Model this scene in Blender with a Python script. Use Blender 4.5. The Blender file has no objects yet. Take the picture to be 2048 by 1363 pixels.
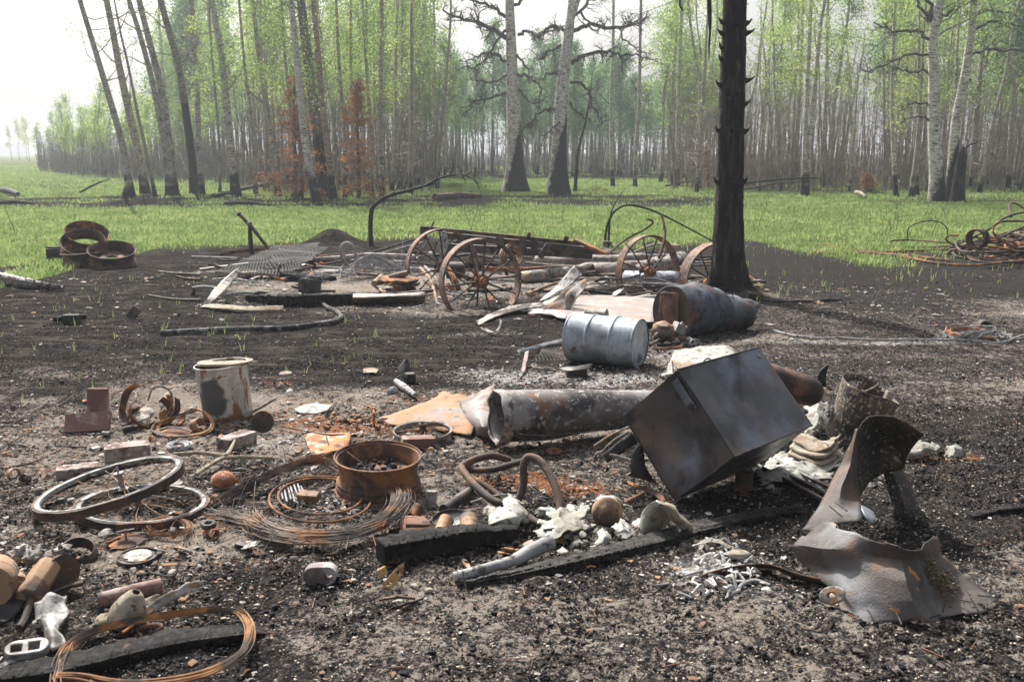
import bpy, math, random
import numpy as np
from mathutils import Vector, Matrix

sc = bpy.context.scene
COL = sc.collection
R = math.radians
rng = np.random.default_rng(7)
random.seed(7)

# ------------------------------------------------------------------ camera, light, exposure
LENS_PX, CX, CY, EYE, HORIZON = 1991.0, 1024.0, 681.5, 1.7, 303.0
PITCH = math.atan((CY - HORIZON) / LENS_PX)
cam_data = bpy.data.cameras.new("camera")
cam_data.sensor_width = 36.0
cam_data.lens = LENS_PX / 2048 * 36
cam_data.clip_start = 0.05
cam_data.clip_end = 6000
cam_data.dof.use_dof = True
cam_data.dof.focus_distance = 6.0
cam_data.dof.aperture_fstop = 7.1
cam = bpy.data.objects.new("camera", cam_data)
cam.location = (0, 0, EYE)
cam.rotation_euler = (math.pi / 2 - PITCH, 0, 0)
COL.objects.link(cam)
sc.camera = cam

SUN_AZ, SUN_EL = R(-27), R(47)          # azimuth clockwise from +Y
world = bpy.data.worlds.new("World")
sc.world = world
world.use_nodes = True
nt = world.node_tree
for n in list(nt.nodes): nt.nodes.remove(n)
sky = nt.nodes.new("ShaderNodeTexSky"); sky.sky_type = 'NISHITA'
sky.sun_disc = False; sky.sun_elevation = SUN_EL; sky.sun_rotation = SUN_AZ % (2 * math.pi)
sky.air_density = 1.0; sky.dust_density = 8.0; sky.ozone_density = 1.0
hsv = nt.nodes.new("ShaderNodeHueSaturation"); hsv.inputs['Saturation'].default_value = 0.35
bg = nt.nodes.new("ShaderNodeBackground"); bg.inputs['Strength'].default_value = 0.115
wo = nt.nodes.new("ShaderNodeOutputWorld")
nt.links.new(sky.outputs[0], hsv.inputs['Color']); nt.links.new(hsv.outputs[0], bg.inputs['Color'])
nt.links.new(bg.outputs[0], wo.inputs['Surface'])

sun_data = bpy.data.lights.new("sun", 'SUN')
sun_data.energy = 4.8; sun_data.angle = R(0.9); sun_data.color = (1.0, 0.95, 0.88)
sun = bpy.data.objects.new("sun", sun_data)
sdir = Vector((math.sin(SUN_AZ) * math.cos(SUN_EL), math.cos(SUN_AZ) * math.cos(SUN_EL), math.sin(SUN_EL)))
sun.rotation_euler = sdir.to_track_quat('Z', 'Y').to_euler()
COL.objects.link(sun)

sc.view_settings.view_transform = 'Standard'
sc.view_settings.look = 'None'
sc.view_settings.exposure = 0.75
sc.view_settings.gamma = 1.0
sc.render.engine = 'CYCLES'
sc.cycles.use_denoising = True
sc.cycles.max_bounces = 6
sc.cycles.diffuse_bounces = 3
sc.cycles.transparent_max_bounces = 8
sc.cycles.volume_bounces = 0

# ------------------------------------------------------------------ photo pixel -> world
def ray(px, py):
    u = (px - CX) / LENS_PX; v = -(py - CY) / LENS_PX
    c, s = math.cos(PITCH), math.sin(PITCH)
    return np.array([u, c + v * s, -s + v * c])
def P(px, py, z=0.0):                     # the point at height z seen at that pixel
    d = ray(px, py); t = (z - EYE) / d[2]
    return np.array([d[0] * t, d[1] * t, z])
def Q(px, py, Y):                         # the point at distance Y seen at that pixel
    d = ray(px, py); t = Y / d[1]
    return np.array([d[0] * t, Y, EYE + d[2] * t])
def D(py): return P(CX, py)[1]
def S(py, n=1.0): return n * D(py) / LENS_PX * 1.0   # metres covered by n photo pixels at ground row py

# ------------------------------------------------------------------ noise
def _h(ix, iy, iz, seed):
    h = (ix.astype(np.int64) * 374761393 + iy.astype(np.int64) * 668265263 + iz.astype(np.int64) * 2147483647 + seed * 1442695041) & 0xffffffff
    h = ((h ^ (h >> 13)) * 1274126177) & 0xffffffff
    h = ((h ^ (h >> 16)) * 2246822519) & 0xffffffff
    return ((h ^ (h >> 15)) & 0xffffff) / float(0xffffff)
def vn2(x, y, seed=0):
    x = np.asarray(x, float); y = np.asarray(y, float)
    ix = np.floor(x); iy = np.floor(y); fx = x - ix; fy = y - iy
    fx = fx * fx * (3 - 2 * fx); fy = fy * fy * (3 - 2 * fy); z = np.zeros_like(ix)
    a = _h(ix, iy, z, seed); b = _h(ix + 1, iy, z, seed); c = _h(ix, iy + 1, z, seed); d = _h(ix + 1, iy + 1, z, seed)
    return (a * (1 - fx) + b * fx) * (1 - fy) + (c * (1 - fx) + d * fx) * fy
def fbm2(x, y, seed=0, octv=4):
    s = 0; a = 0.5; t = 0
    for k in range(octv):
        s = s + a * vn2(x * 2 ** k, y * 2 ** k, seed + k * 17); t += a; a *= 0.5
    return s / t
def vn3(p, seed=0):
    i = np.floor(p); f = p - i; f = f * f * (3 - 2 * f); out = 0
    for dx in (0, 1):
        for dy in (0, 1):
            for dz in (0, 1):
                w = (f[:, 0] if dx else 1 - f[:, 0]) * (f[:, 1] if dy else 1 - f[:, 1]) * (f[:, 2] if dz else 1 - f[:, 2])
                out = out + w * _h(i[:, 0] + dx, i[:, 1] + dy, i[:, 2] + dz, seed)
    return out
def nvec(p, seed=0, octv=2):              # vector noise in -1..1
    p = np.asarray(p, float); o = np.zeros_like(p); a = 1.0
    for k in range(octv):
        for j in range(3): o[:, j] += a * (vn3(p * 2 ** k + 3.7 * k, seed + j * 31 + k * 7) * 2 - 1)
        a *= 0.5
    return o
def sstep(a, b, x):
    t = np.clip((x - a) / (b - a), 0, 1); return t * t * (3 - 2 * t)

# ------------------------------------------------------------------ mesh building
class MB:
    def __init__(s): s.v = []; s.f = []; s.n = 0
    def add(s, V, F):
        V = np.asarray(V, float).reshape(-1, 3)
        if isinstance(F, np.ndarray): s.f.append(F.astype(np.int64) + s.n)
        else:
            by = {}
            for f in F: by.setdefault(len(f), []).append(f)
            for k, fs in by.items(): s.f.append(np.array(fs, np.int64) + s.n)
        s.v.append(V); s.n += len(V); return s
    def verts(s): return np.concatenate(s.v) if s.v else np.zeros((0, 3))
    def mesh(s, name, mat, origin=(0, 0, 0), smooth=True):
        V = s.verts() - np.asarray(origin, float)
        me = bpy.data.meshes.new(name)
        loops = np.concatenate([f.ravel() for f in s.f]); tot = np.concatenate([np.full(len(f), f.shape[1]) for f in s.f])
        me.vertices.add(len(V)); me.vertices.foreach_set("co", V.astype(np.float32).ravel())
        me.loops.add(len(loops)); me.loops.foreach_set("vertex_index", loops.astype(np.int32))
        me.polygons.add(len(tot))
        me.polygons.foreach_set("loop_start", np.concatenate([[0], np.cumsum(tot)[:-1]]).astype(np.int32))
        me.polygons.foreach_set("loop_total", tot.astype(np.int32))
        me.update(calc_edges=True); me.validate()
        if smooth: me.shade_smooth()
        if mat: me.materials.append(mat)
        return me

def tag(o, label=None, cat=None, group=None, kind=None):
    if label: o["label"] = label
    if cat: o["category"] = cat
    if group: o["group"] = group
    if kind: o["kind"] = kind
    return o
def link(name, me, loc=(0, 0, 0)):
    o = bpy.data.objects.new(name, me); o.location = [float(c) for c in loc]; COL.objects.link(o); return o
def empty(name, loc, label=None, cat=None, group=None):
    o = bpy.data.objects.new(name, None); o.empty_display_size = 0.2
    o.location = [float(c) for c in loc]; COL.objects.link(o); return tag(o, label, cat, group)
def wloc(o):
    v = np.array(o.location)
    while o.parent: o = o.parent; v = v + np.array(o.location)
    return v
def finish(o, smooth, bevel, solid, angle=40):
    if solid:
        m = o.modifiers.new("thickness", 'SOLIDIFY'); m.thickness = solid; m.offset = 0
    if bevel:
        m = o.modifiers.new("bevel", 'BEVEL'); m.width = bevel; m.segments = 2; m.limit_method = 'ANGLE'; m.angle_limit = R(35)
    if smooth and angle:
        me = o.data
        try: me.set_sharp_from_angle(angle=R(angle))
        except Exception: pass
def part(name, mb, mat, parent, smooth=True, bevel=0, solid=0, angle=40, label=None):
    """a part: world-space mesh moved into the frame of its thing"""
    w = wloc(parent); o = link(name, mb.mesh(name, mat, w, smooth)); o.parent = parent
    finish(o, smooth, bevel, solid, angle)
    if label: o["label"] = label
    return o
def thing(name, mb, mat, label, cat, group=None, smooth=True, bevel=0, solid=0, angle=40, loc=None):
    """a thing that is one mesh"""
    V = mb.verts()
    if loc is None: loc = (V[:, 0].mean(), V[:, 1].mean(), V[:, 2].min())
    o = link(name, mb.mesh(name, mat, loc, smooth), loc); finish(o, smooth, bevel, solid, angle)
    return tag(o, label, cat, group)
def copy_tree(o, parent=None):
    c = o.copy(); COL.objects.link(c)
    if parent: c.parent = parent
    for ch in o.children: copy_tree(ch, c)
    return c

def unit(v): v = np.asarray(v, float); return v / (np.linalg.norm(v) + 1e-12)
def frame(z, x=None):                     # 3x3 with columns x, y, z
    z = unit(z)
    x = np.array([1., 0, 0]) if x is None else np.asarray(x, float)
    if abs(np.dot(unit(x), z)) > 0.98: x = np.array([0., 1, 0])
    x = unit(x - z * np.dot(x, z)); return np.stack([x, np.cross(z, x), z], 1)
def smoothpath(pts, n):                   # Catmull-Rom through the points, n samples a span
    p = np.asarray(pts, float)
    if len(p) < 3: 
        t = np.linspace(0, 1, n + 1)[:, None]; return p[0] * (1 - t) + p[1] * t
    q = np.concatenate([[2 * p[0] - p[1]], p, [2 * p[-1] - p[-2]]]); out = []
    for i in range(len(p) - 1):
        t = np.linspace(0, 1, n, endpoint=False)[:, None]; a, b, c, d = q[i:i + 4]
        out.append(0.5 * (2 * b + (c - a) * t + (2 * a - 5 * b + 4 * c - d) * t ** 2 + (3 * b - a - 3 * c + d) * t ** 3))
    return np.concatenate(out + [p[-1:]])
def tube(mb, pts, r, n=8, cap=True, closed=False, flat=None):
    p = np.asarray(pts, float); m = len(p)
    r = np.interp(np.linspace(0, 1, m), np.linspace(0, 1, len(r)), r) if np.ndim(r) else np.full(m, float(r))
    if closed: t = np.roll(p, -1, 0) - np.roll(p, 1, 0)
    else: t = np.gradient(p, axis=0)
    t /= (np.linalg.norm(t, axis=1, keepdims=True) + 1e-12)
    nx = np.zeros_like(p); nx[0] = frame(t[0], (0.3, 0.2, 1))[:, 0]
    for i in range(1, m):
        v = nx[i - 1] - t[i] * np.dot(nx[i - 1], t[i]); nx[i] = v / (np.linalg.norm(v) + 1e-12)
    ny = np.cross(t, nx)
    a = np.arange(n) * 2 * math.pi / n
    ca, sa = np.cos(a), np.sin(a)
    if flat is not None: sa = sa * flat
    V = p[:, None] + r[:, None, None] * (ca[None, :, None] * nx[:, None] + sa[None, :, None] * ny[:, None])
    k = m if closed else m - 1
    i = np.arange(k)[:, None] * n; j = np.arange(n)[None]; j2 = (j + 1) % n; i2 = (i + n) % (m * n)
    F = np.stack([i + j, i + j2, i2 + j2, i2 + j], -1).reshape(-1, 4)
    mb.add(V, F)
    if cap and not closed and n >= 3:
        b = mb.n - m * n
        mb.f.append(np.array([list(range(b + n - 1, b - 1, -1))], np.int64)); mb.f.append(np.array([list(range(b + (m - 1) * n, b + m * n))], np.int64))
    return mb
def lathe(mb, prof, n=32, o=(0, 0, 0), M=None, a0=0.0, a1=None, wob=None, closed=False):
    """profile of (radius, height) spun about the z axis of M, at o"""
    full = a1 is None; prof = np.asarray(prof, float); m = len(prof)
    a = np.linspace(0, 2 * math.pi, n, endpoint=False) if full else np.linspace(a0, a1, n)
    V = np.stack([prof[:, None, 0] * np.cos(a), prof[:, None, 0] * np.sin(a), np.repeat(prof[:, 1:2], n, 1)], -1).reshape(-1, 3)
    if wob: V = wob(V)
    M = np.eye(3) if M is None else M
    V = V @ np.asarray(M).T + np.asarray(o, float)
    kk = m if closed else m - 1
    i = np.arange(kk)[:, None] * n; i2 = (i + n) % (m * n)
    j = np.arange(n if full else n - 1)[None]; j2 = (j + 1) % n
    F = np.stack([i + j, i + j2, i2 + j2, i2 + j], -1).reshape(-1, 4)
    return mb.add(V, F)
BOXF = np.array([[0, 3, 2, 1], [4, 5, 6, 7], [0, 1, 5, 4], [1, 2, 6, 5], [2, 3, 7, 6], [3, 0, 4, 7]])
def box(mb, c, size, M=None, taper=1.0):
    sx, sy, sz = np.asarray(size, float) / 2
    V = np.array([[-sx, -sy, -sz], [sx, -sy, -sz], [sx, sy, -sz], [-sx, sy, -sz],
                  [-sx * taper, -sy * taper, sz], [sx * taper, -sy * taper, sz], [sx * taper, sy * taper, sz], [-sx * taper, sy * taper, sz]])
    M = np.eye(3) if M is None else np.asarray(M)
    return mb.add(V @ M.T + np.asarray(c, float), BOXF)
def rotz(a): c, s = math.cos(a), math.sin(a); return np.array([[c, -s, 0], [s, c, 0], [0, 0, 1.]])
def rotx(a): c, s = math.cos(a), math.sin(a); return np.array([[1., 0, 0], [0, c, -s], [0, s, c]])
def roty(a): c, s = math.cos(a), math.sin(a); return np.array([[c, 0, s], [0, 1., 0], [-s, 0, c]])
def axes(p, q, up=(0, 0, 1)):             # x along p->q, z near up
    x = unit(np.asarray(q) - np.asarray(p)); z = unit(np.asarray(up, float) - x * np.dot(up, x)); return np.stack([x, np.cross(z, x), z], 1)
def sheet(mb, ctrl, res=6, crumple=0.0, cs=6.0, seed=0, hard=0.0, ragged=0.0):
    """a bent sheet through a grid of control points"""
    g = np.asarray(ctrl, float)
    gh_ = None
    if hard:
        def up(a):
            t = np.linspace(0, len(a) - 1, (len(a) - 1) * res + 1); i = np.minimum(t.astype(int), len(a) - 2); f = (t - i).reshape(-1, *([1] * (a.ndim - 1)))
            return a[i] * (1 - f) + a[i + 1] * f
        gh_ = up(g); gh_ = up(gh_.transpose(1, 0, 2)).transpose(1, 0, 2)
    if hard is not True:
        g = np.stack([smoothpath(g[:, j], res) for j in range(g.shape[1])], 1)
        g = np.stack([smoothpath(g[i], res) for i in range(g.shape[0])], 0)
        if hard: g = g * (1 - hard) + gh_ * hard
    else: g = gh_
    m, n = g.shape[:2]; V = g.reshape(-1, 3)
    if crumple:
        a_ = nvec(V * cs, seed, 2); b_ = 1 - 2.2 * np.abs(nvec(V * cs * .8, seed + 77, 2)); V = V + (a_ * .45 + b_ * .75) * crumple
    i = np.arange(m - 1)[:, None] * n; j = np.arange(n - 1)[None]
    F = np.stack([i + j, i + j + 1, i + n + j + 1, i + n + j], -1).reshape(-1, 4)
    if ragged:                             # torn edge: faces near the rim are dropped by noise
        a_, b_ = np.meshgrid((np.arange(m - 1) + .5) / (m - 1), (np.arange(n - 1) + .5) / (n - 1), indexing='ij')
        e_ = np.minimum(np.minimum(a_, 1 - a_), np.minimum(b_, 1 - b_)).ravel(); F = F[e_ > ragged * vn2(a_.ravel() * 9, b_.ravel() * 9, seed + 5) ** 1.5]
    return mb.add(V, F)
_ico = {}
def ico(k):
    if k not in _ico:
        import bmesh
        bm = bmesh.new(); bmesh.ops.create_icosphere(bm, subdivisions=k, radius=1.0)
        bm.verts.ensure_lookup_table()
        _ico[k] = (np.array([v.co[:] for v in bm.verts]), np.array([[v.index for v in f.verts] for f in bm.faces])); bm.free()
    return _ico[k]
def lump(mb, c, r, k=3, amp=0.25, fs=2.0, seed=0, M=None):
    V, F = ico(k); r = np.asarray(r, float) * np.ones(3)
    W = V * (1 + amp * (vn3(V * fs + seed * 5.3 + 20, seed) * 2 - 1 + 0.5 * (vn3(V * fs * 2.7 + seed * 3.1 + 20, seed + 9) * 2 - 1))[:, None]) * r
    if M is not None: W = W @ np.asarray(M).T
    return mb.add(W + np.asarray(c, float), F)
def plate(mb, outline, holes, th, M, o):
    """flat plate with holes: outline and holes are lists of (x, y); filled in 2-D, then given thickness"""
    import bmesh
    bm = bmesh.new(); es = []
    for loop in [outline] + list(holes):
        vs = [bm.verts.new((x, y, 0)) for x, y in loop]
        es += [bm.edges.new((vs[i], vs[(i + 1) % len(vs)])) for i in range(len(vs))]
    bmesh.ops.triangle_fill(bm, use_beauty=True, use_dissolve=False, edges=es)
    r = bmesh.ops.extrude_face_region(bm, geom=bm.faces[:])
    for v in [g for g in r['geom'] if isinstance(g, bmesh.types.BMVert)]: v.co.z += th
    bm.normal_update(); bm.verts.ensure_lookup_table(); bm.verts.index_update()
    V = np.array([v.co[:] for v in bm.verts]); F = [tuple(v.index for v in f.verts) for f in bm.faces]; bm.free()
    return mb.add(V @ np.asarray(M).T + np.asarray(o, float), F)
def circ(x, y, r, n=14, sy=1.0): return [(x + r * math.cos(2 * math.pi * i / n), y + r * sy * math.sin(2 * math.pi * i / n)) for i in range(n)]
def sticks(mb, A, B, r0, r1=None, n=3):   # many straight sticks at once
    A = np.asarray(A, float); B = np.asarray(B, float); N = len(A)
    r0 = np.broadcast_to(np.asarray(r0, float), (N,)); r1 = r0 if r1 is None else np.broadcast_to(np.asarray(r1, float), (N,))
    t = B - A; t = t / (np.linalg.norm(t, axis=1, keepdims=True) + 1e-9)
    up = np.where(np.abs(t[:, 2:3]) > 0.9, np.array([[1., 0, 0]]), np.array([[0., 0, 1]]))
    x = np.cross(t, up); x /= np.linalg.norm(x, axis=1, keepdims=True); y = np.cross(t, x)
    a = np.arange(n) * 2 * math.pi / n
    ring = np.cos(a)[None, :, None] * x[:, None] + np.sin(a)[None, :, None] * y[:, None]
    V = np.concatenate([A[:, None] + ring * r0[:, None, None], B[:, None] + ring * r1[:, None, None]], 1).reshape(-1, 3)
    b = (np.arange(N) * 2 * n)[:, None, None]; j = np.arange(n)
    f = np.stack([j, (j + 1) % n, (j + 1) % n + n, j + n], -1)[None]
    mb.add(V, (b + f).reshape(-1, 4)); return mb
def leaves(mb, C, size, rg, up=0.0):      # many small leaf-shaped quads
    N = len(C); size = np.broadcast_to(np.asarray(size, float), (N,))
    d = rg.normal(size=(N, 3)); d[:, 2] += up; d /= np.linalg.norm(d, axis=1, keepdims=True)
    e = rg.normal(size=(N, 3)); e = np.cross(d, e); e /= np.linalg.norm(e, axis=1, keepdims=True)
    s = size[:, None]
    V = np.stack([C - d * s * 0.5, C + e * s * 0.32, C + d * s * 0.5, C - e * s * 0.32], 1).reshape(-1, 3)
    mb.add(V, np.arange(N * 4).reshape(-1, 4)); return mb

# ------------------------------------------------------------------ materials
def M_(name, base, layers=(), rough=0.85, metal=0.0, bump=0.0, bscale=40.0, rlayer=None, coord='Object', spec=0.5, trans=None):
    """base colour, then layers (colour, noise scale, low, high[, detail[, stretch xyz]]) mixed over it by procedural noise"""
    m = bpy.data.materials.new(name); m.use_nodes = True; t = m.node_tree; L = t.links
    b = t.nodes["Principled BSDF"]
    tc = t.nodes.new("ShaderNodeTexCoord")
    inf = t.nodes.new("ShaderNodeObjectInfo")
    off = t.nodes.new("ShaderNodeVectorMath"); off.operation = 'ADD'
    L.new(tc.outputs[coord], off.inputs[0])
    mul = t.nodes.new("ShaderNodeMath"); mul.operation = 'MULTIPLY'; mul.inputs[1].default_value = 37.0
    L.new(inf.outputs['Random'], mul.inputs[0]); L.new(mul.outputs[0], off.inputs[1])
    def noise(scale, detail=5.0, stretch=None, ro=0.6):
        src = off.outputs[0]
        if stretch:
            mp = t.nodes.new("ShaderNodeMapping"); mp.inputs['Scale'].default_value = stretch; L.new(src, mp.inputs[0]); src = mp.outputs[0]
        n = t.nodes.new("ShaderNodeTexNoise"); n.inputs['Scale'].default_value = scale; n.inputs['Detail'].default_value = detail
        n.inputs['Roughness'].default_value = ro; L.new(src, n.inputs['Vector'])
        g_ = t.nodes.new("ShaderNodeMath"); g_.operation = 'MULTIPLY_ADD'; g_.inputs[1].default_value = 1.9; g_.inputs[2].default_value = -.45
        L.new(n.outputs['Fac'], g_.inputs[0]); return g_.outputs[0]
    def mask(sock, lo, hi):
        r = t.nodes.new("ShaderNodeMapRange"); r.inputs['From Min'].default_value = lo; r.inputs['From Max'].default_value = hi
        L.new(sock, r.inputs['Value']); return r.outputs[0]
    def mix(fac, a, c):
        x = t.nodes.new("ShaderNodeMix"); x.data_type = 'RGBA'
        L.new(fac, x.inputs[0])
        if isinstance(a, tuple): x.inputs[6].default_value = a
        else: L.new(a, x.inputs[6])
        x.inputs[7].default_value = (*c, 1) if len(c) == 3 else c
        return x.outputs[2]
    cur = (*base, 1)
    for ly in layers:
        c, s, lo, hi = ly[:4]; det = ly[4] if len(ly) > 4 else 6.0; st = ly[5] if len(ly) > 5 else None
        cur = mix(mask(noise(s, det, st), lo, hi), cur, c)
    if isinstance(cur, tuple): b.inputs['Base Color'].default_value = cur
    else: L.new(cur, b.inputs['Base Color'])
    b.inputs['Roughness'].default_value = rough; b.inputs['Metallic'].default_value = metal
    b.inputs['Specular IOR Level'].default_value = spec
    if rlayer:
        s, lo, hi = rlayer
        r = t.nodes.new("ShaderNodeMapRange"); r.inputs['To Min'].default_value = lo; r.inputs['To Max'].default_value = hi
        r.inputs['From Min'].default_value = 0.3; r.inputs['From Max'].default_value = 0.7
        L.new(noise(s), r.inputs['Value']); L.new(r.outputs[0], b.inputs['Roughness'])
    if bump:
        bp = t.nodes.new("ShaderNodeBump"); bp.inputs['Strength'].default_value = bump; bp.inputs['Distance'].default_value = 0.01
        L.new(noise(bscale, 8.0, None, 0.7), bp.inputs['Height']); L.new(bp.outputs[0], b.inputs['Normal'])
    if trans:                              # thin leaf: light passes through
        tr = t.nodes.new("ShaderNodeBsdfTranslucent"); ms = t.nodes.new("ShaderNodeMixShader"); ms.inputs[0].default_value = trans
        if isinstance(cur, tuple): tr.inputs[0].default_value = cur
        else: L.new(cur, tr.inputs[0])
        out = t.nodes["Material Output"]
        L.new(b.outputs[0], ms.inputs[1]); L.new(tr.outputs[0], ms.inputs[2]); L.new(ms.outputs[0], out.inputs[0])
    m["cur"] = 1
    return m
# ================================================================== GROUND
EDGE = np.array([P(x, y)[:2] for x, y in [(-600, 640), (-200, 600), (0, 578), (60, 556), (110, 522), (300, 500), (450, 492), (620, 482), (900, 470), (1200, 490), (1500, 482), (1640, 512), (1760, 532), (1850, 512), (2048, 492), (2500, 480)]])
EDGE = EDGE[np.argsort(EDGE[:, 0])]
def blob(x, y, px, py, rx, ry, seed=1, soft=0.5):
    c = P(px, py); s = max(rx, ry)
    wx = x + (vn2(x * 2.2 / s ** .5, y * 2.2 / s ** .5, seed) - .5) * rx * 1.1; wy = y + (vn2(x * 2.2 / s ** .5, y * 2.2 / s ** .5, seed + 50) - .5) * ry * 1.1
    q = ((wx - c[0]) / rx) ** 2 + ((wy - c[1]) / ry) ** 2
    return 1 - sstep(1 - soft, 1 + soft, np.sqrt(q))
def zones(x, y):
    """char, ash, rust, grass, rough: what the ground is made of at each place"""
    w = (fbm2(x * 0.9, y * 0.9, 3) - .5)
    w2 = (fbm2(x * 4, y * 4, 5) - .5)
    edge = np.interp(x, EDGE[:, 0], EDGE[:, 1])
    g = sstep(-0.9, 1.5, y - edge + w * 3.0 + w2 * 1.6)
    # strips burnt bare inside the meadow and under the trees
    bare = sstep(29.5, 32.5, y + w * 3) * (1 - sstep(38.5, 41.5, y + w * 3)) * (1 - sstep(6, 9, x + w * 4))
    bare = np.maximum(bare, sstep(33, 35, y + w * 3) * (1 - sstep(37, 40, y + w * 4)) * sstep(12, 15, x) * .75)
    bare = np.maximum(bare, sstep(39, 43, y + w * 4) * sstep(9, 12, x + w * 3) * .85)
    bare = np.maximum(bare, sstep(60, 66, y + w * 6) * sstep(-17, -13, x + w * 3))
    bare = np.maximum(bare, sstep(40, 44, y + w * 6) * sstep(-24, -20, x + y * .32 - 12) * (1 - sstep(-8, -4, x)) * .55)
    bare = np.maximum(bare, blob(x, y, 2010, 480, 3.4, 1.0, 4) * .8)
    bare = bare * (.45 + .55 * sstep(.30, .48, fbm2(x * .55, y * .8, 97, 4)))
    g = g * (1 - bare)
    char = 0.595 + w * 0.45 + w2 * 0.35
    dark = sstep(6.2, 7.9, y + w * 2.2 + w2 * 1.3 + .10 * x) * (1 - sstep(0.1, 1.3, x + w * 1.2))     # smooth black ground on the left
    for k, (a, c2, rx, ry) in enumerate([(660, 575, 1.1, .9), (820, 560, 1.6, 1.2), (1000, 570, 1.8, 1.4), (1230, 560, 2.0, 1.5), (900, 620, 1.2, .5), (560, 570, .8, .6)]): dark = dark * (1 - .9 * blob(x, y, a, c2, rx, ry, 110 + k, .6))
    char = char + dark * 0.5
    right = sstep(1.6, 2.6, x + w) * sstep(5.4, 6.5, y + w)
    char = char + right * 0.10 + right * (fbm2(x * .7, y * 2.4, 91) - .5) * .5 + right * sstep(10.5, 13.5, y + w * 2) * 0.42
    char = char + blob(x, y, 1900, 900, 1.2, 1.5, 8) * .26 + blob(x, y, 1950, 1200, .7, .9, 9) * .14 + blob(x, y, 1450, 1020, .9, .22, 10) * .35
    char = char + blob(x, y, 560, 1160, .35, .3, 12) * .25 + blob(x, y, 250, 1330, .6, .2, 12) * .3 + blob(x, y, 1300, 1150, .5, .2, 12) * .2 + blob(x, y, 450, 1000, .5, .25, 13) * .15 + blob(x, y, 1050, 960, .4, .25, 14) * .2
    char = char - blob(x, y, 330, 870, 1.1, .8, 15) * .22 - blob(x, y, 420, 1080, .45, .3, 16) * .25 - blob(x, y, 500, 780, .8, .5, 17) * .2 - blob(x, y, 1150, 850, .5, .5, 18) * .12 - blob(x, y, 1150, 1230, .8, .3, 19) * .10
    char = char - blob(x, y, 700, 560, 2.0, 1.2, 23) * .32 - blob(x, y, 1100, 560, 2.4, 1.6, 24) * .28 - blob(x, y, 800, 620, 1.3, .5, 25) * .18
    char = char - blob(x, y, 210, 655, 1.0, .16, 26) * .28 - blob(x, y, 385, 650, .35, .12, 27) * .35 - blob(x, y, 90, 790, .7, .3, 28) * .25
    char = np.maximum(char, bare * 1.0)
    ash = 0.0 * x
    for k, (a, b, rx, ry, s) in enumerate([(1040, 755, .45, .35, .75), (1200, 760, .7, .3, .8), (1270, 790, .3, .2, .6), (740, 800, .5, .3, .25), (560, 880, .25, .2, .6), (560, 1000, .3, .2, .5), (730, 1000, .25, .15, .6),
                                            (60, 880, .3, .15, .5), (300, 920, .2, .1, .5), (1000, 880, .25, .2, .3), (900, 990, .3, .15, .5), (1440, 1130, .22, .14, .9), (1480, 1190, .25, .12, .6), (1330, 720, .4, .4, .6),
                                            (1620, 850, .4, .3, .7), (1700, 950, .4, .2, .6), (700, 600, 1.6, .5, .55), (640, 560, 1.5, .7, .5), (900, 590, 1.2, .7, .6), (1150, 570, 1.6, .8, .55), (470, 545, .5, .2, .95), (660, 540, .5, .15, .8),
                                            (1750, 683, 1.6, .12, .7), (1960, 670, .5, .25, .85), (1700, 740, 1.5, .5, .3), (1850, 620, 2.0, 1.0, .25), (1650, 580, .8, .6, .3), (980, 665, .4, .15, .5), (160, 560, .4, .2, .25), (380, 525, .4, .12, .5)]):
        ash = np.maximum(ash, blob(x, y, a, b, rx, ry, 60 + k, .7) * s)
    rust = 0.0 * x
    for k, (a, b, rx, ry, s) in enumerate([(420, 860, 1.5, 1.0, .34), (400, 1080, .9, .5, .30), (800, 850, .8, .5, .34), (560, 830, .5, .5, .55), (700, 850, .5, .3, .8), (880, 800, .4, .3, .5), (1080, 960, .35, .2, .9), (960, 870, .3, .2, .4), (130, 830, .4, .3, .35), (300, 860, .5, .25, .3), (540, 760, .3, .2, .5),
                                            (1080, 790, .3, .3, .35), (440, 1060, .35, .2, .45), (620, 900, .3, .2, .5), (960, 600, .7, .3, .4), (1900, 915, .3, .07, .8), (740, 1080, .4, .2, .3), (150, 950, .3, .15, .4), (1200, 980, .2, .1, .6)]):
        rust = np.maximum(rust, blob(x, y, a, b, rx, ry, 90 + k, .7) * s)
    rough = np.clip(1.0 - dark * .75 - right * .55 * sstep(6, 8, y), .15, 1) * (1 - sstep(9, 16, y) * .6)
    return np.clip(char, 0, 1.2), ash, rust, g, rough, dark
MOUND = [(*P(665, 488)[:2], .72, .30), (*P(1740, 388)[:2], 1.0, .15), (*P(1190, 386)[:2], 1.1, .30), (*P(1460, 586)[:2], .9, .10), (*P(910, 376)[:2], .8, .25)]
def gh(x, y):
    x = np.asarray(x, float); y = np.asarray(y, float)
    h = (fbm2(x * .8, y * .8, 40, 2) - .5) * .05
    for a, b, r, hh in MOUND: h = h + hh * np.exp(-((x - a) ** 2 + (y - b) ** 2) / (r * r * .35))
    return h
def g0(p): return float(gh(np.array([p[0]]), np.array([p[1]]))[0])
def G(px, py, dz=0.0):                    # the point on the ground seen near that pixel, dz above it
    p = P(px, py, dz); return p + np.array([0, 0, g0(p)])

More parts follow.
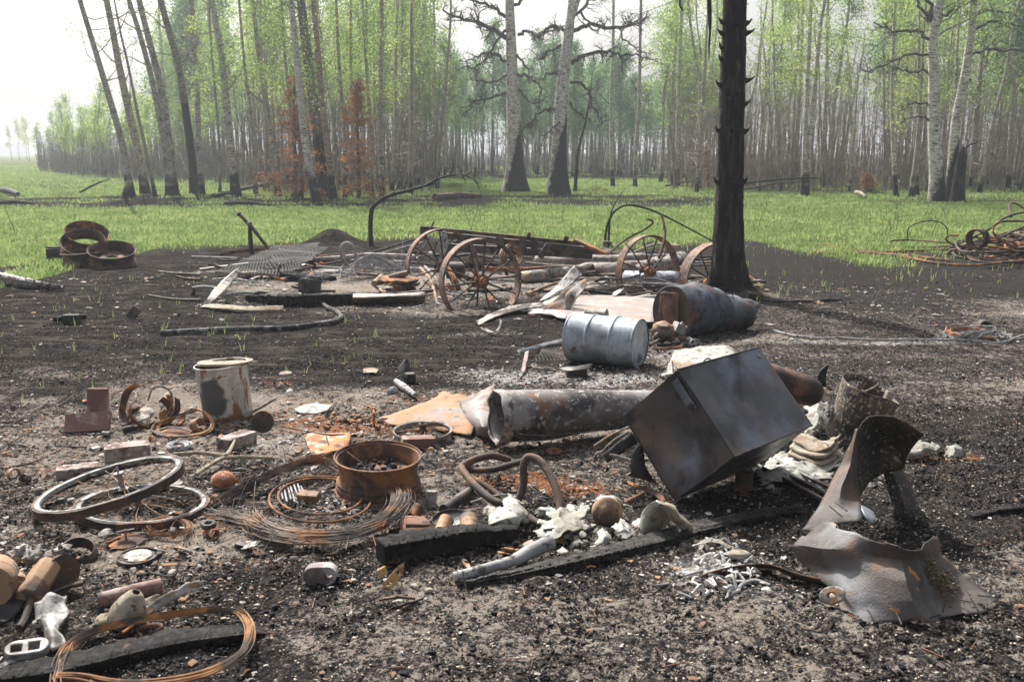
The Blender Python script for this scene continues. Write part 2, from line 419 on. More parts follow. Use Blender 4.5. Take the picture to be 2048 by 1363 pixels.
rows = np.concatenate([[-250, -60, -12, -3, 0.2, .7], 1.0 * 1.00565 ** np.arange(0, 700), 1.0 * 1.00565 ** 700 * 1.06 ** np.arange(0, 62)])
tc_ = np.linspace(-1, 1, 520)
outer = 1.0 + np.geomspace(.05, 2.2, 10)
tcol = np.concatenate([-outer[::-1], tc_, outer])
half = np.where(rows < 1, 2.2, 0.64 * rows + 1.3)
half = np.where(rows < -3, 40.0, half)
X = tcol[None] * half[:, None]; Y = np.repeat(rows[:, None], len(tcol), 1)
xf, yf = X.ravel(), Y.ravel()
zc, za, zr, zg, zrough, zdark = zones(xf, yf)
near = 1 - sstep(10, 26, yf)
Z = gh(xf, yf) + near * zrough * ((fbm2(xf * 9, yf * 9, 31, 3) - .5) * .045 + (fbm2(xf * 38, yf * 38, 32, 2) - .5) * .022) + near * (1 - zrough) * (fbm2(xf * 14, yf * 14, 33, 3) - .5) * .02
m, n = X.shape
i = np.arange(m - 1)[:, None] * n; j = np.arange(n - 1)[None]
mb = MB(); mb.add(np.stack([xf, yf, Z], -1), np.stack([i + j, i + j + 1, i + n + j + 1, i + n + j], -1).reshape(-1, 4))
me = mb.mesh("ground", None)
a1 = me.color_attributes.new("zone", 'FLOAT_COLOR', 'POINT'); a1.data.foreach_set("color", np.stack([zc, za, zr, zg], -1).astype(np.float32).ravel())
a2 = me.color_attributes.new("zone2", 'FLOAT_COLOR', 'POINT'); a2.data.foreach_set("color", np.stack([zdark, zrough, zrough * 0, zrough * 0 + 1], -1).astype(np.float32).ravel())

def ground_material():
    m = bpy.data.materials.new("burnt_ground"); m.use_nodes = True; t = m.node_tree; L = t.links; b = t.nodes["Principled BSDF"]
    def node(k, **kw):
        x = t.nodes.new(k)
        for a, v in kw.items(): setattr(x, a, v)
        return x
    tc = node("ShaderNodeTexCoord")
    def noise(s, d=6, ro=.6, st=None):
        x = node("ShaderNodeTexNoise"); x.inputs['Scale'].default_value = s; x.inputs['Detail'].default_value = d; x.inputs['Roughness'].default_value = ro
        src = tc.outputs['Object']
        if st: mp = node("ShaderNodeMapping"); mp.inputs['Scale'].default_value = st; L.new(src, mp.inputs[0]); src = mp.outputs[0]
        L.new(src, x.inputs['Vector']); return x.outputs['Fac']
    def math_(op, a, c, clamp=False):
        x = node("ShaderNodeMath", operation=op, use_clamp=clamp)
        for k, v in enumerate((a, c)):
            if isinstance(v, (int, float)): x.inputs[k].default_value = v
            else: L.new(v, x.inputs[k])
        return x.outputs[0]
    def thr(fac, nz, k):                  # share of cover turned into patches by noise
        return math_('ADD', math_('MULTIPLY', math_('SUBTRACT', math_('ADD', fac, nz), 1.0), k), .5, True)
    def var(fac, mean, k, *ns):            # cover where fac + weighted noise passes mean
        s = math_('SUBTRACT', fac, mean)
        for nz, w in ns: s = math_('ADD', s, math_('MULTIPLY', math_('SUBTRACT', nz, .5), w))
        return math_('ADD', math_('MULTIPLY', s, k), .5, True)
    def mix(f, a, c):
        x = node("ShaderNodeMix", data_type='RGBA'); L.new(f, x.inputs[0])
        for k, v in ((6, a), (7, c)):
            if isinstance(v, tuple): x.inputs[k].default_value = (*v, 1)
            else: L.new(v, x.inputs[k])
        return x.outputs[2]
    at = node("ShaderNodeAttribute", attribute_name="zone"); at2 = node("ShaderNodeAttribute", attribute_name="zone2")
    sp = node("ShaderNodeSeparateColor"); L.new(at.outputs['Color'], sp.inputs[0]); sp2 = node("ShaderNodeSeparateColor"); L.new(at2.outputs['Color'], sp2.inputs[0])
    fine = noise(26, 9, .72); grain = noise(140, 4, .8); mid = noise(5, 6, .6)
    sand = mix(thr(.5, grain, 3), (.135, .117, .10), (.35, .31, .27))
    sand = mix(thr(.42, mid, 3), sand, (.20, .155, .125))
    coal = mix(thr(.5, grain, 4), (.006, .006, .0065), (.026, .025, .025))
    coal = mix(var(.42, .5, 4, (noise(60, 6, .75), 3)), coal, (.065, .06, .057))
    c = mix(var(sp.outputs[0], .5, 8, (fine, 2.6), (mid, .9), (noise(85, 7, .8), 2.4), (grain, .8)), sand, coal)
    darkc = mix(var(.34, .5, 3, (noise(38, 8, .85), 3.4), (grain, 1.5)), (.006, .0058, .006), (.080, .074, .070))
    darkc = mix(var(.30, .5, 2, (noise(2.2, 8, .72, (1, 2.6, 1)), 2.4), (grain, 1.2)), darkc, (.085, .075, .067))
    c = mix(math_('MULTIPLY', sp2.outputs[0], thr(.75, fine, 4)), c, darkc)
    rustc = mix(thr(.5, noise(45, 6, .7), 5), (.13, .045, .022), (.34, .145, .062))
    c = mix(math_('MULTIPLY', var(sp.outputs[2], .72, 3, (noise(19, 9, .74), 3.2), (grain, .5)), .85), c, rustc)
    ashc = mix(thr(.5, grain, 3), (.26, .25, .24), (.56, .54, .52))
    c = mix(math_('MULTIPLY', var(sp.outputs[1], .74, 3, (noise(24, 9, .76), 3.4), (grain, .6)), .9), c, ashc)
    soil = mix(thr(.5, noise(3, 8, .7), 4), (.075, .085, .03), (.12, .16, .045))
    soil = mix(thr(.42, noise(11, 8, .7), 5), soil, (.085, .062, .043))
    c = mix(at.outputs['Alpha'], c, soil)
    L.new(c, b.inputs['Base Color']); b.inputs['Roughness'].default_value = 1.0; b.inputs['Specular IOR Level'].default_value = 0.0
    bp = node("ShaderNodeBump"); bp.inputs['Strength'].default_value = .9; bp.inputs['Distance'].default_value = .012
    L.new(math_('ADD', noise(70, 9, .75), math_('MULTIPLY', grain, .35)), bp.inputs['Height']); L.new(bp.outputs[0], b.inputs['Normal'])
    return m
me.materials.append(ground_material())
ground = tag(link("ground", me), kind="structure", label="burnt black and sandy ground running into green meadow", cat="ground")

# ------------------------------------------------------------------ litter lying on the ground (past counting)
m_coal = M_("charcoal", (.008, .008, .0085), [((.035, .035, .037), 30, .5, .8), ((.16, .15, .14), 60, .8, .95)], rough=.75, bump=.4, bscale=90, spec=.2)
m_ash = M_("pale_ash", (.55, .54, .52), [((.30, .29, .28), 30, .45, .7), ((.75, .74, .72), 50, .55, .7)], rough=.95, bump=.3, bscale=80, spec=.1)
m_nail = M_("burnt_nail", (.10, .055, .035), [((.22, .10, .055), 12, .4, .6), ((.05, .042, .04), 8, .5, .65)], rough=.8)
m_crumb = M_("crumbs", (.36, .30, .235), [((.17, .10, .065), 1.2, .62, .8), ((.50, .44, .37), 30, .55, .7)], rough=.95)
def scatter(n, d0, d1, power=1.2, side=.58):
    u = rng.random(n); e = 2 - power
    d = (d0 ** e + u * (d1 ** e - d0 ** e)) ** (1 / e)
    return (rng.random(n) * 2 - 1) * (side * d + .4), d
def stones(name, x, y, size, flat, mat, label, cat, k0=0):
    V0, F0 = ico(k0); N = len(x); nv = len(V0)
    V = V0[None] * (1 + (rng.random((N, nv, 1)) - .5) * 1.0)
    V = V * (rng.random((N, 1, 3)) * 1.2 + .4) * np.array([1, 1, flat])
    a = rng.random(N) * 6.283; c, s = np.cos(a)[:, None], np.sin(a)[:, None]
    W = np.stack([V[..., 0] * c - V[..., 1] * s, V[..., 0] * s + V[..., 1] * c, V[..., 2]], -1) * size[:, None, None]
    W += np.stack([x, y, gh(x, y) + size * flat * .35 + .004], -1)[:, None]
    mb = MB(); mb.add(W.reshape(-1, 3), (F0[None] + (np.arange(N) * nv)[:, None, None]).reshape(-1, F0.shape[1]))
    o = link(name, mb.mesh(name, mat, smooth=False)); return tag(o, label, cat, kind="stuff")
x, y = scatter(330000, 2.6, 15, 1.35)
c_, a_, r_, g_, ro_, dk_ = zones(x, y)
clump = fbm2(x * 5, y * 5, 77, 3)
keep = rng.random(len(x)) < np.clip((c_ - .25) * 1.5, 0, 1) * sstep(.36, .62, clump) * ro_ ** 1.5 * (1 - g_)
x, y = x[keep], y[keep]
stones("charcoal_litter", x, y, np.clip(np.exp(rng.normal(-5.6, .5, len(x))), .002, .012), .7, m_coal, "loose lumps of charcoal strewn over the sandy ash", "charcoal")
x, y = scatter(90000, 2.6, 14, 1.2)
c_, a_, r_, g_, ro_, dk_ = zones(x, y)
keep = rng.random(len(x)) < np.clip(a_ * 1.1, 0, 1) ** 1.5 * .8 + .018 + .03 * dk_
x, y = x[keep], y[keep]
stones("ash_flakes", x, y, np.clip(np.exp(rng.normal(-5.55, .5, len(x))), 0, .013), .55, m_ash, "white and grey ash flakes scattered among the wreckage", "ash")
x, y = scatter(90000, 2.6, 9, 1.3)
c_, a_, r_, g_, ro_, dk_ = zones(x, y)
keep = rng.random(len(x)) < (ro_ ** 2) * (.5 + r_) * .6
x, y = x[keep], y[keep]
stones("dirt_crumbs", x, y, np.clip(np.exp(rng.normal(-5.85, .4, len(x))), 0, .011), .7, m_crumb, "crumbs of baked dirt and rust strewn over the burnt ground", "dirt")
x, y = scatter(5200, 2.7, 11, 1.15)
c_, a_, r_, g_, ro_, dk_ = zones(x, y)
keep = rng.random(len(x)) < np.clip(ro_ ** 2 * (.3 + 1.4 * r_ + .4 * fbm2(x * 1.5, y * 1.5, 66)), 0, 1) * .5
x, y = x[keep], y[keep]; N = len(x)
a = rng.random(N) * 6.283; l = rng.uniform(.03, .085, N); tz = rng.uniform(0, .3, N)
A = np.stack([x, y, gh(x, y) + .014], -1); B = A + np.stack([np.cos(a) * l, np.sin(a) * l, tz * l * .5], -1)
mb = MB(); sticks(mb, A, B, rng.uniform(.0012, .0028, N), n=4)
tag(link("nail_litter", mb.mesh("nail_litter", m_nail)), "rusty nails and charred stalks scattered over the burnt ground", "nails", kind="stuff")

x, y = scatter(36000, 2.7, 14, 1.25)
c_, a_, r_, g_, ro_, dk_ = zones(x, y)
keep = rng.random(len(x)) < np.clip(.02 + r_ * .8 + a_ * .25 + .05 * ro_ * (x < .6), 0, 1) * (1 - g_)
x, y = x[keep], y[keep]; N = len(x); kk = 1 + sstep(8, 11, y) * 1.2
V0 = np.array([[-1, -1, 0], [0, -1.1, .3], [1, -.8, 0], [1.1, .2, .2], [.8, 1, -.1], [-.2, .9, .35], [-1, .6, 0], [0, 0, .45]]); F0 = np.array([[0, 1, 7, 6], [1, 2, 3, 7], [7, 3, 4, 5], [6, 7, 5, 5]])
V = V0[None] * (1 + (rng.random((N, 8, 3)) - .5) * .9) * (np.clip(np.exp(rng.normal(-4.8, .5, N)), 0, .016) * kk)[:, None, None] * np.stack([np.ones(N), rng.uniform(.25, 1, N), rng.uniform(.3, 1.2, N)], -1)[:, None]
an = rng.random(N) * 6.283; c, s = np.cos(an)[:, None], np.sin(an)[:, None]
W = np.stack([V[..., 0] * c - V[..., 1] * s, V[..., 0] * s + V[..., 1] * c, V[..., 2]], -1) + np.stack([x, y, gh(x, y) + .012], -1)[:, None]
F3 = np.array([[0, 1, 7], [0, 7, 6], [1, 2, 7], [2, 3, 7], [7, 3, 4], [7, 4, 5], [6, 7, 5]])
for q, nm, mt, lb in ((0, "rust_scraps", M_("rust_scrap", (.20, .10, .055), [((.30, .16, .08), .9, .5, .7), ((.05, .04, .036), 1.3, .5, .7)], rough=.9), "countless small curled rust scraps scattered through the debris"), (1, "grey_scraps", M_("grey_scrap", (.24, .225, .21), [((.36, .34, .32), .9, .5, .7), ((.05, .046, .044), 1.3, .46, .66)], rough=.8), "countless small grey scorched scraps scattered through the debris")):
    w_ = W[q::2]; mb = MB(); mb.add(w_.reshape(-1, 3), (F3[None] + (np.arange(len(w_)) * 8)[:, None, None]).reshape(-1, 3)); tag(link(nm, mb.mesh(nm, mt, smooth=False)), lb, "scrap", kind="stuff")

# ------------------------------------------------------------------ grass
m_grass = M_("grass_blade", (.22, .295, .10), [((.30, .37, .14), .7, .4, .62, 3.0), ((.155, .25, .08), 2.3, .5, .7, 3.0)], rough=.6, trans=.5, spec=.3)
def grass(name, x, y, h, w, label, cat="grass"):
    N = len(x); a = rng.random(N) * 6.283; b = rng.random(N) * 6.283
    base = np.stack([x, y, gh(x, y) - .005], -1); s = np.stack([np.cos(a), np.sin(a), 0 * a], -1) * w[:, None] * .5
    lean = np.stack([np.cos(b), np.sin(b), 0 * b], -1) * (h * rng.uniform(.1, .6, N))[:, None]
    mid = base + lean * .35 + np.array([0, 0, 1]) * (h * .6)[:, None]
    tip = base + lean + np.array([0, 0, 1]) * h[:, None]
    V = np.stack([base - s, base + s, mid + s * .8, tip, mid - s * .8], 1).reshape(-1, 3)
    k = np.arange(N)[:, None] * 5
    mb = MB(); mb.add(V, np.concatenate([k + 0, k + 1, k + 2, k + 4], 1)); mb.f.append(np.concatenate([k + 4, k + 2, k + 3], 1))
    return tag(link(name, mb.mesh(name, m_grass)), label, cat, kind="stuff")
x, y = scatter(700000, 9.5, 120, 1.55, .62)
c_, a_, r_, g_, ro_, dk_ = zones(x, y)
patch = fbm2(x * .5, y * .9, 88, 3)
keep = rng.random(len(x)) < np.clip(g_ * (.55 + .9 * sstep(.3, .6, patch)), 0, 1) ** 1.3
x, y = x[keep], y[keep]
grass("meadow_grass", x, y, rng.uniform(.035, .095, len(x)) * (1 + y * .004), .006 + .0009 * y, "fresh green grass growing across the meadow behind the wreckage")
x, y = scatter(700, 6.0, 14, 1.0, .55)
c_, a_, r_, g_, ro_, dk_ = zones(x, y)
keep = (rng.random(len(x)) < np.clip(dk_ * .55 * (x < -.6) + .5 * sstep(10, 12.5, y) * (x > 2), 0, 1))
x, y = x[keep], y[keep]
x = np.repeat(x, 3) + rng.normal(0, .012, len(x) * 3); y = np.repeat(y, 3) + rng.normal(0, .012, len(y) * 3)
x2, y2 = scatter(30000, 10, 19, 1.0, .62)
ed = np.interp(x2, EDGE[:, 0], EDGE[:, 1]); keep = rng.random(len(x2)) < np.exp(-np.clip(ed - y2, 0, 9) / 1.1) * (x2 > .5) * (ed - y2 > -.8) * sstep(.35, .6, fbm2(x2 * 1.3, y2 * 1.3, 93, 3)) * .55
x = np.concatenate([x, x2[keep]]); y = np.concatenate([y, y2[keep]])
grass("grass_sprouts", x, y, rng.uniform(.04, .11, len(x)), np.where(x > .5, .004 + .0005 * y, .0055), "sparse green grass sprouts pushing through the black ash")

# ================================================================== TREES
def bark(name, base, dark, char_h, lee=0.0, lent=True, charcol=(.014, .013, .013)):
    """bark with lenticel bars and soot that climbs from the foot, higher on one side"""
    m = M_(name, base, [(dark, 2.2, .5, .75), ((base[0] * 1.25, base[1] * 1.25, base[2] * 1.25), 5, .5, .7)] + ([((.05, .045, .04), 5.0, .60, .66, 3.0, (1.2, 1.2, 9))] if lent else []), rough=.85, bump=.5, bscale=14)
    t = m.node_tree; L = t.links; b = t.nodes["Principled BSDF"]
    src = b.inputs['Base Color'].links[0].from_socket
    tc = t.nodes.new("ShaderNodeTexCoord"); sx = t.nodes.new("ShaderNodeSeparateXYZ"); L.new(tc.outputs['Object'], sx.inputs[0])
    n = t.nodes.new("ShaderNodeTexNoise"); n.inputs['Scale'].default_value = 3.0; n.inputs['Detail'].default_value = 6; L.new(tc.outputs['Object'], n.inputs['Vector'])
    def ma(op, a, c, clamp=False):
        x = t.nodes.new("ShaderNodeMath"); x.operation = op; x.use_clamp = clamp
        for k, v in enumerate((a, c)):
            if isinstance(v, (int, float)): x.inputs[k].default_value = v
            else: L.new(v, x.inputs[k])
        return x.outputs[0]
    f = ma('ADD', ma('SUBTRACT', char_h, sx.outputs[2]), ma('MULTIPLY', ma('SUBTRACT', n.outputs['Fac'], .5), 1.6))
    if lee: f = ma('ADD', f, ma('MULTIPLY', sx.outputs[0], lee))
    f = ma('ADD', ma('MULTIPLY', f, 2.2), .5, True)
    x = t.nodes.new("ShaderNodeMix"); x.data_type = 'RGBA'; L.new(f, x.inputs[0]); L.new(src, x.inputs[6]); x.inputs[7].default_value = (*charcol, 1)
    L.new(x.outputs[2], b.inputs['Base Color'])
    return m
m_birch = bark("birch_bark", (.50, .47, .42), (.32, .29, .25), .9)
m_poplar = bark("poplar_bark", (.38, .35, .305), (.24, .215, .185), .7)
m_bigbark = bark("old_poplar_bark", (.58, .55, .51), (.36, .33, .30), 2.0, 4.2)
m_greybark = bark("grey_bark", (.30, .27, .235), (.19, .165, .14), .6, lent=False)
m_blackbark = M_("burnt_bark", (.012, .011, .011), [((.045, .038, .034), 9, .46, .72, 8.0, (1.4, 1.4, .3)), ((.10, .085, .075), 16, .74, .9, 6.0, (1.2, 1.2, .5)), ((.24, .12, .055), 9, .86, .92, 6.0, (1.6, 1.6, .5))], rough=.9, bump=1.0, bscale=22, spec=.2)
m_soot = M_("sooty_wood", (.013, .012, .012), [((.045, .042, .04), 14, .5, .7)], rough=.8, bump=.7, bscale=40)
m_twig = M_("twig", (.13, .115, .10), [((.22, .195, .165), 3, .45, .65)], rough=.9)
m_darktwig = M_("dark_twig", (.055, .047, .042), [((.10, .088, .075), 3, .45, .65)], rough=.9)
m_leafY = M_("young_leaf", (.33, .43, .11), [((.22, .34, .09), .9, .4, .62, 3.0), ((.43, .49, .15), 3, .55, .7)], rough=.55, trans=.55, spec=.3)
m_leafG = M_("green_leaf", (.24, .36, .085), [((.15, .27, .07), .7, .42, .62, 3.0), ((.36, .45, .10), 2.5, .55, .72)], rough=.55, trans=.5, spec=.3)
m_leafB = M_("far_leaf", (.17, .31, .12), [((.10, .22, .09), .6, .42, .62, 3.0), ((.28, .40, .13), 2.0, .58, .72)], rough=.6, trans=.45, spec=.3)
m_needle = M_("scorched_needle", (.44, .21, .085), [((.30, .15, .065), 2.0, .42, .6), ((.52, .30, .13), 4, .52, .68)], rough=.8, trans=.3)

def branch(mb, p, d, L, r, rg, depth, wig=.25, up=.15, tips=None, n=5, seg=6, kids=3, sides=None):
    """a crooked limb with its twigs; tips collects places where leaves can sit"""
    pts = [np.array(p, float)]; d = unit(d)
    for k in range(seg):
        d = unit(d + rg.normal(size=3) * wig + np.array([0, 0, up])); pts.append(pts[-1] + d * L / seg)
    pts = np.array(pts); tube(mb, pts, [r, r * .25], n=n, cap=False)
    if tips is not None: tips.append(pts[seg // 2:])
    if depth > 0:
        for k in range(kids):
            t = rg.uniform(.25, .95); i = int(t * seg); q = pts[i]; dd = unit(pts[min(i + 1, seg)] - pts[max(i - 1, 0)])
            side = unit(np.cross(dd, rg.normal(size=3)))
            branch(mb, q, dd * .6 + side, L * rg.uniform(.35, .6), r * .5 * (1 - t * .5), rg, depth - 1, wig, up, tips, max(3, n - 1), max(3, seg - 1), kids)
    return pts
def leaf_cloud(tips, per, spread, rg):
    T = np.concatenate(tips); C = np.repeat(T, per, 0); return C + rg.normal(size=C.shape) * spread

def tree_meshes(seed, h, r, leafm, barkm, crown=.35, nbr=26, blen=1.6, per=5, spread=.22, lsize=.13, deadlow=6, lean=.03, asc=.7, kids=3):
    rg = np.random.default_rng(seed); tr = MB(); cr = MB(); tips = []
    k = 7; ph = rg.uniform(0, 6.28); zz = np.linspace(0, h, k)
    path = np.stack([lean * zz * math.cos(ph) + rg.normal(0, .05, k) * zz / h * 2, lean * zz * math.sin(ph) + rg.normal(0, .05, k) * zz / h * 2, zz], 1); path[0, 2] = -.15
    pth = smoothpath(path, 3)
    tube(tr, pth, [r * 1.5, r * 1.05, r * .95, r * .85, r * .7, r * .5, r * .15], n=7)
    def at(z): return np.array([np.interp(z, pth[:, 2], pth[:, 0]), np.interp(z, pth[:, 2], pth[:, 1]), z])
    for b in range(deadlow):
        z = rg.uniform(.1, crown + .1) * h; a = rg.uniform(0, 6.28)
        branch(tr, at(z), (math.cos(a), math.sin(a), rg.uniform(-.1, .5)), blen * rg.uniform(.4, .9), r * .22, rg, 1, .22, .02, None, 3, 5, 3)
    for b in range(nbr):
        t = (b + rg.random()) / nbr; z = (crown + (1 - crown) * t * .97) * h; a = rg.uniform(0, 6.28)
        L = blen * (1.05 - .75 * t) * rg.uniform(.6, 1.2)
        branch(tr, at(z), (math.cos(a), math.sin(a), asc + rg.uniform(-.2, .3)), L, r * .3 * (1.1 - t * .7), rg, 1, .2, .06, tips, 3, 5, kids)
    leaves(cr, leaf_cloud(tips, per, spread, rg), rg.uniform(.7, 1.3, sum(len(q) for q in tips) * per) * lsize, rg)
    return tr.mesh("trunk", barkm), cr.mesh("crown", leafm)
def plant_tree(name, meshes, loc, rz, s, label, cat, group, sz=None):
    o = empty(name, loc, label, cat, group); o.rotation_euler = (0, 0, rz); o.scale = (s, s, sz or s)
    for nm, me in zip(("trunk", "crown"), meshes):
        c = link(nm, me); c.parent = o
    return o

# ------------------------------------------------------------------ trees one can name
def named_tree(label, base, path, w0, w1, mat, seed, name="poplar_tree", cat="tree", top=4.0, nbr=10, blen=1.5, leafy=0, lsize=.075, leafm=None, group=None, lowest=.3, flare=1.5, wig=.22, depth=2, rbr=.22, asc=.3, kids=3, bmat=None, droop=.04):
    """base: photo pixel of the foot; path: pixels up the trunk; w0, w1: its width in pixels at the foot and at the top of the picture"""
    rg = np.random.default_rng(seed); b = G(*base); Y = b[1]; k = Y / LENS_PX
    dy = rg.uniform(-.4, .4)
    pts = [b - np.array([0, 0, .15])] + [Q(x, y, Y + dy * (303 - y) / 303) for x, y in path]
    d = pts[-1] - pts[-2]; d = d / d[2]; d[:2] *= .7
    pts.append(pts[-1] + d * top * .5); pts.append(pts[-1] + d * np.array([.6, .6, 1]) * top * .5)
    pth = smoothpath(pts, 5); r0, r1 = w0 * k / 2, w1 * k / 2
    zt = Q(path[-1][0], path[-1][1], Y)[2]; zz = pth[:, 2]; zh = zz - b[2]
    rad = np.where(zz < zt, r0 + (r1 - r0) * np.clip(zh / (zt - b[2]), 0, 1), r1 * np.clip(1 - (zz - zt) / (top + .1) * .85, .12, 1))
    rad = rad * (1 + (flare - 1) * np.exp(-np.clip(zh, 0, None) / (r0 * 2.2)))
    tr = MB(); a = empty(name, b, label, cat, group)
    tube(tr, pth, rad, n=10); limbs = MB(); tips = []
    zmax = zz.max()
    for i in range(nbr):
        z = b[2] + (lowest + (1 - lowest) * ((i + rg.random()) / nbr)) * (zmax - b[2]) * .96
        q = np.array([np.interp(z, zz, pth[:, 0]), np.interp(z, zz, pth[:, 1]), z]); an = rg.uniform(0, 6.28)
        rr = np.interp(z, zz, rad)
        branch(limbs, q, (math.cos(an), math.sin(an) * .8, asc + rg.uniform(-.3, .4)), blen * rg.uniform(.5, 1.25), rr * rbr * rg.uniform(.7, 1.3), rg, depth, wig, droop, tips, 4, 6, kids)
    part("trunk", tr, mat, a)
    if nbr: part("limbs", limbs, bmat or m_twig, a)
    if leafy:
        cr = MB(); T = leaf_cloud(tips, leafy * 2, .16, rg); T = T[T[:, 2] > b[2] + 1.5]
        leaves(cr, T, rg.uniform(.7, 1.3, len(T)) * lsize, rg); part("crown", cr, leafm or m_leafY, a)
    return a
GL = "leaning poplars at the left edge of the wood"
named_tree("leftmost leaning grey poplar with long bare branches reaching left", (262, 392), [(252, 330), (240, 270), (205, 150), (178, 60), (160, 0)], 15, 9, m_poplar, 1, group=GL, nbr=14, blen=2.6, lowest=.35, depth=2)
named_tree("leaning poplar second from the left, a leaf tuft at its top", (292, 389), [(280, 320), (265, 255), (240, 140), (225, 60), (213, 0)], 17, 11, m_poplar, 2, group=GL, nbr=13, blen=2.2, leafy=1, lsize=.09, leafm=m_leafG)
named_tree("thin leaning stem between the second and third leaning poplars", (311, 391), [(298, 330), (276, 230), (256, 130), (240, 60)], 8, 4, m_greybark, 3, group=GL, nbr=8, blen=1.2)
named_tree("leaning pale poplar joined at a black foot with its twin", (340, 391), [(330, 300), (308, 178), (280, 70), (258, 0)], 14, 9, m_poplar, 4, group=GL, nbr=10, blen=1.8)
named_tree("straighter twin of the leaning pair on the black foot", (348, 391), [(338, 290), (322, 175), (298, 80), (278, 0)], 18, 11, m_poplar, 5, group=GL, nbr=11, blen=1.8)
named_tree("charred black leaning poplar among the pale leaning ones", (390, 388), [(384, 320), (376, 256), (365, 180), (352, 113), (321, 0)], 17, 12, bark("charred_poplar_bark", (.20, .185, .17), (.11, .10, .09), 3.8), 6, group=GL, nbr=10, blen=1.7)
named_tree("slim upright poplar just right of the charred leaning poplar", (404, 390), [(398, 290), (393, 154), (386, 70), (383, 0)], 12, 8, m_poplar, 7, group=GL, nbr=11, blen=1.6, leafy=1, leafm=m_leafG)
named_tree("pale poplar with curved side branches left of the red spruces", (472, 392), [(468, 350), (458, 256), (445, 130), (434, 60), (424, 0)], 17, 11, m_birch, 8, nbr=12, blen=2.2)
named_tree("slender poplar left of the reddened spruces with a split foot", (557, 392), [(547, 320), (527, 171), (515, 90), (506, 0)], 13, 8, m_poplar, 9, nbr=10, blen=1.7, leafy=2)
named_tree("bent poplar with charred foot in front of the dark one", (636, 405), [(620, 340), (605, 240), (594, 120), (582, 0)], 17, 11, m_birch, 10, nbr=9, blen=1.6, leafy=1)
named_tree("dark sooty poplar standing between the two red spruces", (652, 394), [(640, 300), (622, 171), (612, 90), (602, 0)], 25, 17, bark("sooty_bark", (.15, .135, .12), (.07, .065, .06), 2.2), 11, nbr=10, blen=2.0, leafy=2, leafm=m_leafG)
named_tree("straight poplar with brown stained bark right of the dark one", (667, 400), [(656, 300), (643, 188), (634, 80), (626, 0)], 15, 10, bark("stained_bark", (.34, .25, .19), (.2, .13, .09), .9), 12, nbr=11, blen=2.2, leafy=2)
named_tree("tall straight poplar right beside the second red spruce", (764, 394), [(763, 300), (762, 171), (763, 80), (763, 0)], 11, 8, m_poplar, 13, nbr=10, blen=1.6, leafy=3)
named_tree("slim pale poplar at the right end of the left wood", (836, 370), [(826, 260), (815, 150), (800, 60), (790, 0)], 9, 6, m_birch, 14, nbr=10, blen=1.7, leafy=3)
named_tree("thin poplar beside the slim pale one, black foot", (845, 367), [(847, 250), (848, 140), (850, 30)], 9, 6, m_poplar, 15, nbr=10, blen=1.6, leafy=3)
named_tree("last thin poplar of the left wood before the clearing", (867, 363), [(872, 260), (869, 150), (868, 50)], 9, 6, m_poplar, 16, nbr=11, blen=1.9, leafy=2, leafm=m_leafG)
for k, (x, y, xt, w, lm) in enumerate([(512, 390, 478, 8, m_leafY), (588, 395, 563, 8, m_leafG), (602, 397, 585, 9, m_leafY), (690, 396, 672, 9, m_leafY), (700, 392, 702, 8, m_leafG), (734, 388, 733, 8, m_leafY), (783, 385, 795, 8, m_leafY), (800, 380, 805, 8, m_leafG), (440, 392, 418, 6, m_leafY), (530, 380, 520, 6, m_leafY), (812, 376, 830, 7, m_leafG), (745, 394, 725, 7, m_leafY)]):
    named_tree("thin poplar stem in the left wood around the red spruces", (x, y), [(x + (xt - x) * .3 + 4, 270), (x + (xt - x) * .7, 120), (xt, 0)], w, w * .6, m_poplar if k % 2 else m_greybark, 40 + k, nbr=10, blen=1.5, leafy=3, leafm=lm, group="thin poplar stems around the red spruces")
# the two big poplars of the clearing
def big_limbs(a, Y, specs, seed, mat=m_darktwig, wpx=9, twigs=7, Lk=.6):
    """crooked limbs drawn as pixel paths at the trunk's distance, with their own depth"""
    rg = np.random.default_rng(seed); tips = []
    for path, w in specs:
        mb = MB(); dy = rg.uniform(-1.6, 1.6); n = len(path)
        pts = smoothpath([Q(x, y, Y + dy * i / (n - 1)) for i, (x, y) in enumerate(path)], 5)
        pts[1:] += rg.normal(size=pts[1:].shape) * .04
        r = w * Y / LENS_PX / 2; tube(mb, pts, [r, r * .75, r * .35], n=6, cap=False)
        L = np.linalg.norm(pts[-1] - pts[0])
        for k in range(int(twigs * L) + 2):
            i = rg.integers(len(pts) // 5, len(pts)); d = unit(pts[min(i + 1, len(pts) - 1)] - pts[i - 1])
            branch(mb, pts[i], d * .6 + rg.normal(size=3) * .8, L * Lk * rg.uniform(.25, .6), r * .38, rg, 2, .35, -.01, tips, 3, 6, 4)
        part("limb", mb, mat, a)
    return tips
b1 = named_tree("left of two big white poplars, charred foot, crooked dark limbs", (1031, 384), [(1030, 340), (1026, 205), (1022, 90), (1019, 0)], 33, 17, m_bigbark, 21, top=6, nbr=0, flare=1.9)
Y1 = G(1031, 384)[1]
